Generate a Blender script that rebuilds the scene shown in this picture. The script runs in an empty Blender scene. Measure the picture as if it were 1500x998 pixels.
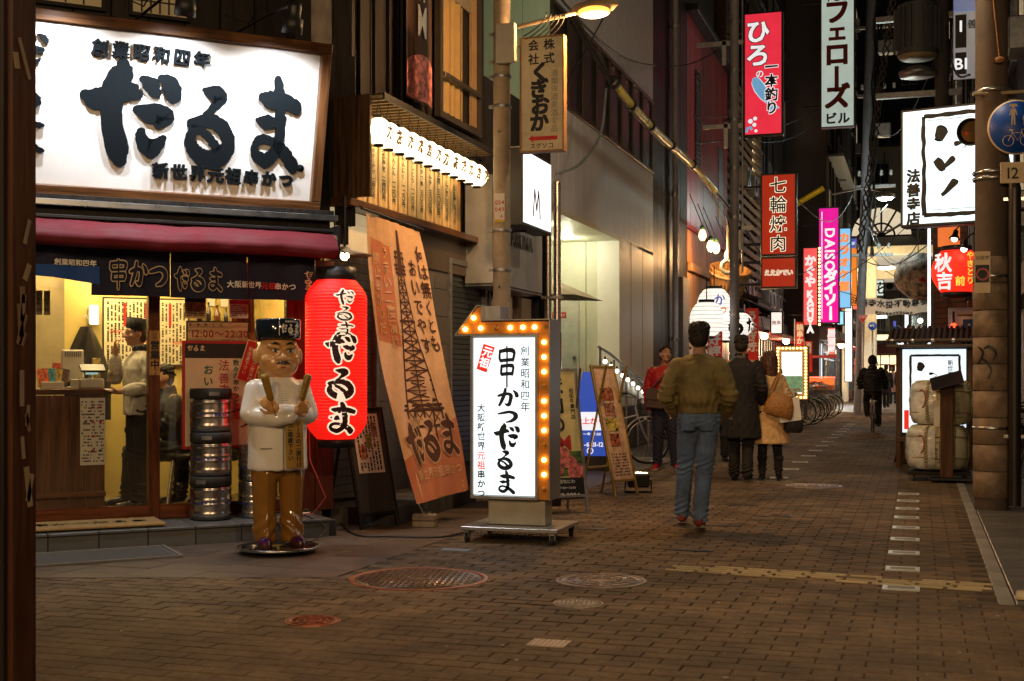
import bpy, bmesh, math, random
import numpy as np
from mathutils import Vector, Matrix, noise
R_ = math.radians
random.seed(7)
S = bpy.context.scene
COL = S.collection

# ------------------------------------------------------------------ camera
FL, CX, HY, CH, YAW = 1850.0, 750.0, 548.0, 1.32, R_(17.83)
s_, c_ = math.sin(YAW), math.cos(YAW)
cam_data = bpy.data.cameras.new('camera'); cam_data.sensor_width = 36; cam_data.lens = 36*FL/1500
cam_data.shift_y = (HY-499)/1500; cam_data.clip_end = 500; cam_data.clip_start = .05
cam = bpy.data.objects.new('camera', cam_data); COL.objects.link(cam)
cam.location = (0, 0, CH); cam.rotation_euler = (R_(90), 0, YAW)
S.camera = cam
cam_data.dof.use_dof = True; cam_data.dof.focus_distance = 10.0; cam_data.dof.aperture_fstop = 16.0

# ------------------------------------------------------------------ world, exposure
w = bpy.data.worlds.new('World'); S.world = w; w.use_nodes = True
nt = w.node_tree; bg = nt.nodes['Background']
bg.inputs[0].default_value = (.5, .44, .46, 1); bg.inputs[1].default_value = .018
S.view_settings.view_transform = 'Standard'; S.view_settings.look = 'None'
S.view_settings.exposure = 0; S.view_settings.gamma = 1
S.cycles.use_denoising = True; S.cycles.max_bounces = 6; S.cycles.diffuse_bounces = 3
S.cycles.glossy_bounces = 3; S.cycles.transmission_bounces = 4; S.cycles.transparent_max_bounces = 8
S.cycles.sample_clamp_indirect = 4; S.cycles.caustics_reflective = False; S.cycles.caustics_refractive = False

def lamp(kind, name, loc, energy, color, parent=None, size=.1, target=None, spot=60, blend=.5):
    l = bpy.data.lights.new(name, kind); l.energy = energy; l.color = color
    if kind == 'POINT': l.shadow_soft_size = size
    if kind == 'SPOT': l.shadow_soft_size = size; l.spot_size = R_(spot); l.spot_blend = blend
    if kind == 'AREA': l.size = size
    o = bpy.data.objects.new(name, l); COL.objects.link(o); o.location = loc
    if target is not None:
        o.rotation_euler = (Vector(target)-Vector(loc)).to_track_quat('-Z', 'Y').to_euler()
    if parent: o.parent = parent
    return o

# ------------------------------------------------------------------ where a sight line meets a plane of the place
Fw = Vector((-s_, c_, 0)); Rt = Vector((c_, s_, 0)); CAM = Vector((0, 0, CH))
def W(px, py, d): return CAM + Fw*d + Rt*((px-CX)/FL*d) + Vector((0, 0, (HY-py)/FL*d))
def G(px, py, z=0): return W(px, py, FL*(CH-z)/(py-HY))
def onX(px, py, X): return W(px, py, X/(-s_+c_*(px-CX)/FL))
def onY(px, py, Y): return W(px, py, Y/(c_+s_*(px-CX)/FL))
U = Vector((.70711, .70711, 0)); N = Vector((.70711, -.70711, 0))      # the cut-off corner of the shop: along it, out of it
def onB(px, py, b):
    k = (px-CX)/FL; return W(px, py, b/(N.dot(Fw)+N.dot(Rt)*k))
def AB(a, b, z=0): return U*a + N*b + Vector((0, 0, z))

# ------------------------------------------------------------------ materials
MATS = {}
def M(name, col, rough=.6, metal=0.0, var=.12, scale=6.0, bump=.0, emit=None, es=0.0, stretch=None, coat=0.0, alpha=None, dirt=0.0, spec=None):
    if name in MATS: return MATS[name]
    m = bpy.data.materials.new(name); m.use_nodes = True; t = m.node_tree; b = t.nodes['Principled BSDF']
    b.inputs['Roughness'].default_value = rough; b.inputs['Metallic'].default_value = metal
    if spec is not None: b.inputs['Specular IOR Level'].default_value = spec
    if coat: b.inputs['Coat Weight'].default_value = coat; b.inputs['Coat Roughness'].default_value = .08
    tc = t.nodes.new('ShaderNodeTexCoord'); mp = t.nodes.new('ShaderNodeMapping'); t.links.new(tc.outputs['Object'], mp.inputs[0])
    if stretch: mp.inputs['Scale'].default_value = stretch
    n = t.nodes.new('ShaderNodeTexNoise'); n.inputs['Scale'].default_value = scale; n.inputs['Detail'].default_value = 6; n.inputs['Roughness'].default_value = .65
    t.links.new(mp.outputs[0], n.inputs[0])
    oi = t.nodes.new('ShaderNodeObjectInfo')
    mr = t.nodes.new('ShaderNodeMapRange'); mr.inputs[1].default_value = .3; mr.inputs[2].default_value = .7
    mr.inputs[3].default_value = 1-var*1.6; mr.inputs[4].default_value = 1+var
    t.links.new(n.outputs[0], mr.inputs[0])
    rnd = t.nodes.new('ShaderNodeMapRange'); rnd.inputs[3].default_value = 1-var*.6; rnd.inputs[4].default_value = 1+var*.6
    t.links.new(oi.outputs['Random'], rnd.inputs[0])
    mu = t.nodes.new('ShaderNodeMath'); mu.operation = 'MULTIPLY'; t.links.new(mr.outputs[0], mu.inputs[0]); t.links.new(rnd.outputs[0], mu.inputs[1])
    mx = t.nodes.new('ShaderNodeVectorMath'); mx.operation = 'SCALE'; mx.inputs[0].default_value = col[:3]
    t.links.new(mu.outputs[0], mx.inputs['Scale'])
    out = mx.outputs[0]
    if dirt:
        n3 = t.nodes.new('ShaderNodeTexNoise'); n3.inputs['Scale'].default_value = 1.7; n3.inputs['Detail'].default_value = 8; n3.inputs['Roughness'].default_value = .7
        t.links.new(tc.outputs['Object'], n3.inputs[0])
        r3 = t.nodes.new('ShaderNodeMapRange'); r3.inputs[1].default_value = .48; r3.inputs[2].default_value = .7; r3.inputs[3].default_value = 0; r3.inputs[4].default_value = dirt
        t.links.new(n3.outputs[0], r3.inputs[0])
        m3 = t.nodes.new('ShaderNodeMixRGB'); t.links.new(r3.outputs[0], m3.inputs[0]); t.links.new(out, m3.inputs[1]); m3.inputs[2].default_value = (.03, .025, .02, 1)
        out = m3.outputs[0]
    if emit is None: t.links.new(out, b.inputs['Base Color'])
    else:
        t.links.new(out, b.inputs['Base Color'])
        b.inputs['Emission Color'].default_value = (*emit, 1); b.inputs['Emission Strength'].default_value = es
        r4 = t.nodes.new('ShaderNodeMapRange'); r4.inputs[1].default_value = .3; r4.inputs[2].default_value = .7; r4.inputs[3].default_value = es*.9; r4.inputs[4].default_value = es*1.08
        n4 = t.nodes.new('ShaderNodeTexNoise'); n4.inputs['Scale'].default_value = 2.5; t.links.new(tc.outputs['Object'], n4.inputs[0])
        t.links.new(n4.outputs[0], r4.inputs[0]); t.links.new(r4.outputs[0], b.inputs['Emission Strength'])
    rr = t.nodes.new('ShaderNodeMapRange'); rr.inputs[1].default_value = .3; rr.inputs[2].default_value = .7
    rr.inputs[3].default_value = max(.03, rough*.82); rr.inputs[4].default_value = min(1, rough*1.15); t.links.new(n.outputs[0], rr.inputs[0]); t.links.new(rr.outputs[0], b.inputs['Roughness'])
    if bump:
        bp = t.nodes.new('ShaderNodeBump'); bp.inputs['Strength'].default_value = bump; bp.inputs['Distance'].default_value = .01
        t.links.new(n.outputs[0], bp.inputs['Height']); t.links.new(bp.outputs[0], b.inputs['Normal'])
    if alpha is not None: b.inputs['Alpha'].default_value = alpha
    MATS[name] = m; return m

def glass_mat(name, tint=(1, 1, 1), refl=.12):
    if name in MATS: return MATS[name]
    m = bpy.data.materials.new(name); m.use_nodes = True; t = m.node_tree; t.nodes.clear()
    o = t.nodes.new('ShaderNodeOutputMaterial'); tr = t.nodes.new('ShaderNodeBsdfTransparent'); gl = t.nodes.new('ShaderNodeBsdfGlossy')
    tr.inputs[0].default_value = (*tint, 1); gl.inputs['Roughness'].default_value = .03
    fr = t.nodes.new('ShaderNodeFresnel'); fr.inputs[0].default_value = 1.5
    ma = t.nodes.new('ShaderNodeMath'); ma.operation = 'ADD'; ma.inputs[1].default_value = refl*.3; t.links.new(fr.outputs[0], ma.inputs[0])
    mx = t.nodes.new('ShaderNodeMixShader'); t.links.new(ma.outputs[0], mx.inputs[0]); t.links.new(tr.outputs[0], mx.inputs[1]); t.links.new(gl.outputs[0], mx.inputs[2])
    t.links.new(mx.outputs[0], o.inputs[0]); MATS[name] = m; return m

def wood(name, col, rough=.45, axis=0, var=.45, coat=0.0):
    st = [22, 22, 22]; st[axis] = 1.2
    return M(name, col, rough, var=var, scale=1.6, stretch=tuple(st), bump=.12, coat=coat, spec=.22)
def lit(name, col, es, base=(.6, .6, .6)): return M(name, base, .5, emit=col, es=es, var=.05)

BLACK = M('black_paint', (.012, .012, .013), .45, var=.2)
INK = M('black_ink', (.008, .01, .014), .6, var=.1)
INKB = M('dark_blue_ink', (.012, .02, .03), .7, var=.1)
WHITEP = M('white_paint', (.72, .71, .68), .5, bump=.03)
STEEL = M('brushed_steel', (.55, .55, .54), .3, 1.0, var=.15, stretch=(1, 1, 30), scale=4)
GALV = M('galvanised_steel', (.34, .35, .36), .45, .8, var=.2, scale=12)
DKMETAL = M('dark_metal', (.035, .035, .037), .42, .6, var=.2)
RUBBER = M('rubber', (.018, .018, .018), .75)
CABLE = M('cable_rubber', (.012, .012, .012), .5)
REDP = M('red_paint', (.45, .015, .015), .45)
GOLDC = M('cream_ink', (.75, .6, .38), .7)
WHITEINK = M('white_ink', (.8, .78, .74), .7)
REDINK = M('red_ink', (.55, .02, .02), .7)
BROWNINK = M('brown_ink', (.10, .032, .018), .85)

# ------------------------------------------------------------------ things, parts
def name_mesh(o, label=None, cat=None, group=None, kind=None):
    if label: o['label'] = label
    if cat: o['category'] = cat
    if group: o['group'] = group
    if kind: o['kind'] = kind
    return o
tag = name_mesh
def thing(name, label, cat, loc=(0, 0, 0), rotz=0.0, group=None, rotx=0.0, kind=None):
    o = bpy.data.objects.new(name, None); COL.objects.link(o); o.location = loc; o.rotation_euler = (rotx, 0, rotz)
    o.empty_display_size = .1
    return tag(o, label, cat, group, kind)
def copy_tree(o, parent=None):
    c = o.copy(); COL.objects.link(c); c.parent = parent
    for ch in list(o.children): copy_tree(ch, c)
    return c

def _basis(axis):
    a = Vector(axis).normalized(); h = Vector((0, 0, 1)) if abs(a.z) < .9 else Vector((1, 0, 0))
    u = a.cross(h).normalized(); return a, u, a.cross(u)
class MB:
    def __init__(s): s.v = []; s.f = []; s.m = []; s.mi = 0; s.sm = []
    def add(s, vs, fs, smooth=False):
        n = len(s.v); s.v += [tuple(p) for p in vs]; s.f += [tuple(i+n for i in f) for f in fs]; s.m += [s.mi]*len(fs); s.sm += [smooth]*len(fs); return s
    def box(s, c, d, rz=0.0, M4=None):
        x, y, z = d[0]/2, d[1]/2, d[2]/2; m = Matrix.Rotation(rz, 3, 'Z') if rz else None
        vs = [Vector((i*x, j*y, k*z)) for k in (-1, 1) for j in (-1, 1) for i in (-1, 1)]
        if m: vs = [m @ v for v in vs]
        vs = [v+Vector(c) for v in vs]
        if M4: vs = [M4 @ v for v in vs]
        return s.add(vs, [(0, 2, 3, 1), (4, 5, 7, 6), (0, 1, 5, 4), (2, 6, 7, 3), (0, 4, 6, 2), (1, 3, 7, 5)])
    def bbox(s, c, d, b=.004, rz=0.0):           # a box with chamfered long edges on every side
        x, y, z = d[0]/2, d[1]/2, d[2]/2; b = min(b, x*.45, y*.45, z*.45)
        bm = bmesh.new(); bmesh.ops.create_cube(bm, size=1)
        for v in bm.verts: v.co = Vector((v.co.x*2*x, v.co.y*2*y, v.co.z*2*z))
        bmesh.ops.bevel(bm, geom=list(bm.edges), offset=b, segments=1, affect='EDGES')
        m = Matrix.Rotation(rz, 3, 'Z'); bm.verts.index_update()
        vs = [m @ v.co+Vector(c) for v in bm.verts]; fs = [[v.index for v in f.verts] for f in bm.faces]; bm.free()
        return s.add(vs, fs)
    def cyl(s, p0, p1, r0, r1=None, n=12, cap=True, smooth=True):
        r1 = r0 if r1 is None else r1; p0, p1 = Vector(p0), Vector(p1); a, u, v = _basis(p1-p0)
        vs = [p0+(u*math.cos(t)+v*math.sin(t))*r0 for t in [2*math.pi*i/n for i in range(n)]]
        vs += [p1+(u*math.cos(t)+v*math.sin(t))*r1 for t in [2*math.pi*i/n for i in range(n)]]
        s.add(vs, [(i, (i+1) % n, n+(i+1) % n, n+i) for i in range(n)], smooth)
        if cap: s.add(vs[:n], [tuple(range(n))[::-1]]); s.add(vs[n:], [tuple(range(n))])
        return s
    def lathe(s, prof, c=(0, 0, 0), axis=(0, 0, 1), n=24, smooth=True, squash=1.0):
        a, u, v = _basis(axis); c = Vector(c); vs = []
        for r, h in prof:
            for i in range(n):
                t = 2*math.pi*i/n; vs.append(c+a*h+(u*math.cos(t)+v*math.sin(t)*squash)*max(r, 1e-5))
        fs = [(j*n+i, j*n+(i+1) % n, (j+1)*n+(i+1) % n, (j+1)*n+i) for j in range(len(prof)-1) for i in range(n)]
        return s.add(vs, fs, smooth)
    def ball(s, c, r, n=12, m=8):
        r = (r, r, r) if not hasattr(r, '__len__') else r; vs = []; c = Vector(c)
        for j in range(m+1):
            p = math.pi*j/m
            for i in range(n):
                t = 2*math.pi*i/n; vs.append(c+Vector((r[0]*math.sin(p)*math.cos(t), r[1]*math.sin(p)*math.sin(t), r[2]*math.cos(p))))
        return s.add(vs, [(j*n+i, (j+1)*n+i, (j+1)*n+(i+1) % n, j*n+(i+1) % n) for j in range(m) for i in range(n)], True)
    def tube(s, pts, r, n=8, closed=False, smooth=True):
        pts = [Vector(p) for p in pts]; k = len(pts); rs = r if hasattr(r, '__len__') else [r]*k; vs = []
        u = None
        for i, p in enumerate(pts):
            a = (pts[(i+1) % k]-pts[i-1]) if closed else (pts[min(i+1, k-1)]-pts[max(i-1, 0)])
            a = a.normalized() if a.length > 1e-9 else Vector((0, 0, 1))
            if u is None: _, u, _ = _basis(a)
            u = (u-a*u.dot(a)); u = u.normalized() if u.length > 1e-6 else _basis(a)[1]; v = a.cross(u)
            vs += [p+(u*math.cos(2*math.pi*j/n)+v*math.sin(2*math.pi*j/n))*rs[i] for j in range(n)]
        m = k if closed else k-1
        s.add(vs, [(i*n+j, i*n+(j+1) % n, ((i+1) % k)*n+(j+1) % n, ((i+1) % k)*n+j) for i in range(m) for j in range(n)], smooth)
        if not closed: s.add(vs[:n], [tuple(range(n))[::-1]]); s.add(vs[-n:], [tuple(range(n))])
        return s
    def prism(s, poly, y0, y1, tf=None):          # polygon in x-z, from depth y0 (front) to y1
        n = len(poly); vs = [Vector((x, y0, z)) for x, z in poly]+[Vector((x, y1, z)) for x, z in poly]
        if tf: vs = [tf @ v for v in vs]
        return s.add(vs, [tuple(range(n)), tuple(range(2*n-1, n-1, -1))]+[(i, n+i, n+(i+1) % n, (i+1) % n) for i in range(n)])
    def flat(s, poly, y): return s.add([(x, y, z) for x, z in poly], [tuple(range(len(poly)))])
    def rect(s, x0, z0, x1, z1, y): return s.add([(x0, y, z0), (x1, y, z0), (x1, y, z1), (x0, y, z1)], [(0, 1, 2, 3)])
    def grid(s, fn, nu, nv, smooth=True):
        vs = [fn(i/nu, j/nv) for j in range(nv+1) for i in range(nu+1)]
        return s.add(vs, [(j*(nu+1)+i, j*(nu+1)+i+1, (j+1)*(nu+1)+i+1, (j+1)*(nu+1)+i) for j in range(nv) for i in range(nu)], smooth)
    def loft(s, rings, n=16, smooth=True):        # rings: (centre, rx, ry[, tilt matrix]); closed at both ends
        vs = []
        for rg in rings:
            c = Vector(rg[0]); mt = rg[3] if len(rg) > 3 else None
            for i in range(n):
                t = 2*math.pi*i/n; p = Vector((rg[1]*math.cos(t), rg[2]*math.sin(t), 0))
                vs.append(c+(mt @ p if mt else p))
        k = len(rings)
        s.add(vs, [(j*n+i, j*n+(i+1) % n, (j+1)*n+(i+1) % n, (j+1)*n+i) for j in range(k-1) for i in range(n)], smooth)
        s.add(vs[:n], [tuple(range(n))[::-1]]); s.add(vs[-n:], [tuple(range(n))]); return s
    def cap(s, p0, p1, r0, r1, n=12):             # tapered capsule
        p0, p1 = Vector(p0), Vector(p1); a = (p1-p0); L = a.length; a.normalize()
        pr = []
        for j in range(5): t = math.pi/2*j/4; pr.append((r0*math.sin(t), -r0*math.cos(t)))
        for j in range(5): t = math.pi/2*j/4; pr.append((r1*math.cos(t), L+r1*math.sin(t)))
        return s.lathe(pr, p0, a, n)
    def mesh(s, name, mats):
        me = bpy.data.meshes.new(name); me.from_pydata(s.v, [], s.f)
        for m in (mats if isinstance(mats, (list, tuple)) else [mats]): me.materials.append(m)
        if s.f:
            me.polygons.foreach_set('material_index', s.m); me.polygons.foreach_set('use_smooth', s.sm)
        me.update(); return me
    def build(s, name, mats, parent=None, loc=None, label=None, rot=None, **k):
        o = bpy.data.objects.new(name, s.mesh(name, mats)); COL.objects.link(o)
        if parent: o.parent = parent
        if loc is not None: o.location = loc
        if rot is not None: o.rotation_euler = rot
        tag(o, label, k.get('cat'), k.get('group'), k.get('kind')); return o
def inst(me, name, parent, loc, rot=(0, 0, 0), sc=None):
    o = bpy.data.objects.new(name, me); COL.objects.link(o); o.parent = parent; o.location = loc; o.rotation_euler = rot
    if sc: o.scale = sc
    return o

# ------------------------------------------------------------------ lettering
_tc = bpy.data.curves.new('glyph', 'FONT'); _to = bpy.data.objects.new('glyph', _tc); COL.objects.link(_to)
_tc.resolution_u = 3
GC = {}
def glyph(ch, off=0.0, ext=0.0):
    key = (ch, off, ext)
    if key not in GC:
        _tc.body = ch; _tc.offset = off; _tc.extrude = ext; bpy.context.view_layer.update()
        e = _to.evaluated_get(bpy.context.evaluated_depsgraph_get()); m = e.to_mesh()
        GC[key] = ([v.co.copy() for v in m.vertices], [tuple(p.vertices) for p in m.polygons]); e.to_mesh_clear()
    return GC[key]
def text_mb(mb, body, x, z, size, y=-.003, off=.015, vert=False, align='c', ext=0.0, sx=1.0, rough=0.0, pitch=1.04, rot=0.0, tf=None, wob=0.0):
    """front faces -y; x, z is the centre ('c') or left end ('l') of a line, or the top centre of a column"""
    adv = []
    for ch in body:
        if ch == ' ': adv.append(.5); continue
        if ord(ch) < 0x2000:
            vs, _ = glyph(ch, off, 0); adv.append((max(v.x for v in vs)-min(v.x for v in vs)+.1)/pitch if vs else .4)
        else: adv.append(1.0)
    tot = sum(adv)*pitch*size*sx; cx = x-tot/2 if align == 'c' else x; cz = z
    ca, sa = math.cos(rot), math.sin(rot)
    for i, ch in enumerate(body):
        if ch == ' ':
            if vert: cz -= .5*size*pitch
            else: cx += adv[i]*pitch*size*sx
            continue
        if vert and ch == 'ー': ch2, vb = '|', True
        else: ch2, vb = ch, False
        heavy = off > .022; vs, fs = glyph(ch2, .012 if heavy else off, ext); lo = min(v.x for v in vs); lat = ord(ch2) < 0x2000
        hi = max(v.x for v in vs); out = []; pre = []; sc_tf = 1.0
        wr = (random.random()-.5)*wob; cw, sw = math.cos(wr), math.sin(wr); ws = 1+(random.random()-.5)*wob
        for v in vs:
            gx = (v.x-lo+.05) if (lat and not vert) else (v.x-(lo+hi)/2 if lat else v.x-.5); gy = v.y-.38
            if rough:
                nn = noise.noise_vector(Vector((v.x*2.5+i*7.3, v.y*2.5, size))); gx += nn.x*rough; gy += nn.y*rough
            gx, gy = (gx*cw-gy*sw)*ws, (gx*sw+gy*cw)*ws
            if vert: px_, pz_ = gx*size*sx, cz-x*0-(.5-gy)*size-z*0; px_ += x
            else:
                px_ = cx+(gx+(0 if lat else .5))*size*sx; pz_ = cz+gy*size
            if rot:
                dx, dz = px_-x, pz_-z; px_, pz_ = x+dx*ca-dz*sa, z+dx*sa+dz*ca
            p = Vector((px_, y-v.z*size, pz_))
            pre.append(p); out.append(tf(p) if tf else p)
        if heavy:                                  # a bold face: the same glyph struck four times, slightly apart
            h_ = (off-.012)*size*.9
            for q, (dx, dz) in enumerate(((h_, h_), (-h_, h_), (h_, -h_), (-h_, -h_))):
                if tf:
                    o2 = []
                    for v in pre: o2.append(tf(Vector((v.x+dx*sc_tf, v.y-q*.00015, v.z+dz*sc_tf))))
                    mb.add(o2, fs)
                else: mb.add([Vector((v.x+dx, v.y-q*.00015, v.z+dz)) for v in pre], fs)
        else: mb.add(out, fs)
        if vert: cz -= size*pitch
        else: cx += adv[i]*pitch*size*sx
    return mb
def text(parent, name, mat, body, x, z, size, **k):
    mb = MB(); text_mb(mb, body, x, z, size, **k); return mb.build(name, mat, parent)

# brush strokes: (x, z, r) in a unit cell, swept smoothly
def _cr(pts, n=7):
    out = []; P = [pts[0]]+list(pts)+[pts[-1]]
    for i in range(1, len(P)-2):
        p0, p1, p2, p3 = [np.array(p, float) for p in P[i-1:i+3]]
        for j in range(n):
            t = j/n; out.append(.5*((2*p1)+(-p0+p2)*t+(2*p0-5*p1+4*p2-p3)*t*t+(-p0+3*p1-3*p2+p3)*t**3))
    out.append(np.array(pts[-1], float)); return out
BR = {
 'だ': [[(.02,.62,.05),(.1,.6,.1),(.25,.64,.07),(.42,.7,.09),(.5,.68,.05)], [(.36,.97,.05),(.35,.88,.1),(.27,.66,.1),(.27,.4,.09),(.33,.1,.1),(.36,-.02,.06)],
       [(.56,.84,.03),(.62,.8,.07),(.68,.72,.05)], [(.74,.87,.03),(.82,.82,.08),(.86,.7,.07)], [(.52,.52,.04),(.62,.5,.09),(.78,.48,.09),(.72,.38,.03)], [(.56,.3,.03),(.58,.2,.06),(.66,.13,.09),(.78,.25,.02)]],
 'る': [[(.3,.9,.03),(.45,.87,.1),(.55,.82,.11),(.42,.66,.04),(.22,.5,.05),(.1,.46,.06)], [(.1,.47,.05),(.4,.52,.08),(.62,.44,.1),(.74,.24,.1),(.62,.08,.12),(.4,.02,.11),(.2,.1,.1),(.1,.26,.08),(.18,.4,.05),(.36,.34,.05),(.5,.22,.06),(.56,.14,.07)]],
 'ま': [[(.2,.78,.05),(.35,.76,.1),(.6,.76,.09),(.82,.7,.08)], [(.14,.52,.02),(.3,.5,.08),(.5,.52,.04),(.62,.56,.03)], [(.46,.98,.06),(.5,.86,.08),(.54,.6,.08),(.55,.34,.08),(.5,.18,.08),(.34,.06,.08),(.18,.1,.07),(.12,.2,.05),(.22,.3,.05),(.42,.28,.05),(.62,.18,.08),(.82,.02,.09)]],
 '串': [[(.16,.92,.05),(.14,.72,.06),(.2,.66,.05)], [(.14,.9,.05),(.5,.94,.06),(.84,.9,.07),(.8,.68,.06)], [(.2,.65,.05),(.5,.67,.05),(.8,.68,.05)], [(.24,.5,.06),(.22,.32,.06),(.3,.28,.04)], [(.24,.5,.05),(.5,.52,.05),(.8,.5,.06),(.76,.3,.06)], [(.26,.28,.05),(.5,.3,.05),(.76,.3,.05)], [(.5,1.02,.04),(.51,.7,.04),(.5,.3,.04),(.5,-.05,.04)]],
 'か': [[(.08,.6,.06),(.25,.66,.08),(.5,.7,.08),(.62,.6,.09),(.58,.3,.08),(.5,.14,.09),(.36,.2,.03)], [(.38,.95,.06),(.34,.7,.08),(.24,.4,.08),(.12,.12,.06)], [(.74,.86,.04),(.84,.74,.08),(.88,.6,.09)]],
 'gf': [[(.1,.95,.03),(.3,.8,.07),(.2,.6,.05),(.05,.5,.03)], [(.35,.9,.03),(.55,.95,.06),(.8,.78,.06),(.7,.6,.03)], [(.3,.62,.04),(.5,.5,.06),(.62,.3,.05),(.5,.1,.03)], [(.62,-.12,.05),(.66,-.14,.06)]],
 'つ': [[(.08,.62,.05),(.3,.68,.08),(.6,.74,.09),(.84,.62,.11),(.86,.4,.11),(.68,.2,.09),(.44,.12,.04)]],
}
def brush_mb(mb, ch, x, z, w, h, y=-.003, dep=0.0, grow=0.0, jag=.0, tf=None, thin=1.0):
    """x, z = lower left of the cell"""
    for q, st in enumerate(BR[ch]):
        pts = _cr(st, 7); n = len(pts); L = []; Rr = []
        for i, p in enumerate(pts):
            d = pts[min(i+1, n-1)]-pts[max(i-1, 0)]; l = math.hypot(d[0], d[1]) or 1; nx, nz = -d[1]/l, d[0]/l
            r = p[2]*thin+grow; j = jag*noise.noise(Vector((p[0]*31, p[1]*31, q)))
            L.append((p[0]+nx*(r+j), p[1]+nz*(r+j))); Rr.append((p[0]-nx*(r-j), p[1]-nz*(r-j)))
        def endc(p, d, r):
            l = math.hypot(d[0], d[1]) or 1; a0 = math.atan2(d[1], d[0]); return [(p[0]+r*math.cos(a0+t), p[1]+r*math.sin(a0+t)) for t in (-1.0, -.5, 0, .5, 1.0)]
        yy = y-q*.0004
        def T(a): 
            v = Vector((x+a[0]*w, yy, z+a[1]*h)); return v
        for i in range(n-1):
            quad = [T(L[i]), T(Rr[i]), T(Rr[i+1]), T(L[i+1])]
            quad = [Vector((v.x, v.y, v.z)) for v in quad]
            if tf: mb.add([tf(v) for v in quad], [(0, 1, 2, 3)])
            else: mb.add(quad, [(0, 1, 2, 3)])
            if dep:
                for A, B in ((quad[0], quad[3]), (quad[2], quad[1])):
                    mb.add([A, B, B+Vector((0, dep, 0)), A+Vector((0, dep, 0))], [(0, 1, 2, 3)])
        for p, d in ((pts[-1], pts[-1]-pts[-2]), (pts[0], pts[0]-pts[1])):
            r = p[2]*thin+grow; e = [T(a) for a in endc(p, d, r)]
            a0 = math.atan2(d[1], d[0]); ring = [T((p[0]+r*math.cos(a0+t), p[1]+r*math.sin(a0+t))) for t in [k*math.pi/6-math.pi/2 for k in range(7)]]
            ring = [Vector((v.x, v.y-.0001, v.z)) for v in ring]
            if dep:
                for A, B in zip(ring[:-1], ring[1:]): mb.add([A, B, B+Vector((0, dep, 0)), A+Vector((0, dep, 0))], [(0, 1, 2, 3)])
            mb.add([tf(v) for v in ring] if tf else ring, [tuple(range(7))])
    return mb
def brush(parent, name, mat, word, x, z, w, h, vert=False, gap=.1, **k):
    mb = MB()
    for i, ch in enumerate(word):
        if vert: brush_mb(mb, ch, x, z-i*h*(1+gap), w, h, **k)
        else: brush_mb(mb, ch, x+i*w*(1+gap), z, w, h, **k)
    return mb.build(name, mat, parent)
def small_print(mb, x0, z0, x1, z1, y, rows=8, vert=False, fill=.7):
    """tiny printed lines too small to read"""
    n = rows
    for i in range(n):
        a = 0.0
        while a < 1:
            l = random.uniform(.02, .09); b = min(1, a+l)
            if random.random() < fill:
                if vert:
                    xx = x0+(x1-x0)*(i+.25)/n; mb.rect(xx, z1-(z1-z0)*b, xx+(x1-x0)/n*.5, z1-(z1-z0)*a, y)
                else:
                    zz = z0+(z1-z0)*(i+.25)/n; mb.rect(x0+(x1-x0)*a, zz, x0+(x1-x0)*b, zz+(z1-z0)/n*.5, y)
            a = b+.015
    return mb
def frame_mb(mb, x0, z0, x1, z1, t, y0, y1):
    """picture frame of four butted bars"""
    for (a, b, c, d) in ((x0, z0, x1, z0+t), (x0, z1-t, x1, z1), (x0, z0+t, x0+t, z1-t), (x1-t, z0+t, x1, z1-t)):
        mb.box(((a+c)/2, (y0+y1)/2, (b+d)/2), (c-a, y1-y0, d-b))
    return mb
def blk(parent, name, mat, x0, x1, y0, y1, z0, z1, bev=0.0, **k):
    mb = MB(); c = ((x0+x1)/2, (y0+y1)/2, (z0+z1)/2); d = (abs(x1-x0), abs(y1-y0), abs(z1-z0))
    (mb.bbox(c, d, bev) if bev else mb.box(c, d)); return mb.build(name, mat, parent, **k)
def cladding(parent, name, mat, x0, x1, z0, z1, y, pitch, th=.025, gap=.008, horiz=False, jit=.004, bev=.004):
    L = (z1-z0) if horiz else (x1-x0); n = max(1, round(L/pitch)); p = L/n; mb = MB()
    if horiz: mb.bbox((0, 0, 0), (x1-x0, th, p-gap), bev)
    else: mb.bbox((0, 0, 0), (p-gap, th, z1-z0), bev)
    me = mb.mesh(name, mat)
    for i in range(n):
        q = (i+.5)*p; yy = y+random.uniform(-jit, jit)
        inst(me, name, parent, ((x0+x1)/2, yy, z0+q) if horiz else (x0+q, yy, (z0+z1)/2))
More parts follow.
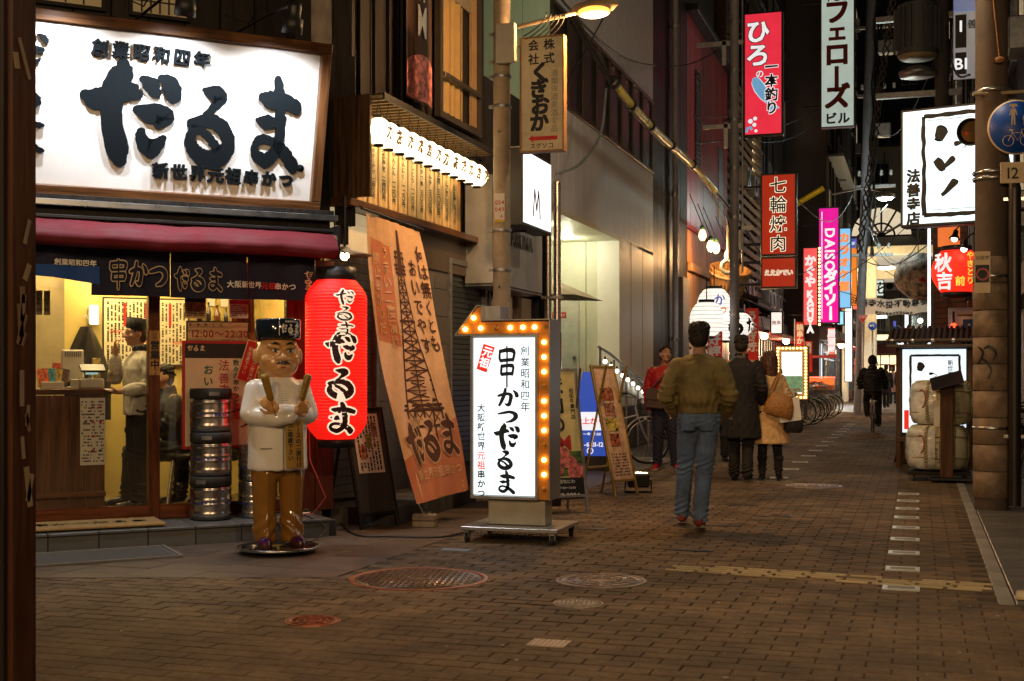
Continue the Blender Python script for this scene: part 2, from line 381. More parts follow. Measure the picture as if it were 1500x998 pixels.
# ================================================================== THE GROUND
def paver_mat(name, attr):
    m = M(name, (.180, .124, .074), .78, var=.16, scale=9, bump=.25, dirt=.35, spec=.3)
    t = m.node_tree; b = t.nodes['Principled BSDF']; src = b.inputs['Base Color'].links[0].from_socket; gp_ = t.nodes.new('ShaderNodeNewGeometry'); prev = src
    for sc_, lo, hi, a0, a1 in ((.55, .35, .65, .62, 1.25), (3.2, .4, .62, .76, 1.12), (28, .35, .7, .8, 1.15), (.23, .4, .6, .85, 1.12)):      # worn patches, spills and grit laid over many bricks
        nn = t.nodes.new('ShaderNodeTexNoise'); nn.inputs['Scale'].default_value = sc_; nn.inputs['Detail'].default_value = 5; t.links.new(gp_.outputs['Position'], nn.inputs[0])
        r_ = t.nodes.new('ShaderNodeMapRange'); r_.inputs[1].default_value = lo; r_.inputs[2].default_value = hi; r_.inputs[3].default_value = a0; r_.inputs[4].default_value = a1; t.links.new(nn.outputs[0], r_.inputs[0])
        v_ = t.nodes.new('ShaderNodeVectorMath'); v_.operation = 'SCALE'; t.links.new(prev, v_.inputs[0]); t.links.new(r_.outputs[0], v_.inputs['Scale']); prev = v_.outputs[0]
    t.links.new(prev, b.inputs['Base Color'])
    if attr:
        src = b.inputs['Base Color'].links[0].from_socket
        a = t.nodes.new('ShaderNodeAttribute'); a.attribute_name = 'tone'
        v = t.nodes.new('ShaderNodeVectorMath'); v.operation = 'SCALE'; t.links.new(src, v.inputs[0]); t.links.new(a.outputs['Fac'], v.inputs['Scale'])
        t.links.new(v.outputs[0], b.inputs['Base Color'])
    return m
PAVE, PAVES = paver_mat('paver_stone', False), paver_mat('paver_stone_far', True)
ground = blk(None, 'ground', M('asphalt', (.03, .028, .026), .85, bump=.2), -60, 60, -20, 200, -.25, -.02, kind='structure')
street = bpy.data.objects.new('street_paving', None); COL.objects.link(street); tag(street, 'brown brick paving of the pedestrian street', kind='structure')
BL, BW, JT = .225, .1125, .006
manholes = [((613, 848), .45, 'large'), ((881, 851), .29, 'mid'), ((847, 885), .145, 'small'), ((458, 910), .15, 'orange'), ((1192, 712), .33, 'far'), ((1142, 756), .13, 'tiny')]
MH = [(G(*p), r, k) for p, r, k in manholes]
AP0, AP1 = Vector((-5.41, 6.84, 0)), Vector((-3.59, 7.43, 0))       # front edge of the shop apron
def in_apron(x, y):
    if x > -3.6: return False
    t = (x-AP0.x)/(AP1.x-AP0.x); return y > AP0.y+t*(AP1.y-AP0.y)
def in_margin(x, y): return x > .44 and y > 7.76
cells = []
for j in range(int(42/BW)):
    y = 3.6+j*BW
    for i in range(-44, 30):
        x = (i+(j % 2)*.5)*BL
        if in_apron(x, y) or in_margin(x, y) or x < -4.0 and y > 8: continue
        if y > 9 and (x < -4.2 or x > .5): continue
        if any((abs(x-p.x)+BL/2)**2+(abs(y-p.y)+BW/2)**2 < r*r for p, r, k in MH): continue
        d = -s_*x+c_*y; lat = c_*x+s_*y
        px, py = CX+FL*lat/max(d, .1), HY+FL*CH/max(d, .1)
        vis = d > .5 and -40 < px < 1540 and py < 1004
        cells.append((d if vis else 1e3+d, x, y, vis))
cells.sort()
random.seed(3)
def brick_mesh(l, w_, h=.02, b=.004):
    m = MB(); l /= 2; w_ /= 2
    vs = [(-l, -w_, -h), (l, -w_, -h), (l, w_, -h), (-l, w_, -h), (-l, -w_, -b), (l, -w_, -b), (l, w_, -b), (-l, w_, -b),
          (-l+b, -w_+b, 0), (l-b, -w_+b, 0), (l-b, w_-b, 0), (-l+b, w_-b, 0)]
    return m.add(vs, [(8, 9, 10, 11), (4, 5, 9, 8), (5, 6, 10, 9), (6, 7, 11, 10), (7, 4, 8, 11), (0, 1, 5, 4), (1, 2, 6, 5), (2, 3, 7, 6), (3, 0, 4, 7)])
bme = brick_mesh(BL-JT, BW-JT).mesh('brick', PAVE)
for d, x, y, vis in cells[:300]:
    inst(bme, 'brick', street, (x, y, random.uniform(-.002, .0015)), (random.uniform(-.006, .006), random.uniform(-.004, .004), random.uniform(-.006, .006)))
rest = MB(); tones = []
for d, x, y, vis in cells[300:]:
    if not vis and (d > 1040 or y > 12): continue
    l, ww, b = (BL-JT)/2, (BW-JT)/2, .004; z = random.uniform(-.002, .0015); tx, ty = random.uniform(-.001, .001), random.uniform(-.001, .001)
    vs = [(x-l, y-ww, z-.015), (x+l, y-ww, z-.015), (x+l, y+ww, z-.015), (x-l, y+ww, z-.015),
          (x-l+b, y-ww+b, z-tx-ty), (x+l-b, y-ww+b, z+tx-ty), (x+l-b, y+ww-b, z+tx+ty), (x-l+b, y+ww-b, z-tx+ty)]
    rest.add(vs, [(4, 5, 6, 7), (0, 1, 5, 4), (1, 2, 6, 5), (2, 3, 7, 6), (3, 0, 4, 7)])
    tones += [random.choice((.78, .9, .95, 1, 1, 1.05, 1.12, 1.2))]*5
ro = rest.build('paving_bricks', PAVES, street, kind='stuff')
at = ro.data.attributes.new('tone', 'FLOAT', 'FACE'); at.data.foreach_set('value', tones)
jb = MB(); jb.box((0, 23.6, -.013), (14, 42.5, .012)); jb.build('joint_sand', M('joint_sand', (.045, .034, .022), .9, bump=.3, scale=60), street)
far = MB(); far.box((-2, 120, -.018), (30, 150, .01)); far.build('street_surface', M('far_paving', (.12, .09, .057), .55, bump=.2), street)

# light marker tiles let into the paving
MT = M('marker_tile', (.62, .68, .66), .4, dirt=.4); MI = M('marker_insert', (.22, .22, .2), .6)
mk = MB(); frame_mb(mk, -.11, -.086, .11, .086, .03, 0, .01)
mk.v = [(x, z, .0075-y) for x, y, z in mk.v]
mkm = mk.mesh('marker_tile', MT); ins = MB().box((0, 0, .003), (.158, .11, .006)).mesh('marker_insert', MI)
def marker(x, y):
    o = inst(mkm, 'marker_tile', street, (x, y, 0)); inst(ins, 'marker_insert', o, (0, 0, 0))
for k in range(9): marker(-.1, G(1318, 862).y+.8*k)
yy = G(1158, 688).y-1.5
for k in range(13): marker(-1.68, yy+1.5*k)

# tactile strip across the street
TY = M('tactile_yellow', (.66, .55, .33), .6, var=.3, dirt=.9); T0, T1 = G(978, 832), G(1452, 863); tv = (T1-T0).normalized(); tn = Vector((-tv.y, tv.x, 0)); ta = math.atan2(tv.y, tv.x)
barm = MB().bbox((0, 0, .006), (.2, .028, .012), .004).mesh('raised_bar', TY)
Lt = (T1-T0).length
for r in range(4):
    for k in range(int(Lt/.225)):
        if random.random() < .15: continue
        p = T0+tv*(.12+k*.225+(r % 2)*.05)+tn*(r*.085-.12); inst(barm, 'raised_bar', street, (p.x, p.y, 0), (0, 0, ta+random.uniform(-.01, .01)), (1, random.uniform(.6, 1), 1))

# manhole covers
def manhole(p, r, kind, label):
    col = {'orange': (.3, .09, .04), 'large': (.17, .12, .09), 'mid': (.24, .19, .16), 'small': (.3, .27, .23), 'far': (.28, .24, .22), 'tiny': (.16, .13, .1)}[kind]
    t = thing('manhole_cover', label, 'manhole cover', (p.x, p.y, 0), R_(12))
    IR = M('cast_iron_'+kind, col, .38, .5, var=.25, scale=20, bump=.2)
    rim = MB().lathe([(r, -.02), (r, .004), (r*.985, .006), (r*.93, .006), (r*.92, 0), (r*.92, -.01)], n=48); rim.build('rim', M('rim_'+kind, (.34, .12, .06) if kind in ('large', 'orange') else col, .4, .4, var=.3), t)
    lid = MB().lathe([(1e-4, .003), (r*.9, .003), (r*.905, -.01)], n=48); lid.build('lid', IR, t)
    b = MB()
    if kind in ('large', 'small', 'far'):
        s = r/11 if kind == 'large' else r/6
        k = int(r/s)
        for i in range(-k, k+1):
            for j in range(-k, k+1):
                x, y = i*s, (j+.5*(i % 2))*s
                if x*x+y*y < (r*.84)**2 and x*x+y*y > (r*.2)**2: b.box((x, y, .0045), (s*.72, s*.34, .006), R_(0 if (i+j) % 2 else 90))
        b.lathe([(r*.19, .003), (r*.19, .008), (r*.14, .008), (r*.14, .003)], n=24)
    else:
        for q in (.3, .55, .8): b.lathe([(r*q, .003), (r*q, .008), (r*(q-.05), .008), (r*(q-.05), .003)], n=32)
        for i in range(16):
            a = i*math.pi/8; b.box((math.cos(a)*r*.68, math.sin(a)*r*.68, .0045), (r*.16, r*.05, .006), a); b.box((math.cos(a)*r*.4, math.sin(a)*r*.4, .0045), (r*.12, r*.06, .006), a+.6)
    b.build('relief_pattern', IR, t, kind='stuff')
ML = ['large round manhole cover with raised blocks and reddish rim in front of the arrow sign', 'medium round ornate manhole cover right of the large one', 'small pale round cover just in front of the ornate manhole', 'small orange rimmed drain cover left foreground',
      'pale round manhole cover behind the man in jeans, near the woman in boots', 'tiny dark round cover right of the walking man\'s feet']
for (p, r, k), l in zip(MH, ML): manhole(p, r, k, l)
p = G(804, 943); pl = thing('access_plate', 'small pinkish square metal plate let into the foreground paving', 'cover plate', (p.x, p.y, 0))
MB().bbox((0, 0, .002), (.19, .15, .008), .002).build('plate', M('pink_plate', (.5, .4, .33), .5, dirt=.3), pl)
b = MB()
for i in range(7):
    for j in range(6): b.box((-.08+i*.026, -.06+j*.024, .0065), (.016, .006, .003), R_(45 if (i+j) % 2 else -45))
b.build('relief_pattern', M('pink_plate_relief', (.42, .33, .27), .5), pl, kind='stuff')
p = G(668, 806); o = MB().bbox((0, 0, .002), (.22, .1, .006), .002).build('cover_plate', M('blue_plate', (.2, .27, .32), .4, dirt=.3), None, (p.x, p.y, 0), label='small bluish plate in the paving left of the arrow sign castors', cat='cover plate')
for i, (px, py, l) in enumerate(((1086, 740, 'behind the walking man, right of his knees'), (1055, 770, 'right beside the walking man\'s shoes'), (965, 698, 'just in front of the man in red'), (1115, 718, 'in front of the camel coated woman'), (1012, 806, 'in the foreground left of the tactile strip'), (860, 775, 'right of the arrow sign trolley'))):
    p = G(px, py); MB().bbox((0, 0, .002), (.34, .105, .006), .002).build('cover_plate', M('dark_cover', (.03, .028, .027), .5), None, (p.x, p.y, 0), label='small dark cover strip in the paving '+l, cat='cover plate')
# litter and old gum spots on the bricks
mb = MB()
for k in range(90):
    x, y = random.uniform(-4, 2), random.choice((random.uniform(5.5, 9), random.uniform(5.5, 16)))
    if in_apron(x, y): continue
    r = random.uniform(.004, .014); mb.lathe([(1e-4, .004), (r, .0035), (r*1.1, .001)], (x, y, 0), n=7, squash=random.uniform(.5, 1))
mb.build('gum_spots', M('gum', (.34, .3, .25), .8, var=.4), street, kind='stuff')

# shop apron of large dark tiles
apron = bpy.data.objects.new('shop_apron', None); COL.objects.link(apron); tag(apron, 'apron of large dark tiles before the shop fronts', kind='structure')
AT = M('apron_tile', (.095, .066, .046), .6, var=.25, scale=5, bump=.12, dirt=.5)
def clip(poly, p, n):
    out = []
    for i in range(len(poly)):
        a, b2 = poly[i], poly[(i+1) % len(poly)]; da, db = (a-p).dot(n), (b2-p).dot(n)
        if da >= 0: out.append(a)
        if da*db < 0: out.append(a+(b2-a)*(da/(da-db)))
    return out
ed = (AP1-AP0).normalized(); en = Vector((-ed.y, ed.x, 0))
tm = brick_mesh(.444, .294, .03, .005).mesh('tile', AT)
for i in range(12):
    for j in range(45):
        x, y = -3.6-.225-i*.45, 6.2+.15+j*.3
        if i > 3 and y > 10.5 or i > 2 and y > 12: continue
        poly = [Vector((x+a, y+b2, 0)) for a, b2 in ((-.222, -.147), (.222, -.147), (.222, .147), (-.222, .147))]
        ins_ = [(q-AP0).dot(en) > 0 for q in poly]
        if not any(ins_): continue
        if all(ins_): inst(tm, 'tile', apron, (x, y, .002+random.uniform(-.001, .002)), (random.uniform(-.004, .004), random.uniform(-.004, .004), 0))
        else:
            q = clip(poly, AP0, en)
            if len(q) > 2: MB().add([(v.x, v.y, .003) for v in q]+[(v.x, v.y, -.03) for v in q], [tuple(range(len(q)))]+[(k, (k+1) % len(q), len(q)+(k+1) % len(q), len(q)+k) for k in range(len(q))]).build('tile', AT, apron)

# right-hand margin: kerb stones and stone slabs
marg = bpy.data.objects.new('stone_margin', None); COL.objects.link(marg); tag(marg, 'grey stone margin along the right of the street', kind='structure')
KS = M('kerb_stone', (.3, .29, .27), .6, bump=.2, dirt=.4); SL = M('margin_slab', (.13, .13, .13), .38, var=.3, bump=.15, dirt=.4)
km = brick_mesh(.09, .59, .03, .005).mesh('kerb_stone', KS); sm = brick_mesh(.55, .34, .03, .005).mesh('slab', SL)
for j in range(40): inst(km, 'kerb_stone', marg, (.485, 8.06+j*.6, .004))
for i in range(3):
    for j in range(60): inst(sm, 'slab', marg, (.815+i*.56, 7.94+j*.35, .002+random.uniform(-.002, .002)))
MB().bbox((0, 0, .006), (.9, .3, .012), .004).build('tactile_block', TY, marg, (1.0, 8.0, .006), rot=(0, 0, R_(-6)))

# ================================================================== LEFT BUILDINGS
WB = wood('dark_board', (.022, .017, .014), .5, axis=2); WBR = wood('brown_board', (.16, .07, .03), .4, axis=2, coat=.2); WBH = wood('brown_board_flat', (.17, .075, .03), .38, axis=0, coat=.3)
DKW = wood('black_board', (.02, .016, .014), .55, axis=2)
CREAM = M('cream_wall', (.6, .47, .14), .7, var=.08, bump=.04)
FLOOR = M('shop_floor', (.1, .08, .06), .35, var=.2)
def part(name, parent, loc=(0, 0, 0), rotz=0.0):
    o = bpy.data.objects.new(name, None); COL.objects.link(o); o.parent = parent; o.location = loc; o.rotation_euler = (0, 0, rotz); o.empty_display_size = .1; return o
BY = 10.45                                                   # door plane of the cut-off corner, in its own frame (x = along, y = into the shop)
shop = thing('restaurant_building', 'dark boarded corner restaurant with a lit glass front, first building on the left', 'building', (0, 0, 0), R_(45))
# floor, step
DT = M('step_tile', (.1, .1, .095), .5, var=.2, scale=7, bump=.15, dirt=.5)
st = part('entrance_step', shop); blk(st, 'step_core', M('step_core', (.03, .03, .03), .8), -.6, 3.41, 9.80, 10.72, -.01, .13)
topm = brick_mesh(.352, .448, .02, .004).mesh('step_tile', DT); frm = MB().bbox((0, 0, 0), (.352, .015, .118), .003).mesh('riser_tile', DT); nos = MB().bbox((0, 0, 0), (.352, .05, .022), .004).mesh('nosing_tile', DT)
for i in range(11):
    x = -.42+i*.36
    for j in range(2): inst(topm, 'step_tile', st, (x, 10.06+j*.455, .145))
    inst(frm, 'riser_tile', st, (x, 9.79, .06)); inst(nos, 'nosing_tile', st, (x, 9.8, .136))
for j in range(2): inst(MB().bbox((0, 0, 0), (.015, .44, .13), .003).mesh('side_tile', DT), 'side_tile', st, (3.42, 10.03+j*.45, .065))
blk(shop, 'floor', FLOOR, -.6, 3.5, 10.4, 12.6, .1, .146)
blk(shop, 'back_wall', CREAM, -.6, 3.6, 12.3, 12.4, .14, 2.6); blk(shop, 'side_wall', CREAM, 3.5, 3.58, 10.5, 12.3, .14, 2.6)
blk(shop, 'partition_wall', M('ochre_wall', (.3, .24, .12), .7), -.6, 1.6, 11.9, 12.0, .14, 2.6)
blk(shop, 'ceiling', M('shop_ceiling', (.4, .33, .2), .7), -.6, 3.6, 10.4, 12.4, 2.5, 2.58)
ct = part('counter', shop)
cladding(ct, 'board', WBR, -.6, 1.78, .15, 1.14, 11.0, .13, .02, .003)
blk(ct, 'end_panel', WBR, 1.78, 1.80, 11.0, 11.45, .15, 1.14); blk(ct, 'top', WBH, -.6, 1.86, 10.95, 11.5, 1.15, 1.195, .006); blk(ct, 'foot_rail', WBH, -.6, 1.8, 10.93, 10.985, .3, .34, .005)
# interior lamps
LW = lit('ceiling_lamp', (1, .74, .34), 42.0)
for x, y in ((1.35, 11.5), (1.95, 11.0), (2.45, 11.75), (3.1, 11.1), (1.95, 12.0)):
    lamp('POINT', 'ceiling_lamp_light', (x, y, 2.38), 17, (1, .72, .32), shop, .1); f = blk(shop, 'ceiling_light', WHITEP, x-.14, x+.14, y-.14, y+.14, 2.46, 2.5, .005); blk(f, 'diffuser', LW, x-.11, x+.11, y-.11, y+.11, 2.452, 2.459)
sc = blk(shop, 'wall_light', WHITEP, 1.86, 1.95, 12.24, 12.3, 1.79, 1.95); blk(sc, 'shade', lit('wall_lamp', (1, .85, .5), 3), 1.87, 1.94, 12.2, 12.239, 1.78, 1.96)
sh_ = part('wall_shelf', shop)
for z in (1.35, 1.75): blk(sh_, 'shelf_board', WBH, 2.82, 3.46, 12.12, 12.3, z, z+.025, .003)
brng = random.Random(5)
for z in (1.376, 1.776):
    for i in range(7): r_b = brng.uniform(.02, .032); h_b = brng.uniform(.14, .24); MB().lathe([(1e-4, 0), (r_b, .0), (r_b, h_b*.6), (r_b*.4, h_b*.78), (r_b*.4, h_b), (1e-4, h_b)], (2.88+i*.085, 12.2, z), n=10).build('bottle', M('bottle_%d' % brng.randrange(4), [(.03, .08, .03), (.12, .04, .01), (.4, .35, .25), (.02, .02, .03)][brng.randrange(4)], .15, coat=.5), sh_)
# posts, rails, glass of the front
WPO = wood('red_brown_post', (.13, .04, .015), .35, axis=2, coat=.3); WPH = wood('red_brown_rail', (.15, .045, .018), .35, axis=0, coat=.3)
for x in (.3, 2.09, 3.24): blk(shop, 'post', WPO, x-.045, x+.045, BY-.05, BY+.05, .146, 2.3, .006)
blk(shop, 'sill', WPH, -.6, 3.2, BY-.035, BY+.035, .148, .26, .005); blk(shop, 'head_rail', WPH, -.6, 3.3, BY-.04, BY+.04, 2.302, 2.42, .005)
GL = glass_mat('shop_glass'); blk(shop, 'glass_pane', GL, .345, 2.045, BY-.004, BY+.004, .26, 2.3); blk(shop, 'glass_pane', GL, 2.135, 3.195, BY-.004, BY+.004, .26, 2.3)
cladding(shop, 'wall_panel', M('red_brown_panel', (.1, .025, .015), .45, bump=.05), 3.285, 3.62, .15, 2.3, BY-.01, .17, .03, .005)
# dark housing over the front, pelmet, upper storey
blk(shop, 'fascia', DKW, -.8, 3.42, 9.95, 10.5, 2.46, 2.62, .006); blk(shop, 'fascia_trim', M('fascia_steel', (.25, .26, .27), .3, .9), -.8, 3.46, 9.86, 9.94, 2.57, 2.62, .006)
blk(shop, 'fascia_shadow_board', DKW, -.8, 3.44, 9.9, 10.2, 2.625, 2.66, .004)
cladding(shop, 'board', WB, -.9, 3.96, 2.66, 8.6, 10.9, .3, .03, .012)
blk(shop, 'upper_wall', M('upper_backing', (.012, .01, .01), .8), -.9, 3.93, 10.92, 11.0, 2.5, 8.6)
# latticed window above the sign
for k, (x0, x1) in enumerate(((.9, 1.75), (2.0, 2.45))):
    w_ = blk(shop, 'window', M('amber_pane', (.25, .17, .06), .4, emit=(.9, .6, .25), es=.12), x0, x1, 10.855, 10.87, 4.35, 5.4)
    m = MB(); frame_mb(m, x0-.03, 4.32, x1+.03, 5.43, .03, 10.83, 10.86); m.build('window_frame', DKW, w_)
    m = MB()
    for i in range(1, 6): m.box((x0+(x1-x0)*i/6, 10.845, 4.87), (.012, .012, 1.02))
    for i in range(1, 10): m.box(((x0+x1)/2, 10.84, 4.35+i*.105), (x1-x0, .01, .01))
    m.build('lattice', DKW, w_)
blk(shop, 'corner_board', WB, 3.6, 3.97, 10.84, 10.88, 2.66, 4.2, .005)

# street side of the same building: X = -4.9 .. local frame x = along the street (world Y), front faces the street
def street_side(o, X, Y0, name='street_front'):          # an Empty whose local x runs up the street and whose -y looks into it
    rz = o.rotation_euler.z; m = Matrix.Rotation(-rz, 3, 'Z'); p = m @ (Vector((X, Y0, 0))-Vector(o.location)); return part(name, o, p, R_(90)-rz)
sf = street_side(shop, -5.0, 0)
cladding(sf, 'board', WB, 10.45, 14.45, 3.9, 9.0, .02, .34, .035, .015)
blk(sf, 'backing_wall', M('upper_backing', (.012, .01, .01), .8), 9.95, 14.5, .04, .2, 0, 9.0)
for i in range(12): blk(sf, 'batten', DKW, 10.5+i*.34-.02, 10.5+i*.34+.02, -.03, .0, 3.9, 9.0)
# shutter bay
SHT = M('shutter_steel', (.3, .29, .28), .35, .8, var=.15)
cladding(sf, 'shutter_slat', SHT, 10.12, 11.14, .16, 2.42, .0, .075, .018, .004, horiz=True, jit=.002, bev=.008)
blk(sf, 'shutter_guide', GALV, 11.14, 11.2, -.05, .03, .15, 2.45, .005); blk(sf, 'transom_panel', M('cream_transom', (.7, .6, .38), .6, emit=(1, .8, .45), es=.35), 10.3, 11.3, .0, .03, 2.45, 2.82)
# tiled wall
TW = M('wall_tile', (.14, .13, .12), .4, var=.15, scale=8, bump=.05); tw = MB().bbox((0, 0, 0), (.395, .02, .295), .003).mesh('wall_tile', TW)
for i in range(5):
    for j in range(9): inst(tw, 'wall_tile', sf, (11.4+i*.4, .01, .15+.15+j*.3))
# dark shop door with horizontal blind
DG = M('green_grey_blind', (.05, .065, .06), .4, .3)
cladding(sf, 'blind_slat', DG, 13.28, 14.4, .3, 2.55, .02, .06, .012, .006, horiz=True, jit=.001, bev=.003)
for x in (13.22, 14.42): blk(sf, 'door_jamb', GALV, x-.03, x+.03, -.04, .03, .15, 2.62, .005)
blk(sf, 'door_head', GALV, 13.25, 14.39, -.04, .03, 2.555, 2.62, .005)
# beam, soffit under the menu boards
blk(sf, 'beam', WBH, 10.3, 14.4, -.17, .03, 2.83, 2.9, .006); blk(sf, 'bulkhead', M('bronze_panel', (.16, .11, .07), .35, .5), 12.0, 14.4, -.02, .03, 2.45, 2.83)
blk(sf, 'menu_backing', wood('pale_wood', (.5, .3, .12), .5, 2), 10.35, 13.5, -.04, -.005, 2.9, 3.78)
blk(sf, 'side_cheek', wood('pale_wood_side', (.10, .055, .025), .5, 2), 10.3, 10.34, -.36, .0, 2.9, 3.8)
# block of tiled steps before the shutter
sb = thing('shutter_step', 'low dark tiled step before the roller shutter', 'step', (-4.85, 11.1, 0))
blk(sb, 'core', M('step_core', (.03, .03, .03), .8), -.3, .49, -.99, 1.19, 0, .14)
for i in range(2):
    for j in range(5): inst(brick_mesh(.39, .435, .02, .004).mesh('step_tile', DT) if (i+j) == 0 else sb.children[1].data, 'step_tile', sb, (-.1+i*.4, -.78+j*.44, .155))
fr2 = MB().bbox((0, 0, 0), (.015, .43, .14), .003).mesh('riser_tile', DT)
for j in range(5): inst(fr2, 'riser_tile', sb, (.5, -.78+j*.44, .07))
fr3 = MB().bbox((0, 0, 0), (.39, .015, .14), .003).mesh('riser_tile', DT)
for i in range(2): inst(fr3, 'riser_tile', sb, (-.1+i*.4, -1.0, .07))

# window with shade and curtain, upper floor
wn = part('window', sf, (13.4, -.01, 5.15))
blk(wn, 'opening', M('dark_room', (.01, .009, .009), .6), -.62, .62, -.01, .0, -.98, 1.6)
m = MB(); frame_mb(m, -.68, -1.05, .68, 1.66, .07, -.09, -.02); m.build('frame', M('bronze_frame', (.07, .06, .05), .4, .4), wn)
blk(wn, 'shade', M('grey_shade', (.2, .17, .12), .8), -.58, .58, -.05, -.03, .35, 1.55); blk(wn, 'rail', M('bronze_frame', (.07, .06, .05), .4, .4), -.6, .6, -.12, -.09, -.6, -.55, .004)
cu = MB().grid(lambda u, v: Vector((-.45+u*.62, -.03+.025*math.sin(u*22), -.95+v*1.3)), 40, 2); cu.build('curtain', M('amber_curtain', (.30, .19, .06), .8, emit=(1, .62, .2), es=.03), wn)
blk(wn, 'jamb_panel', M('lit_jamb', (.28, .17, .07), .6, emit=(1, .6, .2), es=.03), .4, .58, -.06, -.03, -.95, 1.0)

# ---- single-storey shop with metal sign box, Y 14.5 .. 17
ms = thing('meat_shop_front', 'single storey steel clad shop front between the boarded building and the grey one', 'building', (-5.0, 14.5, 0), R_(90))
blk(ms, 'upper_wall', M('soot_wall', (.015, .014, .016), .8), .05, 2.5, .02, .2, 2.4, 4.95); blk(ms, 'ground_wall', M('soot_wall', (.015, .014, .016), .8), .05, 2.5, .12, .3, 0, 2.4)
PM = M('polished_panel', (.52, .55, .58), .32, .35, var=.15, scale=3)
for i in range(2): blk(ms, 'polished_panel', PM, -.75+i*1.0, .245+i*1.0, -.35, .0, 2.36, 3.62, .01)
blk(ms, 'panel_soffit', STEEL, -.75, 1.25, -.345, .0, 2.33, 2.355, .004)
lt = MB(); text_mb(lt, 'DARUMA', .25, 2.95, .24, y=-.356, off=.02, ext=.03); lt.build('raised_lettering', M('grey_letter', (.2, .21, .22), .4, .3), ms)
for x in (.3, 1.2): blk(ms, 'door_frame', GALV, x-.03, x+.03, .05, .11, 0, 2.33, .004)
blk(ms, 'door_panel', DG, .33, 1.17, .07, .1, .05, 2.3); blk(ms, 'cream_pier', M('pink_pier', (.5, .36, .24), .6), 1.3, 1.9, .0, .1, 0, 2.33, .006)
blk(ms, 'intercom', BLACK, 1.5, 1.66, -.02, -.001, 1.35, 1.75)
# shaft of pipes
pp = thing('drain_pipe', 'pair of steel drain pipes on the wall under the M sign', 'pipe', (-4.75, 16.35, 0))
for i, x in enumerate((0, .13)):
    MB().cyl((x, 0, 0), (x, 0, 3.9), .05, n=16).build('pipe', STEEL, pp)
for z in (.6, 2.35): MB().box((.065, 0, z), (.28, .12, .04)).build('clamp', GALV, pp)

# ---- grey panelled building Y 17 .. 24.2
gb = thing('grey_building', 'grey panelled building with dark window band and open lit entrance', 'building', (-4.9, 17.0, 0), R_(90))
GP = M('grey_panel', (.70, .75, .86), .55, var=.06, scale=3, bump=.02, dirt=.12); CP = M('cream_panel', (.66, .66, .47), .5, var=.05, bump=.02)
cladding(gb, 'wall_panel', GP, 0, 7.2, 3.68, 5.2, .02, .42, .03, .006, jit=.001); cladding(gb, 'wall_panel', GP, 0, 7.2, 6.6, 11.5, .02, .84, .03, .006, jit=.001)
blk(gb, 'backing_wall', M('soot_wall', (.015, .014, .016), .8), 0, 7.2, .04, .5, 3.72, 11.5)
blk(gb, 'window_glass', M('dull_glass', (.015, .015, .018), .35, spec=.3), .05, 7.1, .02, .035, 5.2, 6.6)
for i in range(9): blk(gb, 'mullion', M('bronze_frame', (.07, .06, .05), .4, .4), .05+i*.88-.025, .05+i*.88+.025, -.02, .018, 5.25, 6.55, .004)
for z in (5.2, 6.55): blk(gb, 'window_rail', M('bronze_frame', (.07, .06, .05), .4, .4), 0, 7.2, -.03, .019, z, z+.05, .004)
te = part('side_wall', gb, (0, 0, 0), R_(-90)); cladding(te, 'side_panel', M('teal_panel2', (.36, .62, .58), .5, var=.05), -2.4, .0, 5.0, 11.5, -.03, .4, .03, .006, jit=.001)
blk(te, 'side_wall_lower', M('soot_wall', (.015, .014, .016), .8), -2.4, 0, -.02, .0, 0, 5.0)
blk(gb, 'soffit', CP, .02, 7.18, .0, 2.0, 3.62, 3.7)
for x, y in ((1.6, .6), (3.6, .75), (2.6, 1.4)):
    f = MB().lathe([(.09, 3.62), (.09, 3.605), (.07, 3.6)], (x, y, 0)).build('downlight', WHITEP, gb); MB().lathe([(1e-4, 3.599), (.068, 3.599)], (x, y, 0)).build('lens', lit('downlight_lens', (1, .95, .75), 14), f); lamp('POINT', 'downlight_lamp', (x, y, 3.5), 22, (1, .95, .72), gb, .07)
ew = part('entrance_end_wall', gb, (4.3, 0, 0), R_(-90))   # local x = +X world, front faces -Y
cladding(ew, 'wall_panel', CP, -2.4, 0, .6, 3.62, .02, .6, .03, .008, jit=.001)
blk(ew, 'end_wall_base', M('dark_base', (.03, .035, .035), .5), -2.4, 0, -.01, .03, 0, .6)
dr = blk(ew, 'door', M('white_door', (.6, .6, .48), .5), -1.45, -.72, -.02, .0, .6, 2.75, .005); MB().cyl((-.8, -.06, 1.6), (-.8, -.02, 1.6), .03).build('handle', STEEL, dr)
rs = blk(dr, 'notice', REDP, -1.2, -.95, -.03, -.022, 2.3, 2.4); 
m = MB(); text_mb(m, '立入禁止', -1.075, 2.35, .055, y=-.034); m.build('notice_lettering', WHITEINK, dr)
blk(gb, 'inner_wall', CP, .02, 4.3, 2.0, 2.1, 0, 3.7)
blk(gb, 'corner_pier', M('grey_white_pier', (.88, .86, .74), .5, var=.03), 4.3, 7.2, .0, .4, .75, 3.68, .008); blk(gb, 'pier_base', M('dark_base', (.03, .035, .035), .5), 4.3, 7.2, -.01, .4, 0, .75, .006)
for x in (5.2, 6.2): blk(gb, 'pier_joint', M('joint', (.4, .38, .3), .6), x-.006, x+.006, -.004, .0, .75, 3.68)
for i in range(4): blk(gb, 'stair', M('stair_stone', (.07, .07, .07), .6, bump=.1), .6, 4.2-i*.35, .1, 1.9, i*.15, (i+1)*.15, .006)
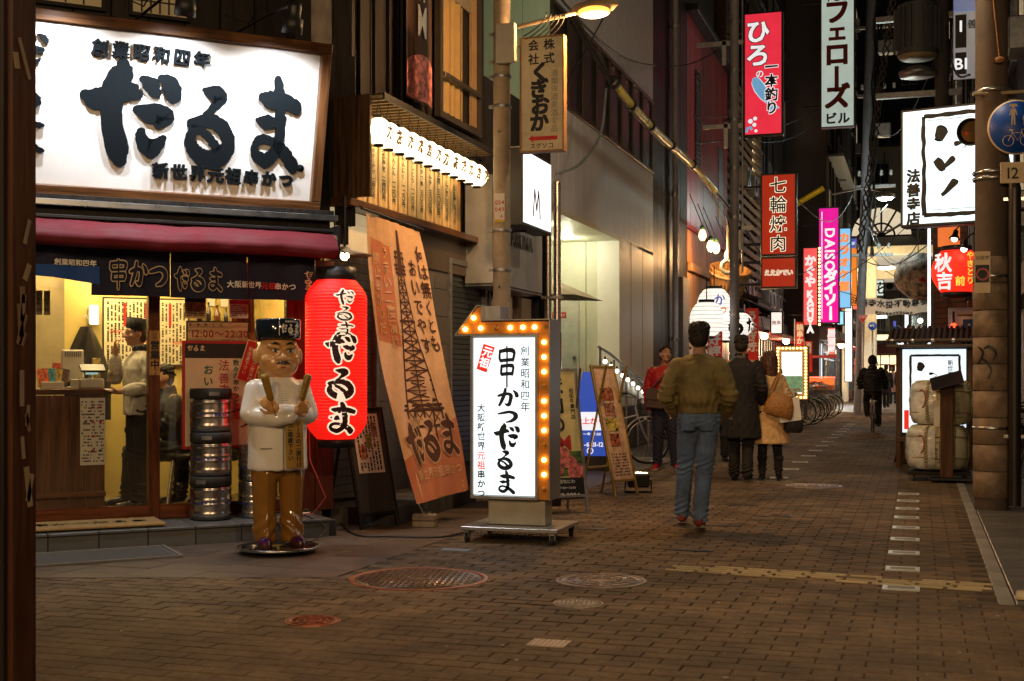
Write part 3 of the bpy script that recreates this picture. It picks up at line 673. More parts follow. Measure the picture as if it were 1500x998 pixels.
# umbrella of the terrace
um = thing('parasol', 'beige folded edge of a parasol in the lit entrance', 'parasol', (-5.75, 19.0, 0))
MB().add([(-.9, -.9, 2.55), (.9, -.9, 2.5), (.9, .9, 2.5), (-.9, .9, 2.55), (0, 0, 2.95)], [(0, 1, 4), (1, 2, 4), (2, 3, 4), (3, 0, 4)]).build('canopy', M('parasol_cloth', (.6, .48, .3), .8), um)
MB().cyl((0, 0, .3), (0, 0, 2.95), .02).build('pole', DKMETAL, um)
# handrail with bulbs
hr = thing('handrail', 'grey stair handrail strung with small white bulbs', 'handrail', (-4.85, 20.4, 0))
m = MB().tube([(0, -.8, 1.75), (0, 0, 1.65), (0, 3.2, 1.08)], .025); m.build('rail', GALV, hr)
for i in range(5): MB().cyl((0, -.7+i*.95, 0), (0, -.7+i*.95, 1.72-.165*i), .02).build('upright', GALV, hr)
for i in range(9):
    y = -.5+i*.42; z = 1.6-.075*i; f = MB().cyl((.03, y, z), (.03, y, z-.05), .015).build('socket', BLACK, hr); MB().ball((.03, y, z-.08), .035, 10, 6).build('bulb', lit('white_bulb', (1, .93, .8), 7), f)

# ---- dark timber building, Y 24.2 .. 28
def side_building(name, label, X, Y0, Y1, H, mat, pitch=.4, z0=0):
    t = thing(name, label, 'building', (X, Y0, 0), R_(90)); L = Y1-Y0
    cladding(t, 'board', mat, 0, L, z0, H, .02, pitch, .03, .01); blk(t, 'backing_wall', M('soot_wall', (.015, .014, .016), .8), 0, L, .04, .6, 0, H); return t
dt = side_building('timber_building', 'tall dark timber building behind the man in red', -4.9, 24.2, 28.0, 13, DKW, .42)
blk(dt, 'stone_pier', M('stone_pier', (.13, .12, .11), .8, bump=.4), 2.6, 3.4, -.12, .0, 0, 3.4, .01)
dp = thing('rain_pipe', 'pale vertical rain pipe on the dark timber building', 'pipe', (-4.8, 26.0, 0)); MB().cyl((0, 0, 0), (0, 0, 13), .06).build('pipe', M('lilac_pipe', (.3, .29, .33), .5), dp)
for z in (2, 5, 8.5): MB().cyl((-.02, 0, z), (.0, 0, z+.08), .08).build('bracket', GALV, dp)
# ---- red timber building, Y 28 .. 34
RB = wood('crimson_board', (.55, .03, .045), .35, axis=2)
rb = thing('red_building', 'two storey building with crimson board wall above a timber shop front', 'building', (-4.9, 28.0, 0), R_(90))
cladding(rb, 'board', RB, 0, 6.2, 4.6, 9.4, .02, .45, .03, .006); blk(rb, 'backing_wall', M('soot_wall', (.015, .014, .016), .8), 0, 6.2, .04, .6, 0, 9.4)
blk(rb, 'eave', DKW, -.1, 6.3, -.25, .5, 9.4, 9.55, .01); blk(rb, 'parapet', wood('brown_slats', (.05, .025, .015), .6, 2), 0, 6.2, .3, .4, 9.55, 14)
vt = part('vent', rb, (1.35, -.01, 7.2)); 
m = MB(); frame_mb(m, -.3, -1.15, .3, 1.15, .05, -.02, .0); m.build('vent_frame', DKMETAL, vt)
cladding(vt, 'louvre', DKMETAL, -.25, .25, -1.1, 1.1, .0, .11, .03, .04, horiz=True, jit=0)
blk(rb, 'window', BLACK, 4.6, 5.3, -.01, .0, 5.2, 7.2); 
ORW = wood('warm_plank', (.4, .2, .08), .5, 2)
cladding(rb, 'plank', ORW, 0, 6.2, 0, 3.6, .0, .4, .04, .01); blk(rb, 'beam', ORW, 0, 6.2, -.1, .0, 3.62, 3.8, .01); cladding(rb, 'lintel_board', wood('orange_plank', (.45, .17, .06), .5, 2), 0, 6.2, 3.82, 4.55, .0, .5, .03, .01)
# ================================================================== NEAR THINGS
R45 = R_(45)
# ---- main sign board on the corner
TILT = math.atan(.32/1.3)
sg = thing('shop_sign', 'big white board with raised black だるま lettering in a wood frame over the shop', 'sign board', AB(1.915, -9.84, 3.315), R45, rotx=TILT)
BOARD = M('board_white', (.86, .87, .88), .5, var=.03, bump=.01); SX0, SX1, SZ = -1.42, 1.415, .67
blk(sg, 'panel', BOARD, SX0+.07, SX1-.07, -.01, .03, -SZ+.07, SZ-.07)
SINK = M('sign_ink', (.005, .008, .011), .85, var=.1, spec=.12)
FR1 = wood('sign_frame_wood', (.12, .052, .02), .35, 0, coat=.3); FR2 = wood('sign_frame_wood_up', (.12, .052, .02), .35, 2, coat=.3)
for z0, z1 in ((-SZ, -SZ+.08), (SZ-.08, SZ)): blk(sg, 'frame_bar', FR1, SX0, SX1, -.07, .05, z0, z1, .006)
for x0, x1 in ((SX0, SX0+.08), (SX1-.08, SX1)): blk(sg, 'frame_bar', FR2, x0, x1, -.068, .048, -SZ+.081, SZ-.081, .006)
blk(sg, 'backing', DKW, SX0+.02, SX1-.02, .052, .16, -SZ+.02, SZ-.02)
def sbr(ch, x, z, w_, h, **k):
    mb = MB(); brush_mb(mb, ch, x, z, w_, h, y=-.036, dep=.024, jag=.02, **k); return mb.build('raised_letter', SINK, sg)
sbr('だ', -.46, -.36, .76, .72, grow=.012); sbr('る', .29, -.33, .47, .60, grow=.008); sbr('ま', .79, -.33, .46, .68, grow=.006)
mb = MB(); text_mb(mb, '創業昭和四年', .03, .44, .125, y=-.03, off=.032, ext=.12, rough=.05, pitch=1.2, wob=.15); mb.build('raised_lettering', SINK, sg)
mb = MB(); text_mb(mb, '新世界元祖串かつ', .63, -.43, .125, y=-.03, off=.032, ext=.12, rough=.04, pitch=1.14, wob=.12); mb.build('raised_lettering', SINK, sg)
mb = MB(); mb.lathe([(1e-4, 0), (.028, 0), (.028, .02)], (1.235, -.035, -.33), (0, 1, 0), 16); mb.build('raised_letter', SINK, sg)
mb = MB()
for i, ch in enumerate('だるま'): brush_mb(mb, ch, -1.1, .25-i*.3, .42, .27, y=-.05, dep=.035, jag=.03, thin=.75)
mb.build('raised_emblem', SINK, sg)
# spot lamps over the board
for i, (a, z, l) in enumerate(((1.26, 4.02, 'black spot lamp over the board, leftmost at the top edge of the photo'), (2.07, 3.98, 'black spot lamp over the board above the る letter'), (2.87, 3.95, 'black spot lamp over the board, rightmost, above the ま letter'))):
    t = thing('spot_lamp', l, 'spot lamp', AB(a, -9.2, z), R45, group='spot lamps over the main sign')
    mb = MB().lathe([(1e-4, .17), (.045, .165), (.055, .12), (.055, .05), (.075, .04), (.078, -.07), (.07, -.07), (.06, .0)], n=20, axis=(0, -.35, 1)); mb.build('housing', BLACK, t)
    MB().lathe([(1e-4, -.035), (.066, -.035)], (0, .012, 0), n=16, axis=(0, -.35, 1)).build('lens', lit('spot_lens', (1, .97, .9), 30), t)
    MB().tube([(0, -.04, .15), (-.05, .6, .2), (-.1, 1.6, .25)], .012, 6).build('arm', BLACK, t)
    MB().tube([(.02, -.03, .1), (-.12, .1, .3), (-.2, .5, .1), (-.22, 1.2, .35)], .006, 5).build('cable', CABLE, t)
    lamp('SPOT', 'spot_light', (0, .03, -.1), 92, (.96, .98, 1), t, .04, target=(0, .62, -1.15), spot=135, blend=.9)

# ---- awning and noren
CR = M('crimson_cloth', (.13, .003, .012), .75, var=.12, bump=.05)
aw = thing('awning', 'rolled crimson cloth awning across the shop front under the board', 'awning', AB(0, 0), R45)
def awf(u, v):
    x = -.6+u*4.0; s = .016*math.sin(u*17)+.012*math.sin(u*41+1+v*2)+.006*math.sin(u*97+v*5); P_ = [(9.92, 2.47), (9.82, 2.46), (9.74, 2.40), (9.70, 2.33), (9.72, 2.275), (9.80, 2.262)]
    f = v*5; i = min(4, int(f)); t = f-i; return Vector((x, P_[i][0]*(1-t)+P_[i+1][0]*t+s, P_[i][1]*(1-t)+P_[i+1][1]*t+s*.4))
MB().grid(awf, 60, 15).build('cloth', CR, aw)
blk(aw, 'roller_tube', DKMETAL, -.6, 3.42, 9.83, 9.9, 2.475, 2.5, .004); blk(aw, 'end_bracket', DKMETAL, 3.405, 3.43, 9.72, 10.0, 2.25, 2.52, .004)
NAVY = M('navy_cloth', (.012, .015, .045), .85, var=.15, scale=30, bump=.05); BLUE = M('blue_cloth', (.015, .08, .35), .8, var=.1)
nr = thing('noren_curtain', 'navy split curtain with 串かつ だるま lettering hanging over the shop entrance', 'door curtain', AB(0, 0), R45)
MB().cyl((-.6, 10.02, 2.27), (3.36, 10.02, 2.27), .012).build('pole', DKW, nr)
def wavy(x, z): return 10.0+.018*math.sin(x*9)+.01*math.sin(x*23+z*3)
def npan(x0, x1, z0f, name='curtain_panel', mat=NAVY, zt=2.28, dy=0):
    def f(u, v):
        x = x0+(x1-x0)*u; zb = z0f(u); z = zb+(zt-zb)*v; return Vector((x, wavy(x, z)+dy-.03*(1-v)*u*(x0 > 2.1), z))
    return MB().grid(f, 30, 10).build(name, mat, nr)
npan(1.54, 2.128, lambda u: 1.92+.003*u); npan(2.131, 2.735, lambda u: 1.918-.004*u); npan(2.745, 3.30, lambda u: 1.922)
npan(.3, 1.545, lambda u: 2.09-.01*math.sin(u*3)); npan(.3, 1.6, lambda u: 2.03+.035*math.sin(u*math.pi)-.03*u**3, 'blue_hem', BLUE, 2.14, -.012)
def ncur(p): return Vector((p.x, wavy(p.x, p.z)+p.y-.035, p.z))
def nbrush(word, x, z, w_, h, gap=.02):
    for nm, mt, gr, yy in (('letter_outline', GOLDC, .042, 0), ('letter_fill', NAVY, -.0, -.006)):
        for i, ch in enumerate(word): mb = MB(); brush_mb(mb, ch, x+i*w_*(1+gap), z, w_, h, y=yy, grow=gr, tf=ncur, jag=.01); mb.build(nm, mt, nr)
nbrush('串かつ', 1.66, 1.985, .145, .20); nbrush('だるま', 2.16, 1.985, .125, .17)
def nt(body, x, z, s, mt, **k):
    mb = MB(); text_mb(mb, body, x, z, s, y=0, tf=ncur, off=.03, rough=.03, **k); mb.build('lettering', mt, nr)
nt('大阪新世界', 2.71, 2.035, .056, WHITEINK); nt('元祖', 2.91, 2.032, .058, REDINK); nt('串かつ', 3.05, 2.03, .058, WHITEINK)
mb = MB()
for i, ch in enumerate('だるま'): brush_mb(mb, ch, 3.2, 2.11-i*.052, .08, .05, y=0, tf=ncur, thin=.7)
mb.build('emblem', GOLDC, nr); nt('創業昭和四年', 1.42, 2.16, .05, WHITEINK)

# ---- poster, hours board, notices on the glass
def flatsign(name, label, cat, loc, rotz, w_, h, mat, th=.012, rotx=0, fr=None, ft=.012):
    t = thing(name, label, cat, loc, rotz, rotx=rotx); blk(t, 'panel', mat, -w_/2, w_/2, 0, th, -h/2, h/2)
    if fr: m = MB(); frame_mb(m, -w_/2-ft, -h/2-ft, w_/2+ft, h/2+ft, ft, -.006, th+.004); m.build('frame', fr, t)
    return t
PAPER = M('cream_paper', (.72, .6, .42), .8, var=.06); WPAPER = M('white_paper', (.75, .72, .62), .8, var=.05); YPAPER = M('menu_paper', (.7, .62, .38), .8, var=.06)
hb = flatsign('opening_hours_board', 'wooden board reading 12:00 to 22:30 on the shop glass', 'sign board', AB(2.60, -10.38, 1.665), R45, .5, .165, wood('hours_wood', (.55, .38, .2), .6, 0), fr=BLACK, ft=.008)
text(hb, 'lettering', M('oxblood_ink', (.25, .02, .02), .7), '12:00〜22:30', .02, -.012, .082, off=.02); text(hb, 'lettering', INK, '水・木・金・土・日', -.1, .058, .03, rough=.03); text(hb, 'lettering', INK, 'ラストオーダー 22:00', .12, -.066, .017)
ps = flatsign('poster_stand', 'tall black and red framed poster with tilted red card behind the kegs', 'poster', AB(2.615, -10.36, 1.15), R45, .58, .84, PAPER, fr=REDP, ft=.022)
blk(ps, 'top_band', BLACK, -.29, .29, -.003, -.0008, .3, .42); 
mb = MB(); brush_mb(mb, 'だ', -.27, .36, .045, .045, y=-.005); brush_mb(mb, 'る', -.22, .36, .045, .045, y=-.005); brush_mb(mb, 'ま', -.17, .36, .045, .045, y=-.005); mb.build('emblem', GOLDC, ps)
text(ps, 'lettering', M('green_ink', (.02, .12, .08), .7), 'おいでや', -.1, .25, .09, vert=True, off=.02, rough=.04, wob=.2); text(ps, 'lettering', M('rose_ink', (.45, .06, .06), .7), '法善寺店', .03, .29, .1, vert=True, rough=.05, off=.01, wob=.2); text(ps, 'lettering', INK, '数々の串かつと', .13, .29, .052, vert=True, rough=.04)
mb = MB(); brush_mb(mb, 'つ', .08, -.3, .2, .25, y=-.004, thin=.35); mb.build('brush_mark', INK, ps); blk(ps, 'red_note', M('note_red', (.6, .12, .1), .7), .12, .27, -.004, -.001, -.2, -.08)
rc = thing('red_card', 'red tilted card with gold characters on the corner of the poster', 'card', AB(2.86, -10.33, 1.42), R45); rc.rotation_euler = (0, R_(17), R45)
blk(rc, 'panel', REDP, -.07, .07, 0, .01, -.17, .17); mb = MB(); frame_mb(mb, -.075, -.175, .075, .175, .006, -.004, .012); mb.build('border', GOLDC, rc)
text(rc, 'lettering', GOLDC, 'ソースの二度漬け', .03, .16, .038, vert=True, rough=.04); text(rc, 'lettering', GOLDC, '御遠慮下さい', -.03, .12, .038, vert=True, rough=.04)
es = flatsign('open_sign', 'narrow wooden sign reading 営業中 on the door post', 'sign', AB(2.09, -10.385, 1.49), R45, .085, .36, wood('plate_wood', (.5, .28, .1), .5, 2)); text(es, 'lettering', INK, '営業中', 0, .1, .075, vert=True, off=.04); text(es, 'lettering', INK, '只今', 0, .165, .028, vert=True); text(es, 'lettering', INK, 'です', 0, -.13, .028, vert=True)
def notice(a, b, z, w_, h, label, mat=WPAPER, head=None, rows=6, vert=False):
    t = flatsign('paper_notice', label, 'notice', AB(a, b, z), R45, w_, h, mat, th=.004)
    if head: blk(t, 'heading', head, -w_/2, w_/2, -.003, -.0008, h/2-h*.22, h/2)
    mb = small_print(MB(), -w_/2+.015, -h/2+.015, w_/2-.015, h/2-(h*.26 if head else .015), -.002, rows, vert); mb.build('small_print', INK, t, kind='stuff'); return t
notice(2.42, -10.40, 1.86, .17, .17, 'small grid patterned notice high on the glass left of the orange curtain', M('grid_paper', (.5, .36, .16), .8), BLACK); notice(2.78, -10.40, 1.86, .16, .15, 'white notice with red characters high on the glass above the hours board', WPAPER, REDP)
mt = flatsign('menu_board', 'large yellow handwritten menu covering the back wall behind the cook', 'menu board', AB(2.39, -12.26, 1.72), R45, .78, .62, YPAPER, fr=BLACK, ft=.012)
mb = MB()
for j in range(3): small_print(mb, -.37, -.3+j*.2, .37, -.12+j*.2, -.002, 22, True, .8)
mb.build('small_print', INK, mt, kind='stuff')
for x in (-.2, .0, .22): blk(mt, 'red_tab', REDP, x-.012, x+.012, -.004, -.001, .05, .27)
for x, z, s in ((-.28, .0, '240円'), (.3, -.1, '300円'), (-.05, -.1, '200円')): text(mt, 'lettering', REDINK, s, x, z, .045)
cm = flatsign('menu_sheet', 'menu sheet with coloured dots on the end of the counter', 'menu sheet', AB(1.70, -10.975, .84), R45, .2, .56, WPAPER, th=.004)
mb = small_print(MB(), -.09, -.26, .09, .26, -.002, 20, False, .6); mb.build('small_print', INK, cm, kind='stuff')
for i in range(12): MB().lathe([(1e-4, 0), (.016, 0)], (-.06+(i % 3)*.06, -.004, .2-(i//3)*.12), (0, -1, 0), 10, squash=.6).build('food_picture', random.choice([REDP, INKB, M('lime', (.4, .5, .05), .7), M('brown_dot', (.25, .1, .04), .7)]), cm)
for a, h in ((1.27, 2.0), (1.33, 2.0)):
    t = flatsign('hanging_price_strip', 'yellow price strip hanging inside the shop, '+('left' if a < 1.3 else 'right')+' of the pair at the far left', 'price strip', AB(a, -10.9, 1.9), R45, .05, .2, YPAPER, th=.003); text(t, 'lettering', INK, '大どて焼', 0, .09, .04, vert=True)

# ---- inside: monitor, register, coat, curtain
mo = thing('till_monitor', 'cream till monitor seen from behind on the counter', 'monitor', AB(1.57, -11.2, 1.195), R45); WHT = M('ivory_plastic', (.6, .55, .42), .45)
blk(mo, 'screen_back', WHT, -.09, .09, -.02, .02, .06, .33, .01); blk(mo, 'foot', WHT, -.07, .07, -.06, .06, 0, .02, .005); MB().cyl((0, 0, .02), (0, 0, .1), .02).build('stem', WHT, mo)
m = MB(); [m.box((-.06+i*.015, -.0215, .29), (.006, .002, .04)) for i in range(9)]; m.build('vents', DKMETAL, mo)
rg = thing('cash_register', 'small cash register with tilted display beside the monitor', 'cash register', AB(1.70, -11.08, 1.195), R45)
blk(rg, 'base', WHT, -.1, .1, -.08, .08, 0, .09, .015); MB().cyl((0, 0, .08), (0, 0, .16), .02).build('stem', WHT, rg); o = MB().bbox((0, 0, .19), (.2, .13, .02), .005).build('tray', DKMETAL, rg, rot=(R_(25), 0, 0)); blk(rg, 'display', lit('register_display', (.4, .8, .75), .5), -.06, .04, -.125, -.12, .12, .15)
pb = thing('leaflet_box', 'white holder of colourful leaflets at the left end of the counter', 'leaflet box', AB(1.42, -11.05, 1.195), R45)
blk(pb, 'holder', WHT, -.12, .06, -.03, .05, 0, .06, .004)
for i, c in enumerate(((.6, .12, .03), (.05, .25, .3), (.6, .4, .08), (.1, .05, .04))): MB().bbox((0, 0, .09), (.085, .004, .15), .001).build('leaflet', M('leaflet%d' % i, c, .5, var=.8, scale=40), pb, loc=(-.09+i*.045, .015*i-.01, .01), rot=(R_(-12), R_(6*(i-1)), 0))
crng = random.Random(9)
for i, (a, b, w2, h2, c, l) in enumerate(((1.47, -11.32, .09, .22, (.5, .08, .03), 'red carton standing behind the leaflet box on the counter'), (1.66, -11.38, .07, .16, (.1, .25, .1), 'green carton behind the cash register on the counter'), (1.78, -11.3, .06, .26, (.55, .4, .1), 'tall yellow carton at the right end of the counter'))):
    o = blk(None, 'carton', M('carton%d' % i, c, .5, var=.7, scale=30), -w2/2, w2/2, -.03, .03, 0, h2, .003, label=l, cat='carton'); o.location = AB(a, b, 1.196); o.rotation_euler = (0, 0, R45)
for i in range(5):
    t = flatsign('wall_strip', 'narrow menu strip on the yellow back wall right of the large menu, %s from the left' % ['first', 'second', 'third', 'fourth', 'fifth'][i], 'menu strip', AB(2.88+i*.13, -12.28, 2.15), R45, .075, .34, WPAPER, th=.003); text(t, 'lettering', INK if i % 2 else REDINK, ['生ビール', '串かつ', 'どて焼き', '日本酒', 'ハイボール'][i], 0, .155, .06, vert=True)
t = thing('paper_fan_lamp', 'round paper lamp glowing over the counter inside the shop', 'lamp', AB(1.75, -11.6, 2.2), R45); MB().ball((0, 0, 0), (.09, .09, .07), 16, 10).build('shade', lit('inner_lantern', (1, .8, .45), 3), t); MB().cyl((0, 0, .06), (0, 0, .3), .004).build('cord', CABLE, t)
bx = blk(None, 'paper_box', WHT, -.03, .03, -.03, .03, 0, .08, .004, label='small cream cardboard box on the counter before the register', cat='box'); bx.location = AB(1.56, -11.0, 1.195); bx.rotation_euler = (0, 0, R45)
ck = thing('hanging_coat', 'black coat hanging on the back wall of the shop', 'coat', AB(1.80, -12.0, 1.25), R45)
def ctf(u, v):
    w_ = (.05+.17*math.sin(min(1, (1-v)*1.5)*math.pi/2)); x = (u-.5)*2*w_; return Vector((x, -.1*math.cos((u-.5)*math.pi)+.02*math.sin(u*25)*(1-v), -.35+v*.85))
MB().grid(ctf, 30, 14).build('cloth', M('black_nylon', (.015, .014, .014), .4, bump=.3, scale=5), ck); MB().tube([(0, 0, .48), (.02, 0, .56), (0, -.0, .6), (-.03, 0, .58)], .006).build('hook', STEEL, ck)
oc = thing('orange_curtain', 'orange curtain strip hanging inside the glass right of the notices', 'curtain', AB(2.95, -10.9, 1.95), R45)
MB().grid(lambda u, v: Vector((-.1+u*.2, .012*math.sin(u*28), -.35+v*.7)), 30, 2).build('cloth', M('orange_cloth', (.6, .2, .03), .8), oc)
stl = thing('stool', 'round stool with steel legs inside the shop', 'stool', AB(2.52, -11.35, .146), R45)
MB().lathe([(1e-4, .47), (.15, .47), (.165, .45), (.165, .42), (1e-4, .42)], n=20).build('seat', BLACK, stl)
for i in range(4): a = i*math.pi/2+.5; MB().cyl((.1*math.cos(a), .1*math.sin(a), .42), (.17*math.cos(a), .17*math.sin(a), 0), .012).build('leg', STEEL, stl)

# ---- kegs
def keg(loc, r, h, label, black=True):
    t = thing('beer_keg', label, 'keg', loc, R_(random.uniform(0, 90)), group='beer kegs stacked by the shop glass'); KM = M('keg_steel', (.5, .48, .45), .27, 1.0, var=.2, scale=3)
    e = .26 if black else .1; pr = [(r*.6, h*.1)]
    z0, z1 = h*(.08 if black else .02), h*(.76 if black else .98); n = 28
    for i in range(n+1):
        q = i/n; rr = r*(.985+.0*q); 
        for cc in (.12, .42, .58, .9): rr += r*.045*math.exp(-((q-cc)/.022)**2)
        if black: rr -= r*.05*(max(0, q-.93)*14)**2*.3+r*.05*(max(0, .07-q)*14)**2*.3
        pr.append((rr, z0+(z1-z0)*q))
    pr.append((r*.6, z1)); MB().lathe(pr, n=32).build('barrel', KM, t)
    if black:
        m = MB().lathe([(r*.97, h*.77), (r*1.0, h*.775), (r*1.01, h*.97), (r*.97, h*1.0), (r*.9, h*1.0), (r*.88, h*.8), (1e-4, h*.78)], n=32); m.build('top_collar', RUBBER, t); MB().lathe([(r*.9, 0), (r*.97, .003), (r*.98, h*.08), (r*.9, h*.09)], n=32).build('bottom_ring', RUBBER, t)
        for a in (0, 120, 240):
            m = MB(); m.grid(lambda u, v: Vector((math.sin(R_(a)+(u-.5)*.5)*r*1.013, -math.cos(R_(a)+(u-.5)*.5)*r*1.013, h*(.84+.09*v))), 6, 1); m.build('hand_hole', M('hole_inside', (.2, .19, .17), .4, .6), t)
    m = MB(); wr = lambda p: Vector((math.sin(p.x/r)*(r*1.0+.002), -math.cos(p.x/r)*(r*1.0+.002), p.z))
    for k in range(3): text_mb(m, '生ビール専用 20L', k*r*2.05, h*.4, .028, y=0, tf=wr)
    m.build('lettering', M('blue_ink', (.02, .03, .3), .6), t); return t
pk = AB(2.50, -10.19, .147); hk = .352
for i, l in enumerate(('steel keg with black rubber collar, bottom of the tall stack', 'steel keg with black rubber collar, middle of the tall stack', 'steel keg with black rubber collar, top of the tall stack before the poster')): keg(pk+Vector((random.uniform(-.008, .008), 0, i*hk)), .165, hk, l)
pk2 = AB(2.86, -10.2, .147)
for i, l in enumerate(('narrow steel keg at the bottom of the short stack behind the statue', 'narrow steel keg on top of the short stack behind the statue')): keg(pk2+Vector((0, 0, i*.3)), .135, .3, l, False)

# ---- mats
COIR = M('coir', (.42, .26, .09), .95, var=.3, scale=60, bump=.6); dm = thing('door_mat', 'yellow coir door mat with dark brush characters on the step', 'mat', AB(1.2, -10.12, .158), R_(44))
MB().bbox((0, 0, .008), (1.75, .5, .018), .006).build('pile', COIR, dm)
m = MB(); text_mb(m, '串かつだるま', .35, 0, .14, y=0, off=.03, rough=.06, tf=lambda p: Vector((p.x, p.z, .0185))); m.build('lettering', M('mat_ink', (.03, .03, .03), .95), dm)
m = MB(); brush_mb(m, 'ま', -.45, -.16, .32, .3, tf=lambda p: Vector((p.x, p.z, .0188+p.y*.02)), thin=.8); m.build('emblem', M('mat_ink', (.03, .03, .03), .95), dm)
gm = thing('floor_mat', 'grey ribbed rubber mat with raised edge lying before the step', 'mat', AB(1.2, -9.44, .004), R_(46)); MB().bbox((0, 0, .004), (1.66, .6, .008), .003).build('base', M('grey_mat', (.09, .085, .075), .9, bump=.3, scale=60), gm)
m = MB(); 
for i in range(60): m.box((-.78+i*.0264, 0, .0095), (.012, .52, .003))
m.build('ribs', M('grey_mat', (.09, .085, .075), .9), gm, kind='stuff'); m = MB(); frame_mb(m, -.84, -.31, .84, .31, .022, 0, .014); m.v = [(x, z, .016-y) for x, y, z in m.v]; m.build('edge_strip', M('mat_edge', (.2, .19, .17), .7), gm)

# ---- big red lantern
LR, LH = .252, 1.30
def lprof(z):                                      # z from 0 (bottom) to LH
    e = min(z, LH-z); q = min(1, e/.16); return LR*(.62+.38*math.sin(q*math.pi/2))+.0024*math.cos(z*2*math.pi/.026)
rl = thing('red_paper_lantern', 'huge glowing red paper lantern with black だるま characters hanging at the shop corner', 'lantern', (-4.54, 9.41, .79), R_(44))
REDL = M('red_lantern_paper', (.5, .01, .008), .6, emit=(1, .012, .006), es=.9, var=.1, scale=3)
MB().lathe([(lprof(i*LH/260), i*LH/260) for i in range(261)], n=40).build('shade', REDL, rl)
MB().lathe([(.155, LH-.01), (.165, LH), (.165, LH+.1), (.13, LH+.1), (.1, LH+.0)], n=28).build('top_ring', BLACK, rl); MB().lathe([(.1, .01), (.155, .01), (.15, -.07), (.12, -.07), (.1, 0)], n=28).build('bottom_ring', BLACK, rl)
MB().tube([(.12*math.cos(t), 0, LH+.1+.16*math.sin(t)) for t in [i*math.pi/8 for i in range(9)]], .006).build('wire_handle', BLACK, rl); MB().tube([(0, 0, LH+.26), (0, .05, LH+.5)], .008).build('hook', BLACK, rl)
def lw(grow_):
    return lambda p: Vector(((lprof(p.z)+.004+grow_)*math.sin(p.x/LR), -(lprof(p.z)+.004+grow_)*math.cos(p.x/LR), p.z))
LGLOW = lit('lantern_cream', (1, .75, .5), .9); LBLK = M('lantern_ink', (.02, .004, .002), .7, emit=(.5, .02, .0), es=.02)
for nm, mt, gr, off in (('letter_outline', LGLOW, .055, 0), ('letter_fill', LBLK, 0, .003)):
    for i, (ch, hh) in enumerate((('だ', .25), ('る', .26), ('ま', .26))):
        m = MB(); brush_mb(m, ch, -.16, .63-i*.285, .27, hh*.92, grow=gr, tf=lambda p, o=off: lw(o-p.y*.5)(p), jag=.01); m.build(nm, mt, rl)
for nm, mt, gr, off in (('emblem_outline', LGLOW, .09, 0), ('emblem', LBLK, 0, .003)):
    m = MB()
    for i, ch in enumerate('だるま'): brush_mb(m, ch, -.085, 1.09-i*.13, .17, .12, grow=gr, thin=.6, tf=lambda p, o=off: lw(o-p.y*.5)(p), jag=.02)
    m.build(nm, mt, rl)
dl = thing('enamel_lamp_shade', 'flat round lamp shade above the red lantern', 'lamp', (-4.72, 9.95, 2.36)); MB().lathe([(.03, .06), (.06, .03), (.2, .0), (.24, -.012), (.235, -.016), (.05, .01)], n=28).build('shade', M('enamel', (.35, .3, .22), .4), dl); MB().cyl((0, 0, .05), (0, 0, .5), .012).build('stem', BLACK, dl); MB().ball((0, 0, -.02), .04).build('bulb', lit('warm_bulb', (1, .7, .35), 14), dl)

# ---- canopy with a row of round lanterns
cn = thing('lantern_canopy', 'slatted canopy carrying the row of round white lanterns', 'canopy', (-4.9, 10.4, 3.8), R_(90))
blk(cn, 'roof_sheet', M('canopy_sheet', (.12, .09, .05), .35, .6), 0, 3.1, -.34, .0, .02, .035); blk(cn, 'front_edge', DKMETAL, 0, 3.1, -.36, -.342, -.02, .04)
for i in range(25): blk(cn, 'slat', M('bronze_slat', (.25, .18, .09), .4, .5), .04+i*.125, .07+i*.125, -.335, -.01, -.02, .0) if i == 0 else inst(cn.children[2].data, 'slat', cn, (i*.125, 0, 0))
LAN = lit('white_paper_lantern', (1, .78, .46), 3.6, (.8, .7, .5)); LT = M('lantern_text', (.05, .025, .012), .8, emit=(.35, .16, .05), es=.5)
def round_lantern():
    t = thing('round_lantern', '', 'lantern', (0, 0, 0), R_(66), group='round white lanterns in a row under the canopy')
    pr = [(.04+.088*math.sin(math.pi*i/20)**.8 if 0 < i < 20 else .04, -.12+.24*i/20) for i in range(21)]
    MB().lathe(pr, n=24).build('shade', LAN, t); MB().lathe([(1e-4, -.135), (.045, -.135), (.047, -.115), (.03, -.11)], n=16).build('bottom_cap', DKMETAL, t); MB().lathe([(.03, .11), (.045, .115), (.045, .13), (1e-4, .13)], n=16).build('top_cap', DKMETAL, t)
    MB().tube([(.03*math.cos(a), 0, .13+.1*math.sin(a)) for a in [k*math.pi/6 for k in range(7)]]+[(0, 0, .29)], .003, 5).build('wire', DKMETAL, t)
    return t
p0 = round_lantern(); lk = lambda p: Vector((math.sin(p.x/.128)*.131*max(.1, math.cos(p.z/.15)), -math.cos(p.x/.128)*.131*max(.1, math.cos(p.z/.15)), p.z))
places = ['first, nearest the sign board', 'second from the left', 'third from the left', 'fourth from the left', 'fifth from the left', 'sixth from the left', 'sixth from the street lamp pole', 'fifth from the street lamp pole', 'fourth from the street lamp pole', 'third from the street lamp pole', 'second from the street lamp pole', 'last, nearest the street lamp pole']
for i in range(12):
    o = p0 if i == 0 else copy_tree(p0); o.location = (-4.62+random.uniform(-.01, .01), 10.44+i*.242, 3.5); o['label'] = 'glowing round white lantern in the canopy row, '+places[i]
    m = MB(); text_mb(m, 'だおてるまてかおてつまて'[i], .05, -.015, .135, y=-.004, off=.028, tf=lk, rough=.06, wob=.4); m.build('lettering', LT, o)
for i in range(3): MB().cyl((-.0, .5+i*1.0, -.2), (-.3, .5+i*1.0, -.2), .004).build('stay_rod', DKMETAL, cn, rot=(0, 0, R_(-90)))
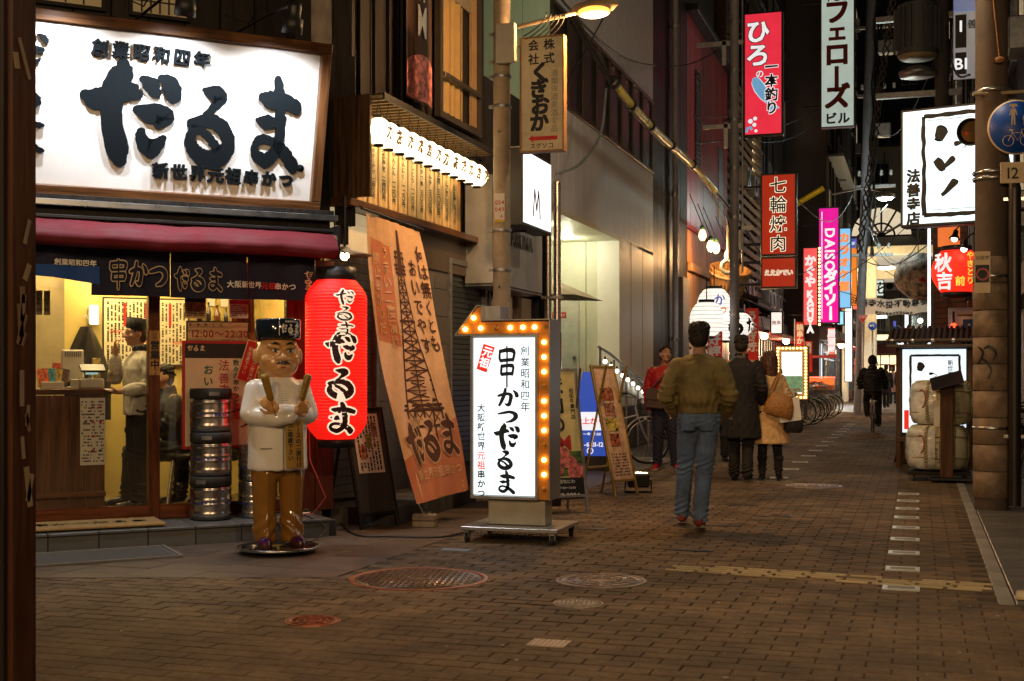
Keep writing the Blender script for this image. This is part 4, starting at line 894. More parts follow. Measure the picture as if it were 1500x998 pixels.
items = ['チーズちくわ 一二〇円', 'うずら 一二〇円', '鶏のから揚げ 二四〇円', '天然海老 二四〇円', 'れんこん 一二〇円', 'にんにく 一二〇円', 'ししとう 一二〇円', '豚かつ串 三〇〇円', 'キムチ 三〇〇円', '豆腐 三〇〇円', 'スープ餅 三〇〇円', 'ビール各種 五〇〇円']
nth = ['first', 'second', 'third', 'fourth', 'fifth', 'sixth', 'seventh', 'eighth', 'ninth', 'tenth', 'eleventh', 'twelfth']
PLK = wood('menu_plank', (.85, .6, .28), .5, 2)
for i, s in enumerate(items):
    t = thing('menu_plank', 'wooden price plank under the lanterns reading %s, %s from the left' % (s.replace(' ', ''), nth[i]), 'menu plank', (-4.945, 10.52+i*.245, 3.24), R_(90), group='wooden price planks under the lantern row')
    blk(t, 'plank', PLK, -.1, .1, -.02, .0, -.31, .31, .004); n = len(s)
    text(t, 'lettering', INK, s, 0, .28, .55/(n+.2), vert=True, off=.02, sx=1.3, rough=.02, y=-.023)
    for z in (-.28, .29): MB().lathe([(1e-4, -.004), (.008, -.002), (.01, 0)], (.0, -.02, z), (0, -1, 0), 8).build('peg', REDP, t)
# a bracket lamp lights the shutter recess
# ---- hanging tower banner
BC = [W(538, 313, 11.44), W(615, 340, 12.45), W(612, 738, 10.80), W(688, 717, 11.6)]
def ban(u, v):       # u left-right, v bottom-top
    a = BC[2].lerp(BC[3], u); b = BC[0].lerp(BC[1], u); p = a.lerp(b, v); bulge = math.sin(v*math.pi)
    nrm = Vector((.8, -.6, 0)); return p+nrm*(.02*math.sin(u*9+v*4)*(1-v*.5)+.008*math.sin(u*23-v*17)+.012*math.sin(v*11+u*5)*u+.05*bulge*(u-.5)+.012*math.sin(u*38)*v**4)+Vector((-.1*bulge*(1-u), -.02, 0))
BO = Vector(BC[2]); bn = thing('tower_banner', 'tall orange cloth banner printed with a lattice tower, leaning out over the shop front', 'banner', BO)
BUFF = M('buff_cloth', (.80, .48, .26), .85, var=.08, scale=20, bump=.04); RUST = M('rust_cloth', (.66, .22, .10), .85, var=.1)
MB().grid(lambda u, v: ban(u, v)-BO, 30, 60).build('cloth', BUFF, bn)
def bmap(off=.004):
    def f(p):
        u, v = p.x, p.z; a, b, d = ban(u, v), ban(u+.01, v), ban(u, v+.01); n = (b-a).cross(d-a).normalized(); return a+n*(off-p.y)-BO
    return f
def bprint(name, mat, off, polys, sub=6):
    m = MB(); f = bmap(off)
    for q in polys:                                # quads in (u, v), subdivided so they follow the cloth
        (a, b, c, d) = [Vector((x, 0, z)) for x, z in q]
        m.grid(lambda s, t: f(a.lerp(b, s).lerp(d.lerp(c, s), t)), sub, sub)
    return m.build(name, mat, bn)
bprint('rust_base', RUST, .002, [((0, 0), (1, 0), (1, .27), (.0, .14))], 14); bprint('rust_field', RUST, .002, [((.03, .55), (.36, .53), (.36, .90), (.06, .92))], 14)
def bar2(x0, z0, x1, z1, w0, w1=None):
    w1 = w0 if w1 is None else w1; dx, dz = x1-x0, (z1-z0)*2.4; l = math.hypot(dx, dz); nx, nz = -dz/l, dx/l/2.4
    return ((x0-nx*w0, z0-nz*w0), (x0+nx*w0, z0+nz*w0), (x1+nx*w1, z1+nz*w1), (x1-nx*w1, z1-nz*w1))
tw_ = []
def tx(side, z): q = min(1, (z-.3)/.5); return .5+side*(.20*(1-q)**1.6+.045)
for k in range(14):
    z0, z1 = .3+k*.036, .3+(k+1)*.036
    for s in (-1, 1): tw_.append(bar2(tx(s, z0), z0, tx(s, z1), z1, .009))
    tw_.append(bar2(tx(-1, z0), z0, tx(1, z0), z0, .006)); tw_.append(bar2(tx(-1, z0), z0, tx(1, z1), z1, .006)); tw_.append(bar2(tx(1, z0), z0, tx(-1, z1), z1, .006)); tw_.append(bar2(.5, z0, .5, z1, .007))
for z, w_ in ((.30, .3), (.315, .28), (.24, .33), (.62, .11), (.80, .09), (.815, .09), (.83, .1), (.86, .09), (.88, .08)): tw_.append(((.5-w_, z), (.5+w_, z), (.5+w_, z+.009), (.5-w_, z+.009)))
for x in (-.26, -.13, 0, .13, .26): tw_.append(bar2(.5+x, .17, .5+x, .31, .012))
tw_ += [bar2(.5, .8, .5, .97, .04, .012), bar2(.44, .8, .44, .88, .01), bar2(.56, .8, .56, .88, .01)]
for x in (.26, .38, .5, .62): tw_.append(bar2(x, .25, x+.12, .3, .006)); tw_.append(bar2(x+.12, .25, x, .3, .006))
bprint('tower_print', BROWNINK, .004, tw_, 3)
for nm, mt, gr, off in (('letter_outline', BUFF, .05, .006), ('letter_fill', BROWNINK, 0, .009)):
    for i, ch in enumerate('だるま'): m = MB(); brush_mb(m, ch, .10+i*.28, .12+.01*i, .30, .14, grow=gr, tf=lambda p, o=off: bmap(o)(Vector((p.x, p.y*.3, p.z))), jag=.01); m.build(nm, mt, bn)
def btext(body, u, v, s, mat, vert=False, off=.008, **k):
    m = MB(); f = bmap(off); text_mb(m, body, 0, 0, 1, y=0, vert=vert, tf=lambda p: f(Vector((u+p.x*s, 0, v+p.z*s*.42))), **k); m.build('lettering', mat, bn)
btext('新世界元祖串かつ', .52, .085, .095, BUFF, off=.008); btext('創業昭和四年', .40, .262, .07, BUFF)
btext('何は無くとも', .9, .93, .16, BROWNINK, True, rough=.05, wob=.2); btext('おいでやす', .72, .87, .17, BROWNINK, True, rough=.05, wob=.2)
btext('うまい二度漬け', .27, .9, .125, BUFF, True, rough=.05); btext('禁止串かつだ', .12, .87, .115, BUFF, True, rough=.05)
MB().cyl(ban(-.08, 1.0)-BO+Vector((0, 0, .03)), ban(1.08, 1.0)-BO+Vector((0, 0, .03)), .012).build('rod', DKMETAL, bn)
for u in (.0, 1.0): q = ban(u, 1)-BO; MB().tube([q+Vector((0, 0, .03)), q+Vector((-.08, .02, .08)), q+Vector((-.2, .05, .06))], .006, 6).build('hook', DKMETAL, bn)
gk = G(622, 772); MB().tube([ban(0.02, 0)-BO, gk+Vector((0, 0, .1))-BO], .004, 5).build('string', WHITEP, bn)
br = thing('concrete_block', 'small weathered concrete block holding down the banner string', 'concrete block', gk, R_(12)); BRK = M('weathered_concrete', (.3, .24, .15), .9, bump=.5, var=.3)
MB().bbox((0, 0, .028), (.2, .14, .055), .008).build('block', BRK, br); MB().bbox((0.003, 0, .085), (.205, .145, .055), .008).build('block', BRK, br); MB().tube([(-.06, 0, .115), (0, .02, .15), (.07, 0, .115)], .006).build('wire_loop', CABLE, br)

# ---- black framed easel board beside the lantern
def aboard(name, label, loc, rotz, w_, h, lean, panel_mat, frame_mat, spread=.5, legs=True, cat='A-board'):
    t = thing(name, label, cat, loc, rotz); f = part('front_leaf', t); f.rotation_euler = (-lean, 0, 0)
    blk(f, 'panel', panel_mat, -w_/2+.02, w_/2-.02, -.004, .008, h*.12, h-.03)
    for x in (-w_/2+.012, w_/2-.012): blk(f, 'stile', frame_mat, x-.014, x+.014, -.014, .014, 0, h, .003)
    for z in (h*.12, h-.02): blk(f, 'rail', frame_mat, -w_/2+.026, w_/2-.026, -.012, .012, z-.014, z+.014, .003)
    if legs:
        b = part('back_leaf', t, (0, spread, 0)); b.rotation_euler = (lean, 0, 0)
        for x in (-w_/2+.03, w_/2-.03): blk(b, 'stile', frame_mat, x-.012, x+.012, -.01, .01, 0, h*1.0, .003)
        blk(b, 'rail', frame_mat, -w_/2+.042, w_/2-.042, -.01, .01, h*.2, h*.2+.025, .003)
    return t, f
pe = G(553, 775); eb, ebf = aboard('easel_board', 'black framed easel board with papers beside the red lantern', (pe.x, pe.y+.06, 0), R_(62), .42, 1.06, R_(-14)*-1, M('dark_slate', (.05, .045, .045), .5), BLACK, .52)
blk(ebf, 'paper_sheet', WPAPER, -.14, .14, -.009, -.005, .48, 1.0); m = small_print(MB(), -.12, .5, .12, .98, -.011, 7, True, .8); m.build('small_print', INK, ebf, kind='stuff')
for i in range(3): blk(ebf, 'photo_card', M('photo_card%d' % i, ((.4, .15, .08), (.3, .3, .1), (.5, .35, .25))[i], .4, var=.8, scale=30), -.1+.075*i, -.04+.075*i, -.014, -.0105, .6+.1*i, .72+.1*i)
# cables
cb = thing('power_cable', 'black power cable running over the apron to the arrow sign', 'cable', (0, 0, 0))
pts = [G(480, 745, .0), G(492, 760), G(520, 785), G(570, 788), G(640, 789), G(676, 783), G(700, 777)]
sm_ = _cr([tuple(p) for p in [p+Vector((0, 0, .012)) for p in pts]], 6); MB().tube([Vector(p) for p in sm_], .008, 6).build('cable', CABLE, cb)
MB().tube([AB(3.35, -10.3, 1.0), AB(3.33, -10.2, .6), AB(3.4, -10.0, .3), AB(3.3, -10.0, .17), AB(3.1, -10.1, .16)], .006, 6).build('cable', M('red_cable', (.4, .03, .01), .5), cb)
MB().tube([Vector(p) for p in _cr([tuple(AB(a, -b, z)) for a, b, z in ((2.95, 10.2, .16), (3.1, 9.9, .2), (3.3, 9.75, .1), (3.2, 9.6, .02), (3.0, 9.55, .02), (2.85, 9.9, .16))], 6)], .006, 6).build('cable', CABLE, cb)
pw = thing('power_strip', 'small cream power socket strip lying on the step', 'power strip', AB(3.2, -10.05, .148), R_(60)); MB().bbox((0, 0, .015), (.16, .045, .03), .006).build('case', WHT, pw)
for i in range(3): blk(pw, 'plug', CABLE, -.06+i*.05, -.03+i*.05, -.012, .012, .03, .055, .004)

# ---- arrow sign on its trolley
ar = thing('arrow_sign', 'lit white sign with a bulb studded orange arrow frame on a wheeled trolley', 'illuminated sign', (-3.05, 9.45, 0), R_(0))
X0, X1, Z0, Z1, DP = -.33, .325, .335, 1.735, .27
OR = M('orange_enamel', (.72, .27, .03), .4, bump=.02); SIL = M('satin_aluminium', (.5, .5, .49), .35, .85, var=.08)
blk(ar, 'cabinet', SIL, X0, X1, .03, DP, Z0, Z1-.002, .004)
LITW = lit('white_backlit', (.82, .94, 1), 1.35, (.7, .7, .7)); xs = .205
blk(ar, 'lit_panel', LITW, X0+.025, xs, .0, .029, Z0+.03, 1.605)
m = MB(); frame_mb(m, X0, Z0, xs+.022, 1.635, .022, -.02, .029); m.build('panel_frame', SIL, ar)
ori = -.004
blk(ar, 'arrow_shaft', OR, xs+.024, X1-.006, ori, .028, Z0+.004, 1.636); 
hd = [(X1-.006, 1.638), (X1-.006, 1.73), (-.245, 1.73), (-.245, 1.85), (-.27, 1.85), (-.445, 1.65), (-.445, 1.638)]
MB().prism(hd, ori, .028).build('arrow_head', OR, ar)
# raised silver lip round the arrow
m = MB(); lip = [(-.46, 1.628), (-.275, 1.862), (-.235, 1.862), (-.235, 1.745), (X1, 1.745), (X1, Z0)]
for a, b in zip(lip[:-1], lip[1:]):
    d = Vector((b[0]-a[0], 0, b[1]-a[1])); L = d.length; ang = math.atan2(d.z, d.x); mid = Vector(((a[0]+b[0])/2, .0, (a[1]+b[1])/2))
    m.box((0, 0, 0), (1, 1, 1), M4=Matrix.Translation(mid+Vector((0, .12, 0))) @ Matrix.Rotation(-ang, 4, 'Y') @ Matrix.Diagonal((L, .30, .008, 1)))
m.box((-.395, .12, 1.628), (.13, .30, .008)); m.build('edge_lip', SIL, ar)
blk(ar, 'head_side', SIL, -.234, -.1, .05, DP, 1.746, 1.86, .003)
BON, BOFF = lit('bulb_on', (1, .55, .12), 14, (.8, .5, .2)), M('bulb_off', (.5, .25, .05), .3)
bulbs = [(-.375, 1.675, 1), (-.305, 1.765, 1), (-.245, 1.682, 1), (-.115, 1.684, 0), (0, 1.684, 1), (.105, 1.685, 1), (.2, 1.686, 1), (.285, 1.686, 0)]+[(.277, 1.567-k*.1145, 0 if k in (3, 7, 10) else 1) for k in range(11)]
for x, z, on in bulbs:
    so = MB().lathe([(.033, -.003), (.031, -.012), (.02, -.012)], (x, 0, z), (0, -1, 0), 16).build('socket', M('socket_ring', (.45, .2, .04), .35), ar)
    MB().ball((x, -.016, z), (.019, .022, .019), 12, 8).build('bulb', BON if on else BOFF, so)
def abr(ch, x, z, w_, h, **k):
    mb = MB(); brush_mb(mb, ch, x, z, w_, h, y=-.004, jag=.01, **k); return mb.build('letter', INKB, ar)
zz = 1.33
for ch, z, h, w_ in (('串', 1.235, .29, .17), ('か', 1.055, .155, .19), ('つ', .925, .13, .18), ('だ', .735, .195, .23), ('る', .575, .15, .16), ('ま', .385, .17, .17)): abr(ch, -.115 if ch not in 'だ' else -.135, z, w_, h)
text(ar, 'lettering', INKB, '創業昭和四年', .12, 1.54, .078, vert=True, off=.01, y=-.004, pitch=1.12); text(ar, 'lettering', INKB, '大阪新世界', -.245, 1.085, .068, vert=True, off=.02, y=-.004, pitch=1.1)
REDB = M('red_translucent', (.6, .02, .01), .6, emit=(.9, .03, .01), es=.7)
text(ar, 'lettering', REDB, '元祖', -.245, .71, .07, vert=True, off=.02, y=-.004, pitch=1.1); text(ar, 'lettering', INKB, '串かつ', -.245, .56, .068, vert=True, off=.03, y=-.004, pitch=1.1)
m = MB(); q = [(-.225, 1.56), (-.13, 1.53), (-.2, 1.33), (-.285, 1.36)]; m.flat(q, -.003); m.build('red_seal', REDB, ar); text(ar, 'seal_lettering', lit('seal_white', (1, 1, 1), 1), '元祖', -.178, 1.535, .085, vert=True, off=.03, y=-.006, rot=R_(-17))
blk(ar, 'post', M('beige_post', (.5, .46, .36), .45), -.2, .27, .04, .24, .13, Z0-.001, .004)
blk(ar, 'trolley_deck', SIL, -.37, .42, -.14, .5, .095, .125, .004); m = MB()
for i in range(20): m.box((-.3+i*.03, -.1, .075), (.003, .003, .04), R_(45)); 
m.build('wire_basket', DKMETAL, ar, kind='stuff')
for x, y in ((-.33, -.1), (.37, -.1), (.37, .45), (-.33, .45)):
    f = MB().box((x, y, .085), (.045, .045, .02)).build('caster', GALV, ar); MB().cyl((x-.013, y+.01, .036), (x+.013, y+.01, .036), .036, n=16).build('wheel', RUBBER, f)
    MB().box((x-.02, y+.005, .06), (.005, .03, .05)).box((x+.02, y+.005, .06), (.005, .03, .05)).build('fork', GALV, f)

# ---- concrete-grey street lamp pole
SPL = Vector((-4.0, 12.1, 0)); pol = thing('street_lamp', 'beige street lamp post with glowing orange lamp head on a long arm', 'street lamp', SPL); PLC = M('beige_pole', (.42, .33, .22), .6, bump=.1, dirt=.5)
MB().lathe([(.115, 0), (.115, .35), (.108, .36), (.105, 2.05), (.088, 2.1), (.082, 7)], n=24).build('pole', PLC, pol)
MB().tube([(.0, 0, 4.78), (.5, .0, 4.86), (.8, 0, 4.9)], .022).build('arm', PLC, pol)
hdm = MB().loft([((0, 0, 0), .01, .01), ((0, 0, .06), .05, .035), ((0, 0, .25), .085, .06), ((0, 0, .42), .06, .045), ((0, 0, .48), .01, .01)], 16); hd_ = hdm.build('lamp_head', M('lamp_head_enamel', (.3, .24, .15), .5), pol, loc=(.72, 0, 4.93), rot=(0, R_(88), 0))
MB().ball((.96, -.01, 4.885), (.17, .085, .06), 16, 10).build('lens', lit('sodium_lens', (1, .34, .04), 3.2), pol)
lamp('POINT', 'sodium_lamp', (.98, -.02, 4.78), 330, (1, .52, .2), pol, .09)
blk(pol, 'junction_box', M('pale_box', (.5, .46, .38), .5), .0, .2, -.2, -.12, 4.42, 4.8, .006)
for z in (4.73, 4.45, 4.3, 4.0, 2.75, 2.35):
    MB().lathe([(.094, z), (.097, z+.015), (.094, z+.03)], n=24).build('band_clamp', GALV, pol); MB().box((-.1, -.03, z+.015), (.05, .03, .03)).build('clamp_bolt', GALV, pol)
for z in (2.2, 3.75): MB().cyl((0, -.08, z), (0.0, -.13, z), .012).build('step_bolt', GALV, pol)
st_ = blk(pol, 'sticker', WPAPER, -.045, .06, -.0955, -.0925, 2.85, 3.13); text(pol, 'lettering', REDINK, '054', .008, 3.04, .06, y=-.0965); text(pol, 'lettering', REDINK, '049', .008, 2.97, .06, y=-.0965); text(pol, 'lettering', REDINK, 'A', .03, 2.9, .05, y=-.0965); blk(pol, 'yellow_sticker', M('sticker_yellow', (.6, .45, .02), .6), -.04, .05, -.098, -.096, 2.84, 2.87)
# company sign on the pole
ks = thing('company_sign', 'cream enamel sign 株式会社くぎおか with red arrow bracketed to the lamp post', 'sign', (-3.555, 12.02, 4.1)); KP = M('cream_enamel', (.62, .54, .36), .5, dirt=.35)
blk(ks, 'panel', KP, -.215, .215, 0, .1, -.56, .56, .004); m = MB(); frame_mb(m, -.228, -.573, .228, .573, .014, -.008, .105); m.build('frame', M('rusty_frame', (.3, .16, .06), .6, .4), ks)
K = INK
text(ks, 'lettering', K, '株式', .075, .545, .115, vert=True, off=.025, y=-.002, pitch=1.2); text(ks, 'lettering', K, '会社', -.085, .545, .115, vert=True, off=.025, y=-.002, pitch=1.2)
m = MB()
for i, ch in enumerate('くぎおか'): text_mb(m, ch, -.015-.01*(i % 2), .22-i*.165, .2, y=-.002, off=.05, rough=.03)
m.build('lettering', K, ks); text(ks, 'faded_lettering', M('faded_ink', (.32, .3, .2), .7), '酒類洋酒麦酒食品', .13, .235, .075, vert=True, off=.01, y=-.0025)
MB().flat([(-.14, -.44), (-.09, -.405), (-.09, -.422), (.16, -.422), (.16, -.462), (-.09, -.462), (-.09, -.478)], -.003).build('red_arrow', REDINK, ks); text(ks, 'lettering', K, 'スグソコ', 0, -.515, .06, off=.02, y=-.002)
for z in (.5, -.5): MB().tube([(-.22, .05, z), (-.4, .08, z)], .012).build('bracket', GALV, ks)
# cable loops on the pole
cl = thing('cable_coils', 'coils of black cable slung beside the lamp post', 'cable', (-3.62, 12.0, 4.8))
for i in range(5): MB().tube([(.12*math.cos(t)*(1+.1*i)+.03*i, .02*i, -.22*abs(math.sin(t/2))*(1+.12*i)+.1) for t in [k*2*math.pi/20 for k in range(20)]], .007, 5, closed=True).build('cable', CABLE, cl)

# ---- M projecting sign
mg = thing('letter_sign', 'tall projecting lit white box sign with a thin letter M', 'illuminated sign', (-4.2, 13.45, 3.42), R_(90))
blk(mg, 'box', BLACK, -.02, 1.14, .0, .22, -.44, .44, .008); blk(mg, 'lit_panel', lit('white_backlit2', (.92, .96, 1), 1.3), .02, 1.1, -.012, -.001, -.4, .4)
m = MB()
for a, b in (((.36, -.3), (.42, .02)), ((.42, .02), (.5, -.22)), ((.5, -.22), (.58, .02)), ((.58, .02), (.64, -.3))):
    d = Vector((b[0]-a[0], 0, b[1]-a[1])); n = Vector((-d.z, 0, d.x)).normalized()*.02; A, B = Vector((a[0], -.0135, a[1])), Vector((b[0], -.0135, b[1])); m.add([A-n, A+n, B+n, B-n], [(0, 1, 2, 3)])
m.build('letter', INK, mg); MB().tube([(.5, .11, -.44), (.5, .5, -.44)], .02).build('bracket', DKMETAL, mg)

# ---- vertical pink meat banner on the boards
vb = thing('meat_banner', 'long dark vertical cloth banner with a letter M and pink meat picture on the boards', 'banner', (-4.9, 12.05, 4.1), R_(90))
MB().grid(lambda u, v: Vector((-.36+u*.72, -.03+.02*math.sin(u*7)*(1-v*.4), v*4)), 24, 6).build('cloth', M('umber_cloth', (.07, .035, .025), .8), vb)
m = MB().grid(lambda u, v: Vector((-.36+u*.72, -.036+.02*math.sin(u*7), .02+v*(.34+.14*math.sin(u*2.6)))), 20, 6); m.build('meat_print', M('marbled_meat', (.55, .18, .16), .7, var=.7, scale=14), vb)
wv = lambda p: Vector((p.x, p.y-.015+.02*math.sin((p.x+.36)/.72*7)*.7, p.z)); 
for s, x, z, sz in (('M', 0, .85, .45), ('松阪牛', 0, 1.75, .15), ('焼肉', 0, 1.3, .13), ('あかる', -.05, 2.9, .24), ('たのの', .2, 3.4, .2)): m = MB(); text_mb(m, s, x, z, sz, y=-.04, vert=len(s) > 1, tf=wv, sx=.6 if s == 'M' else 1); m.build('lettering', WHITEINK, vb)
MB().lathe([(1e-4, 0), (.07, 0)], (0, -.05, 1.95), (0, -1, 0), 9).build('red_crest', REDP, vb)
# overhead cable with yellow guards
yc = thing('guarded_cable', 'overhead black cable with yellow protective sleeves running from the lamp post up the street', 'overhead cable', (0, 0, 0))
cp = [onX(838, 18, -3.95), onX(862, 62, -3.9), onX(905, 130, -3.9), onX(960, 192, -3.95), onX(1022, 250, -4.0), onX(1085, 325, -4.1), onX(1120, 380, -4.3)]
cs = [Vector(p) for p in _cr([tuple(p) for p in cp], 8)]; MB().tube(cs, .035, 8).build('cable', CABLE, yc); MB().tube([p+Vector((0, .03, -.09)) for p in cs], .012, 6).build('cable', CABLE, yc)
YG = M('yellow_sleeve', (.92, .82, .03), .3); 
for i in range(15, 33, 4): seg = cs[i:i+5]; MB().tube(seg, .062, 12).build('yellow_sleeve', YG, yc); MB().lathe([(.03, -.07), (.085, -.06), (.085, .06), (.03, .07)], cs[i], (cs[i+1]-cs[i]), 12).build('joint_collar', BLACK, yc)
MB().tube([Vector(p) for p in _cr([tuple(onX(*q, -4.2)) for q in ((815, 255), (850, 240), (880, 195), (888, 130))], 6)], .02, 6).build('grey_cable', M('blue_grey_cable', (.15, .2, .22), .5), yc)
# ================================================================== FIGURES
def remesh(mb, voxel, smooth=2, wr=0.0, wf=9.0, seed=0, aniso=(1, 1, .35), folds=None):
    me = mb.mesh('tmp', []); o = bpy.data.objects.new('tmp', me); COL.objects.link(o)
    r = o.modifiers.new('r', 'REMESH'); r.mode = 'VOXEL'; r.voxel_size = voxel; r.use_smooth_shade = True
    if smooth: sm_ = o.modifiers.new('s', 'SMOOTH'); sm_.factor = .5; sm_.iterations = smooth
    bpy.context.view_layer.update()
    m2 = bpy.data.meshes.new_from_object(o.evaluated_get(bpy.context.evaluated_depsgraph_get()))
    bpy.data.objects.remove(o); bpy.data.meshes.remove(me)
    if wr:
        nrm = [v.normal.copy() for v in m2.vertices]
        for v, n in zip(m2.vertices, nrm):
            c = v.co; q = Vector((c.x*wf*aniso[0]+seed, c.y*wf*aniso[1], c.z*wf*aniso[2]))
            a = noise.noise(q)+.5*noise.noise(q*2.3); a = 1-2*abs(a)
            if folds: a += folds(c)
            v.co = c+n*a*wr
    for p in m2.polygons: p.use_smooth = True
    m2.update(); return m2
def put(me, name, mat, parent, label=None):
    me.name = name; me.materials.clear(); me.materials.append(mat); o = bpy.data.objects.new(name, me); COL.objects.link(o); o.parent = parent; tag(o, label); return o
def limb(mb, pts, rs, inf=0.0):
    for i in range(len(pts)-1): mb.cap(pts[i], pts[i+1], rs[i]+inf, rs[i+1]+inf, 14)
def hand(mb, wr, f, n, side, s=1.0, curl=.5, grip=False):
    f = Vector(f).normalized(); n = (Vector(n)-f*Vector(n).dot(f)).normalized(); t = f.cross(n)*side; wr = Vector(wr)
    mb.cap(wr, wr+f*.03*s, .026*s, .027*s, 10)
    for k in (-1, -.33, .33, 1): mb.cap(wr+f*.02*s+t*k*.016*s, wr+f*.085*s+t*k*.028*s, .014*s, .0125*s, 8)
    for k, L in ((-1, .07), (-.33, .08), (.33, .076), (1, .06)):
        p = wr+f*.085*s+t*k*.028*s; a = 0; c = curl*(1.15 if k > 0 else .95)
        for q, l in enumerate((.42, .33, .25)):
            a += c*(1.0 if q else .7); d = f*math.cos(a)+n*math.sin(a); e = p+d*L*l*s; mb.cap(p, e, (.0095-.0009*q)*s, (.0088-.001*q)*s, 8); p = e
    p = wr+f*.025*s-t*.03*s; d = (f*.65-t*.6+n*.45).normalized(); e = p+d*.042*s; mb.cap(p, e, .0125*s, .0105*s, 8); d = (f*.85-t*.05+n*.5).normalized(); mb.cap(e, e+d*.034*s, .0105*s, .0085*s, 8)
SKIN = M('skin', (.50, .29, .19), .5, var=.06, spec=.4); SKIND = M('skin_warm', (.46, .25, .15), .5, var=.06); HAIR = M('black_hair', (.014, .010, .008), .65, var=.4, scale=30, stretch=(1, 1, .15), bump=.5); HAIRB = M('brown_hair', (.07, .025, .012), .35, var=.4, scale=30, stretch=(1, 1, .1), bump=.5)
EYEW = M('eye_white', (.6, .58, .54), .25); EYED = M('eye_dark', (.012, .008, .006), .15); LIP = M('lips', (.38, .13, .1), .5)
def head_prims(mb, c, s=1.0, R3=None):
    c = Vector(c); R3 = R3 or Matrix.Identity(3)
    def E(p, r): 
        b = MB().ball((0, 0, 0), [q*s for q in r], 16, 12); mb.add([c+R3 @ (Vector(p)*s+Vector(v)) for v in b.v], b.f, True)
    def Cp(a, b, r0, r1): mb.cap(c+R3 @ (Vector(a)*s), c+R3 @ (Vector(b)*s), r0*s, r1*s, 10)
    E((0, .012, .03), (.076, .094, .088)); E((0, -.01, -.01), (.067, .078, .09)); E((0, -.03, -.065), (.048, .05, .045)); E((0, -.062, -.09), (.022, .02, .018))
    Cp((0, -.088, .012), (0, -.108, -.022), .009, .0145); Cp((-.014, -.096, -.026), (.014, -.096, -.026), .009, .009)
    Cp((-.045, -.07, .026), (-.012, -.086, .022), .011, .009); Cp((.045, -.07, .026), (.012, -.086, .022), .011, .009)
    E((-.04, -.058, -.02), (.024, .022, .02)); E((.04, -.058, -.02), (.024, .022, .02)); Cp((-.018, -.083, -.055), (.018, -.083, -.055), .009, .009)
    for sd in (-1, 1): E((sd*.076, .008, -.005), (.011, .02, .032)); 
def face_parts(parent, c, s=1.0, R3=None, hair=HAIR, smile=False):
    c = Vector(c); R3 = R3 or Matrix.Identity(3); T = lambda p: c+R3 @ (Vector(p)*s)
    for sd in (-1, 1):
        e = MB().ball(T((sd*.03, -.077, .006)), .0125*s, 10, 8).build('eye', EYEW, parent); MB().ball(T((sd*.03, -.0865, .006)), (.0065*s, .004*s, .0065*s), 8, 6).build('iris', EYED, e)
        MB().tube([T((sd*.046, -.076, .032)), T((sd*.03, -.09, .038)), T((sd*.014, -.091, .032))], [.002*s, .0045*s, .003*s], 6).build('eyebrow', hair, parent)
        MB().tube([T((sd*.044, -.08, .011)), T((sd*.03, -.0905, .0165)), T((sd*.017, -.087, .009))], .0016*s, 5).build('eyelid', hair, parent)
    m = MB().tube([T((-.021, -.088, -.053+(.006 if smile else 0))), T((-.008, -.096, -.055)), T((.008, -.096, -.055)), T((.021, -.088, -.053+(.006 if smile else 0)))], [.002*s, .0045*s, .0045*s, .002*s], 6); m.build('mouth', LIP, parent)
def hair_short(c, s=1.0, R3=None, full=.94):
    c = Vector(c); R3 = R3 or Matrix.Identity(3); mb = MB()
    for p, r in (((0, .02, .045), (.083, .095, .088)), ((0, .05, .0), (.078, .06, .085)), ((-.04, .0, .08), (.045, .07, .045)), ((.04, .01, .08), (.045, .07, .045))):
        b = MB().ball((0, 0, 0), [q*s*full for q in r], 18, 12); mb.add([c+R3 @ (Vector(p)*s+Vector(v)) for v in b.v], b.f, True)
    for k in range(60):                            # tufts
        a = random.uniform(0, 2*math.pi); h = random.uniform(-.2, 1); 
        if math.sin(a) < -.3 and h < .6: continue
        q = Vector((math.cos(a)*.08*math.sqrt(1-max(0, h)**2*.7), .02+math.sin(a)*.09*math.sqrt(1-max(0, h)**2*.7), .045+h*.085))*s; mb.cap(c+R3 @ q, c+R3 @ (q*1.06+Vector((random.uniform(-.01, .01), .008, random.uniform(-.02, .012)))*s), .010*s, .004*s, 5)
    return mb
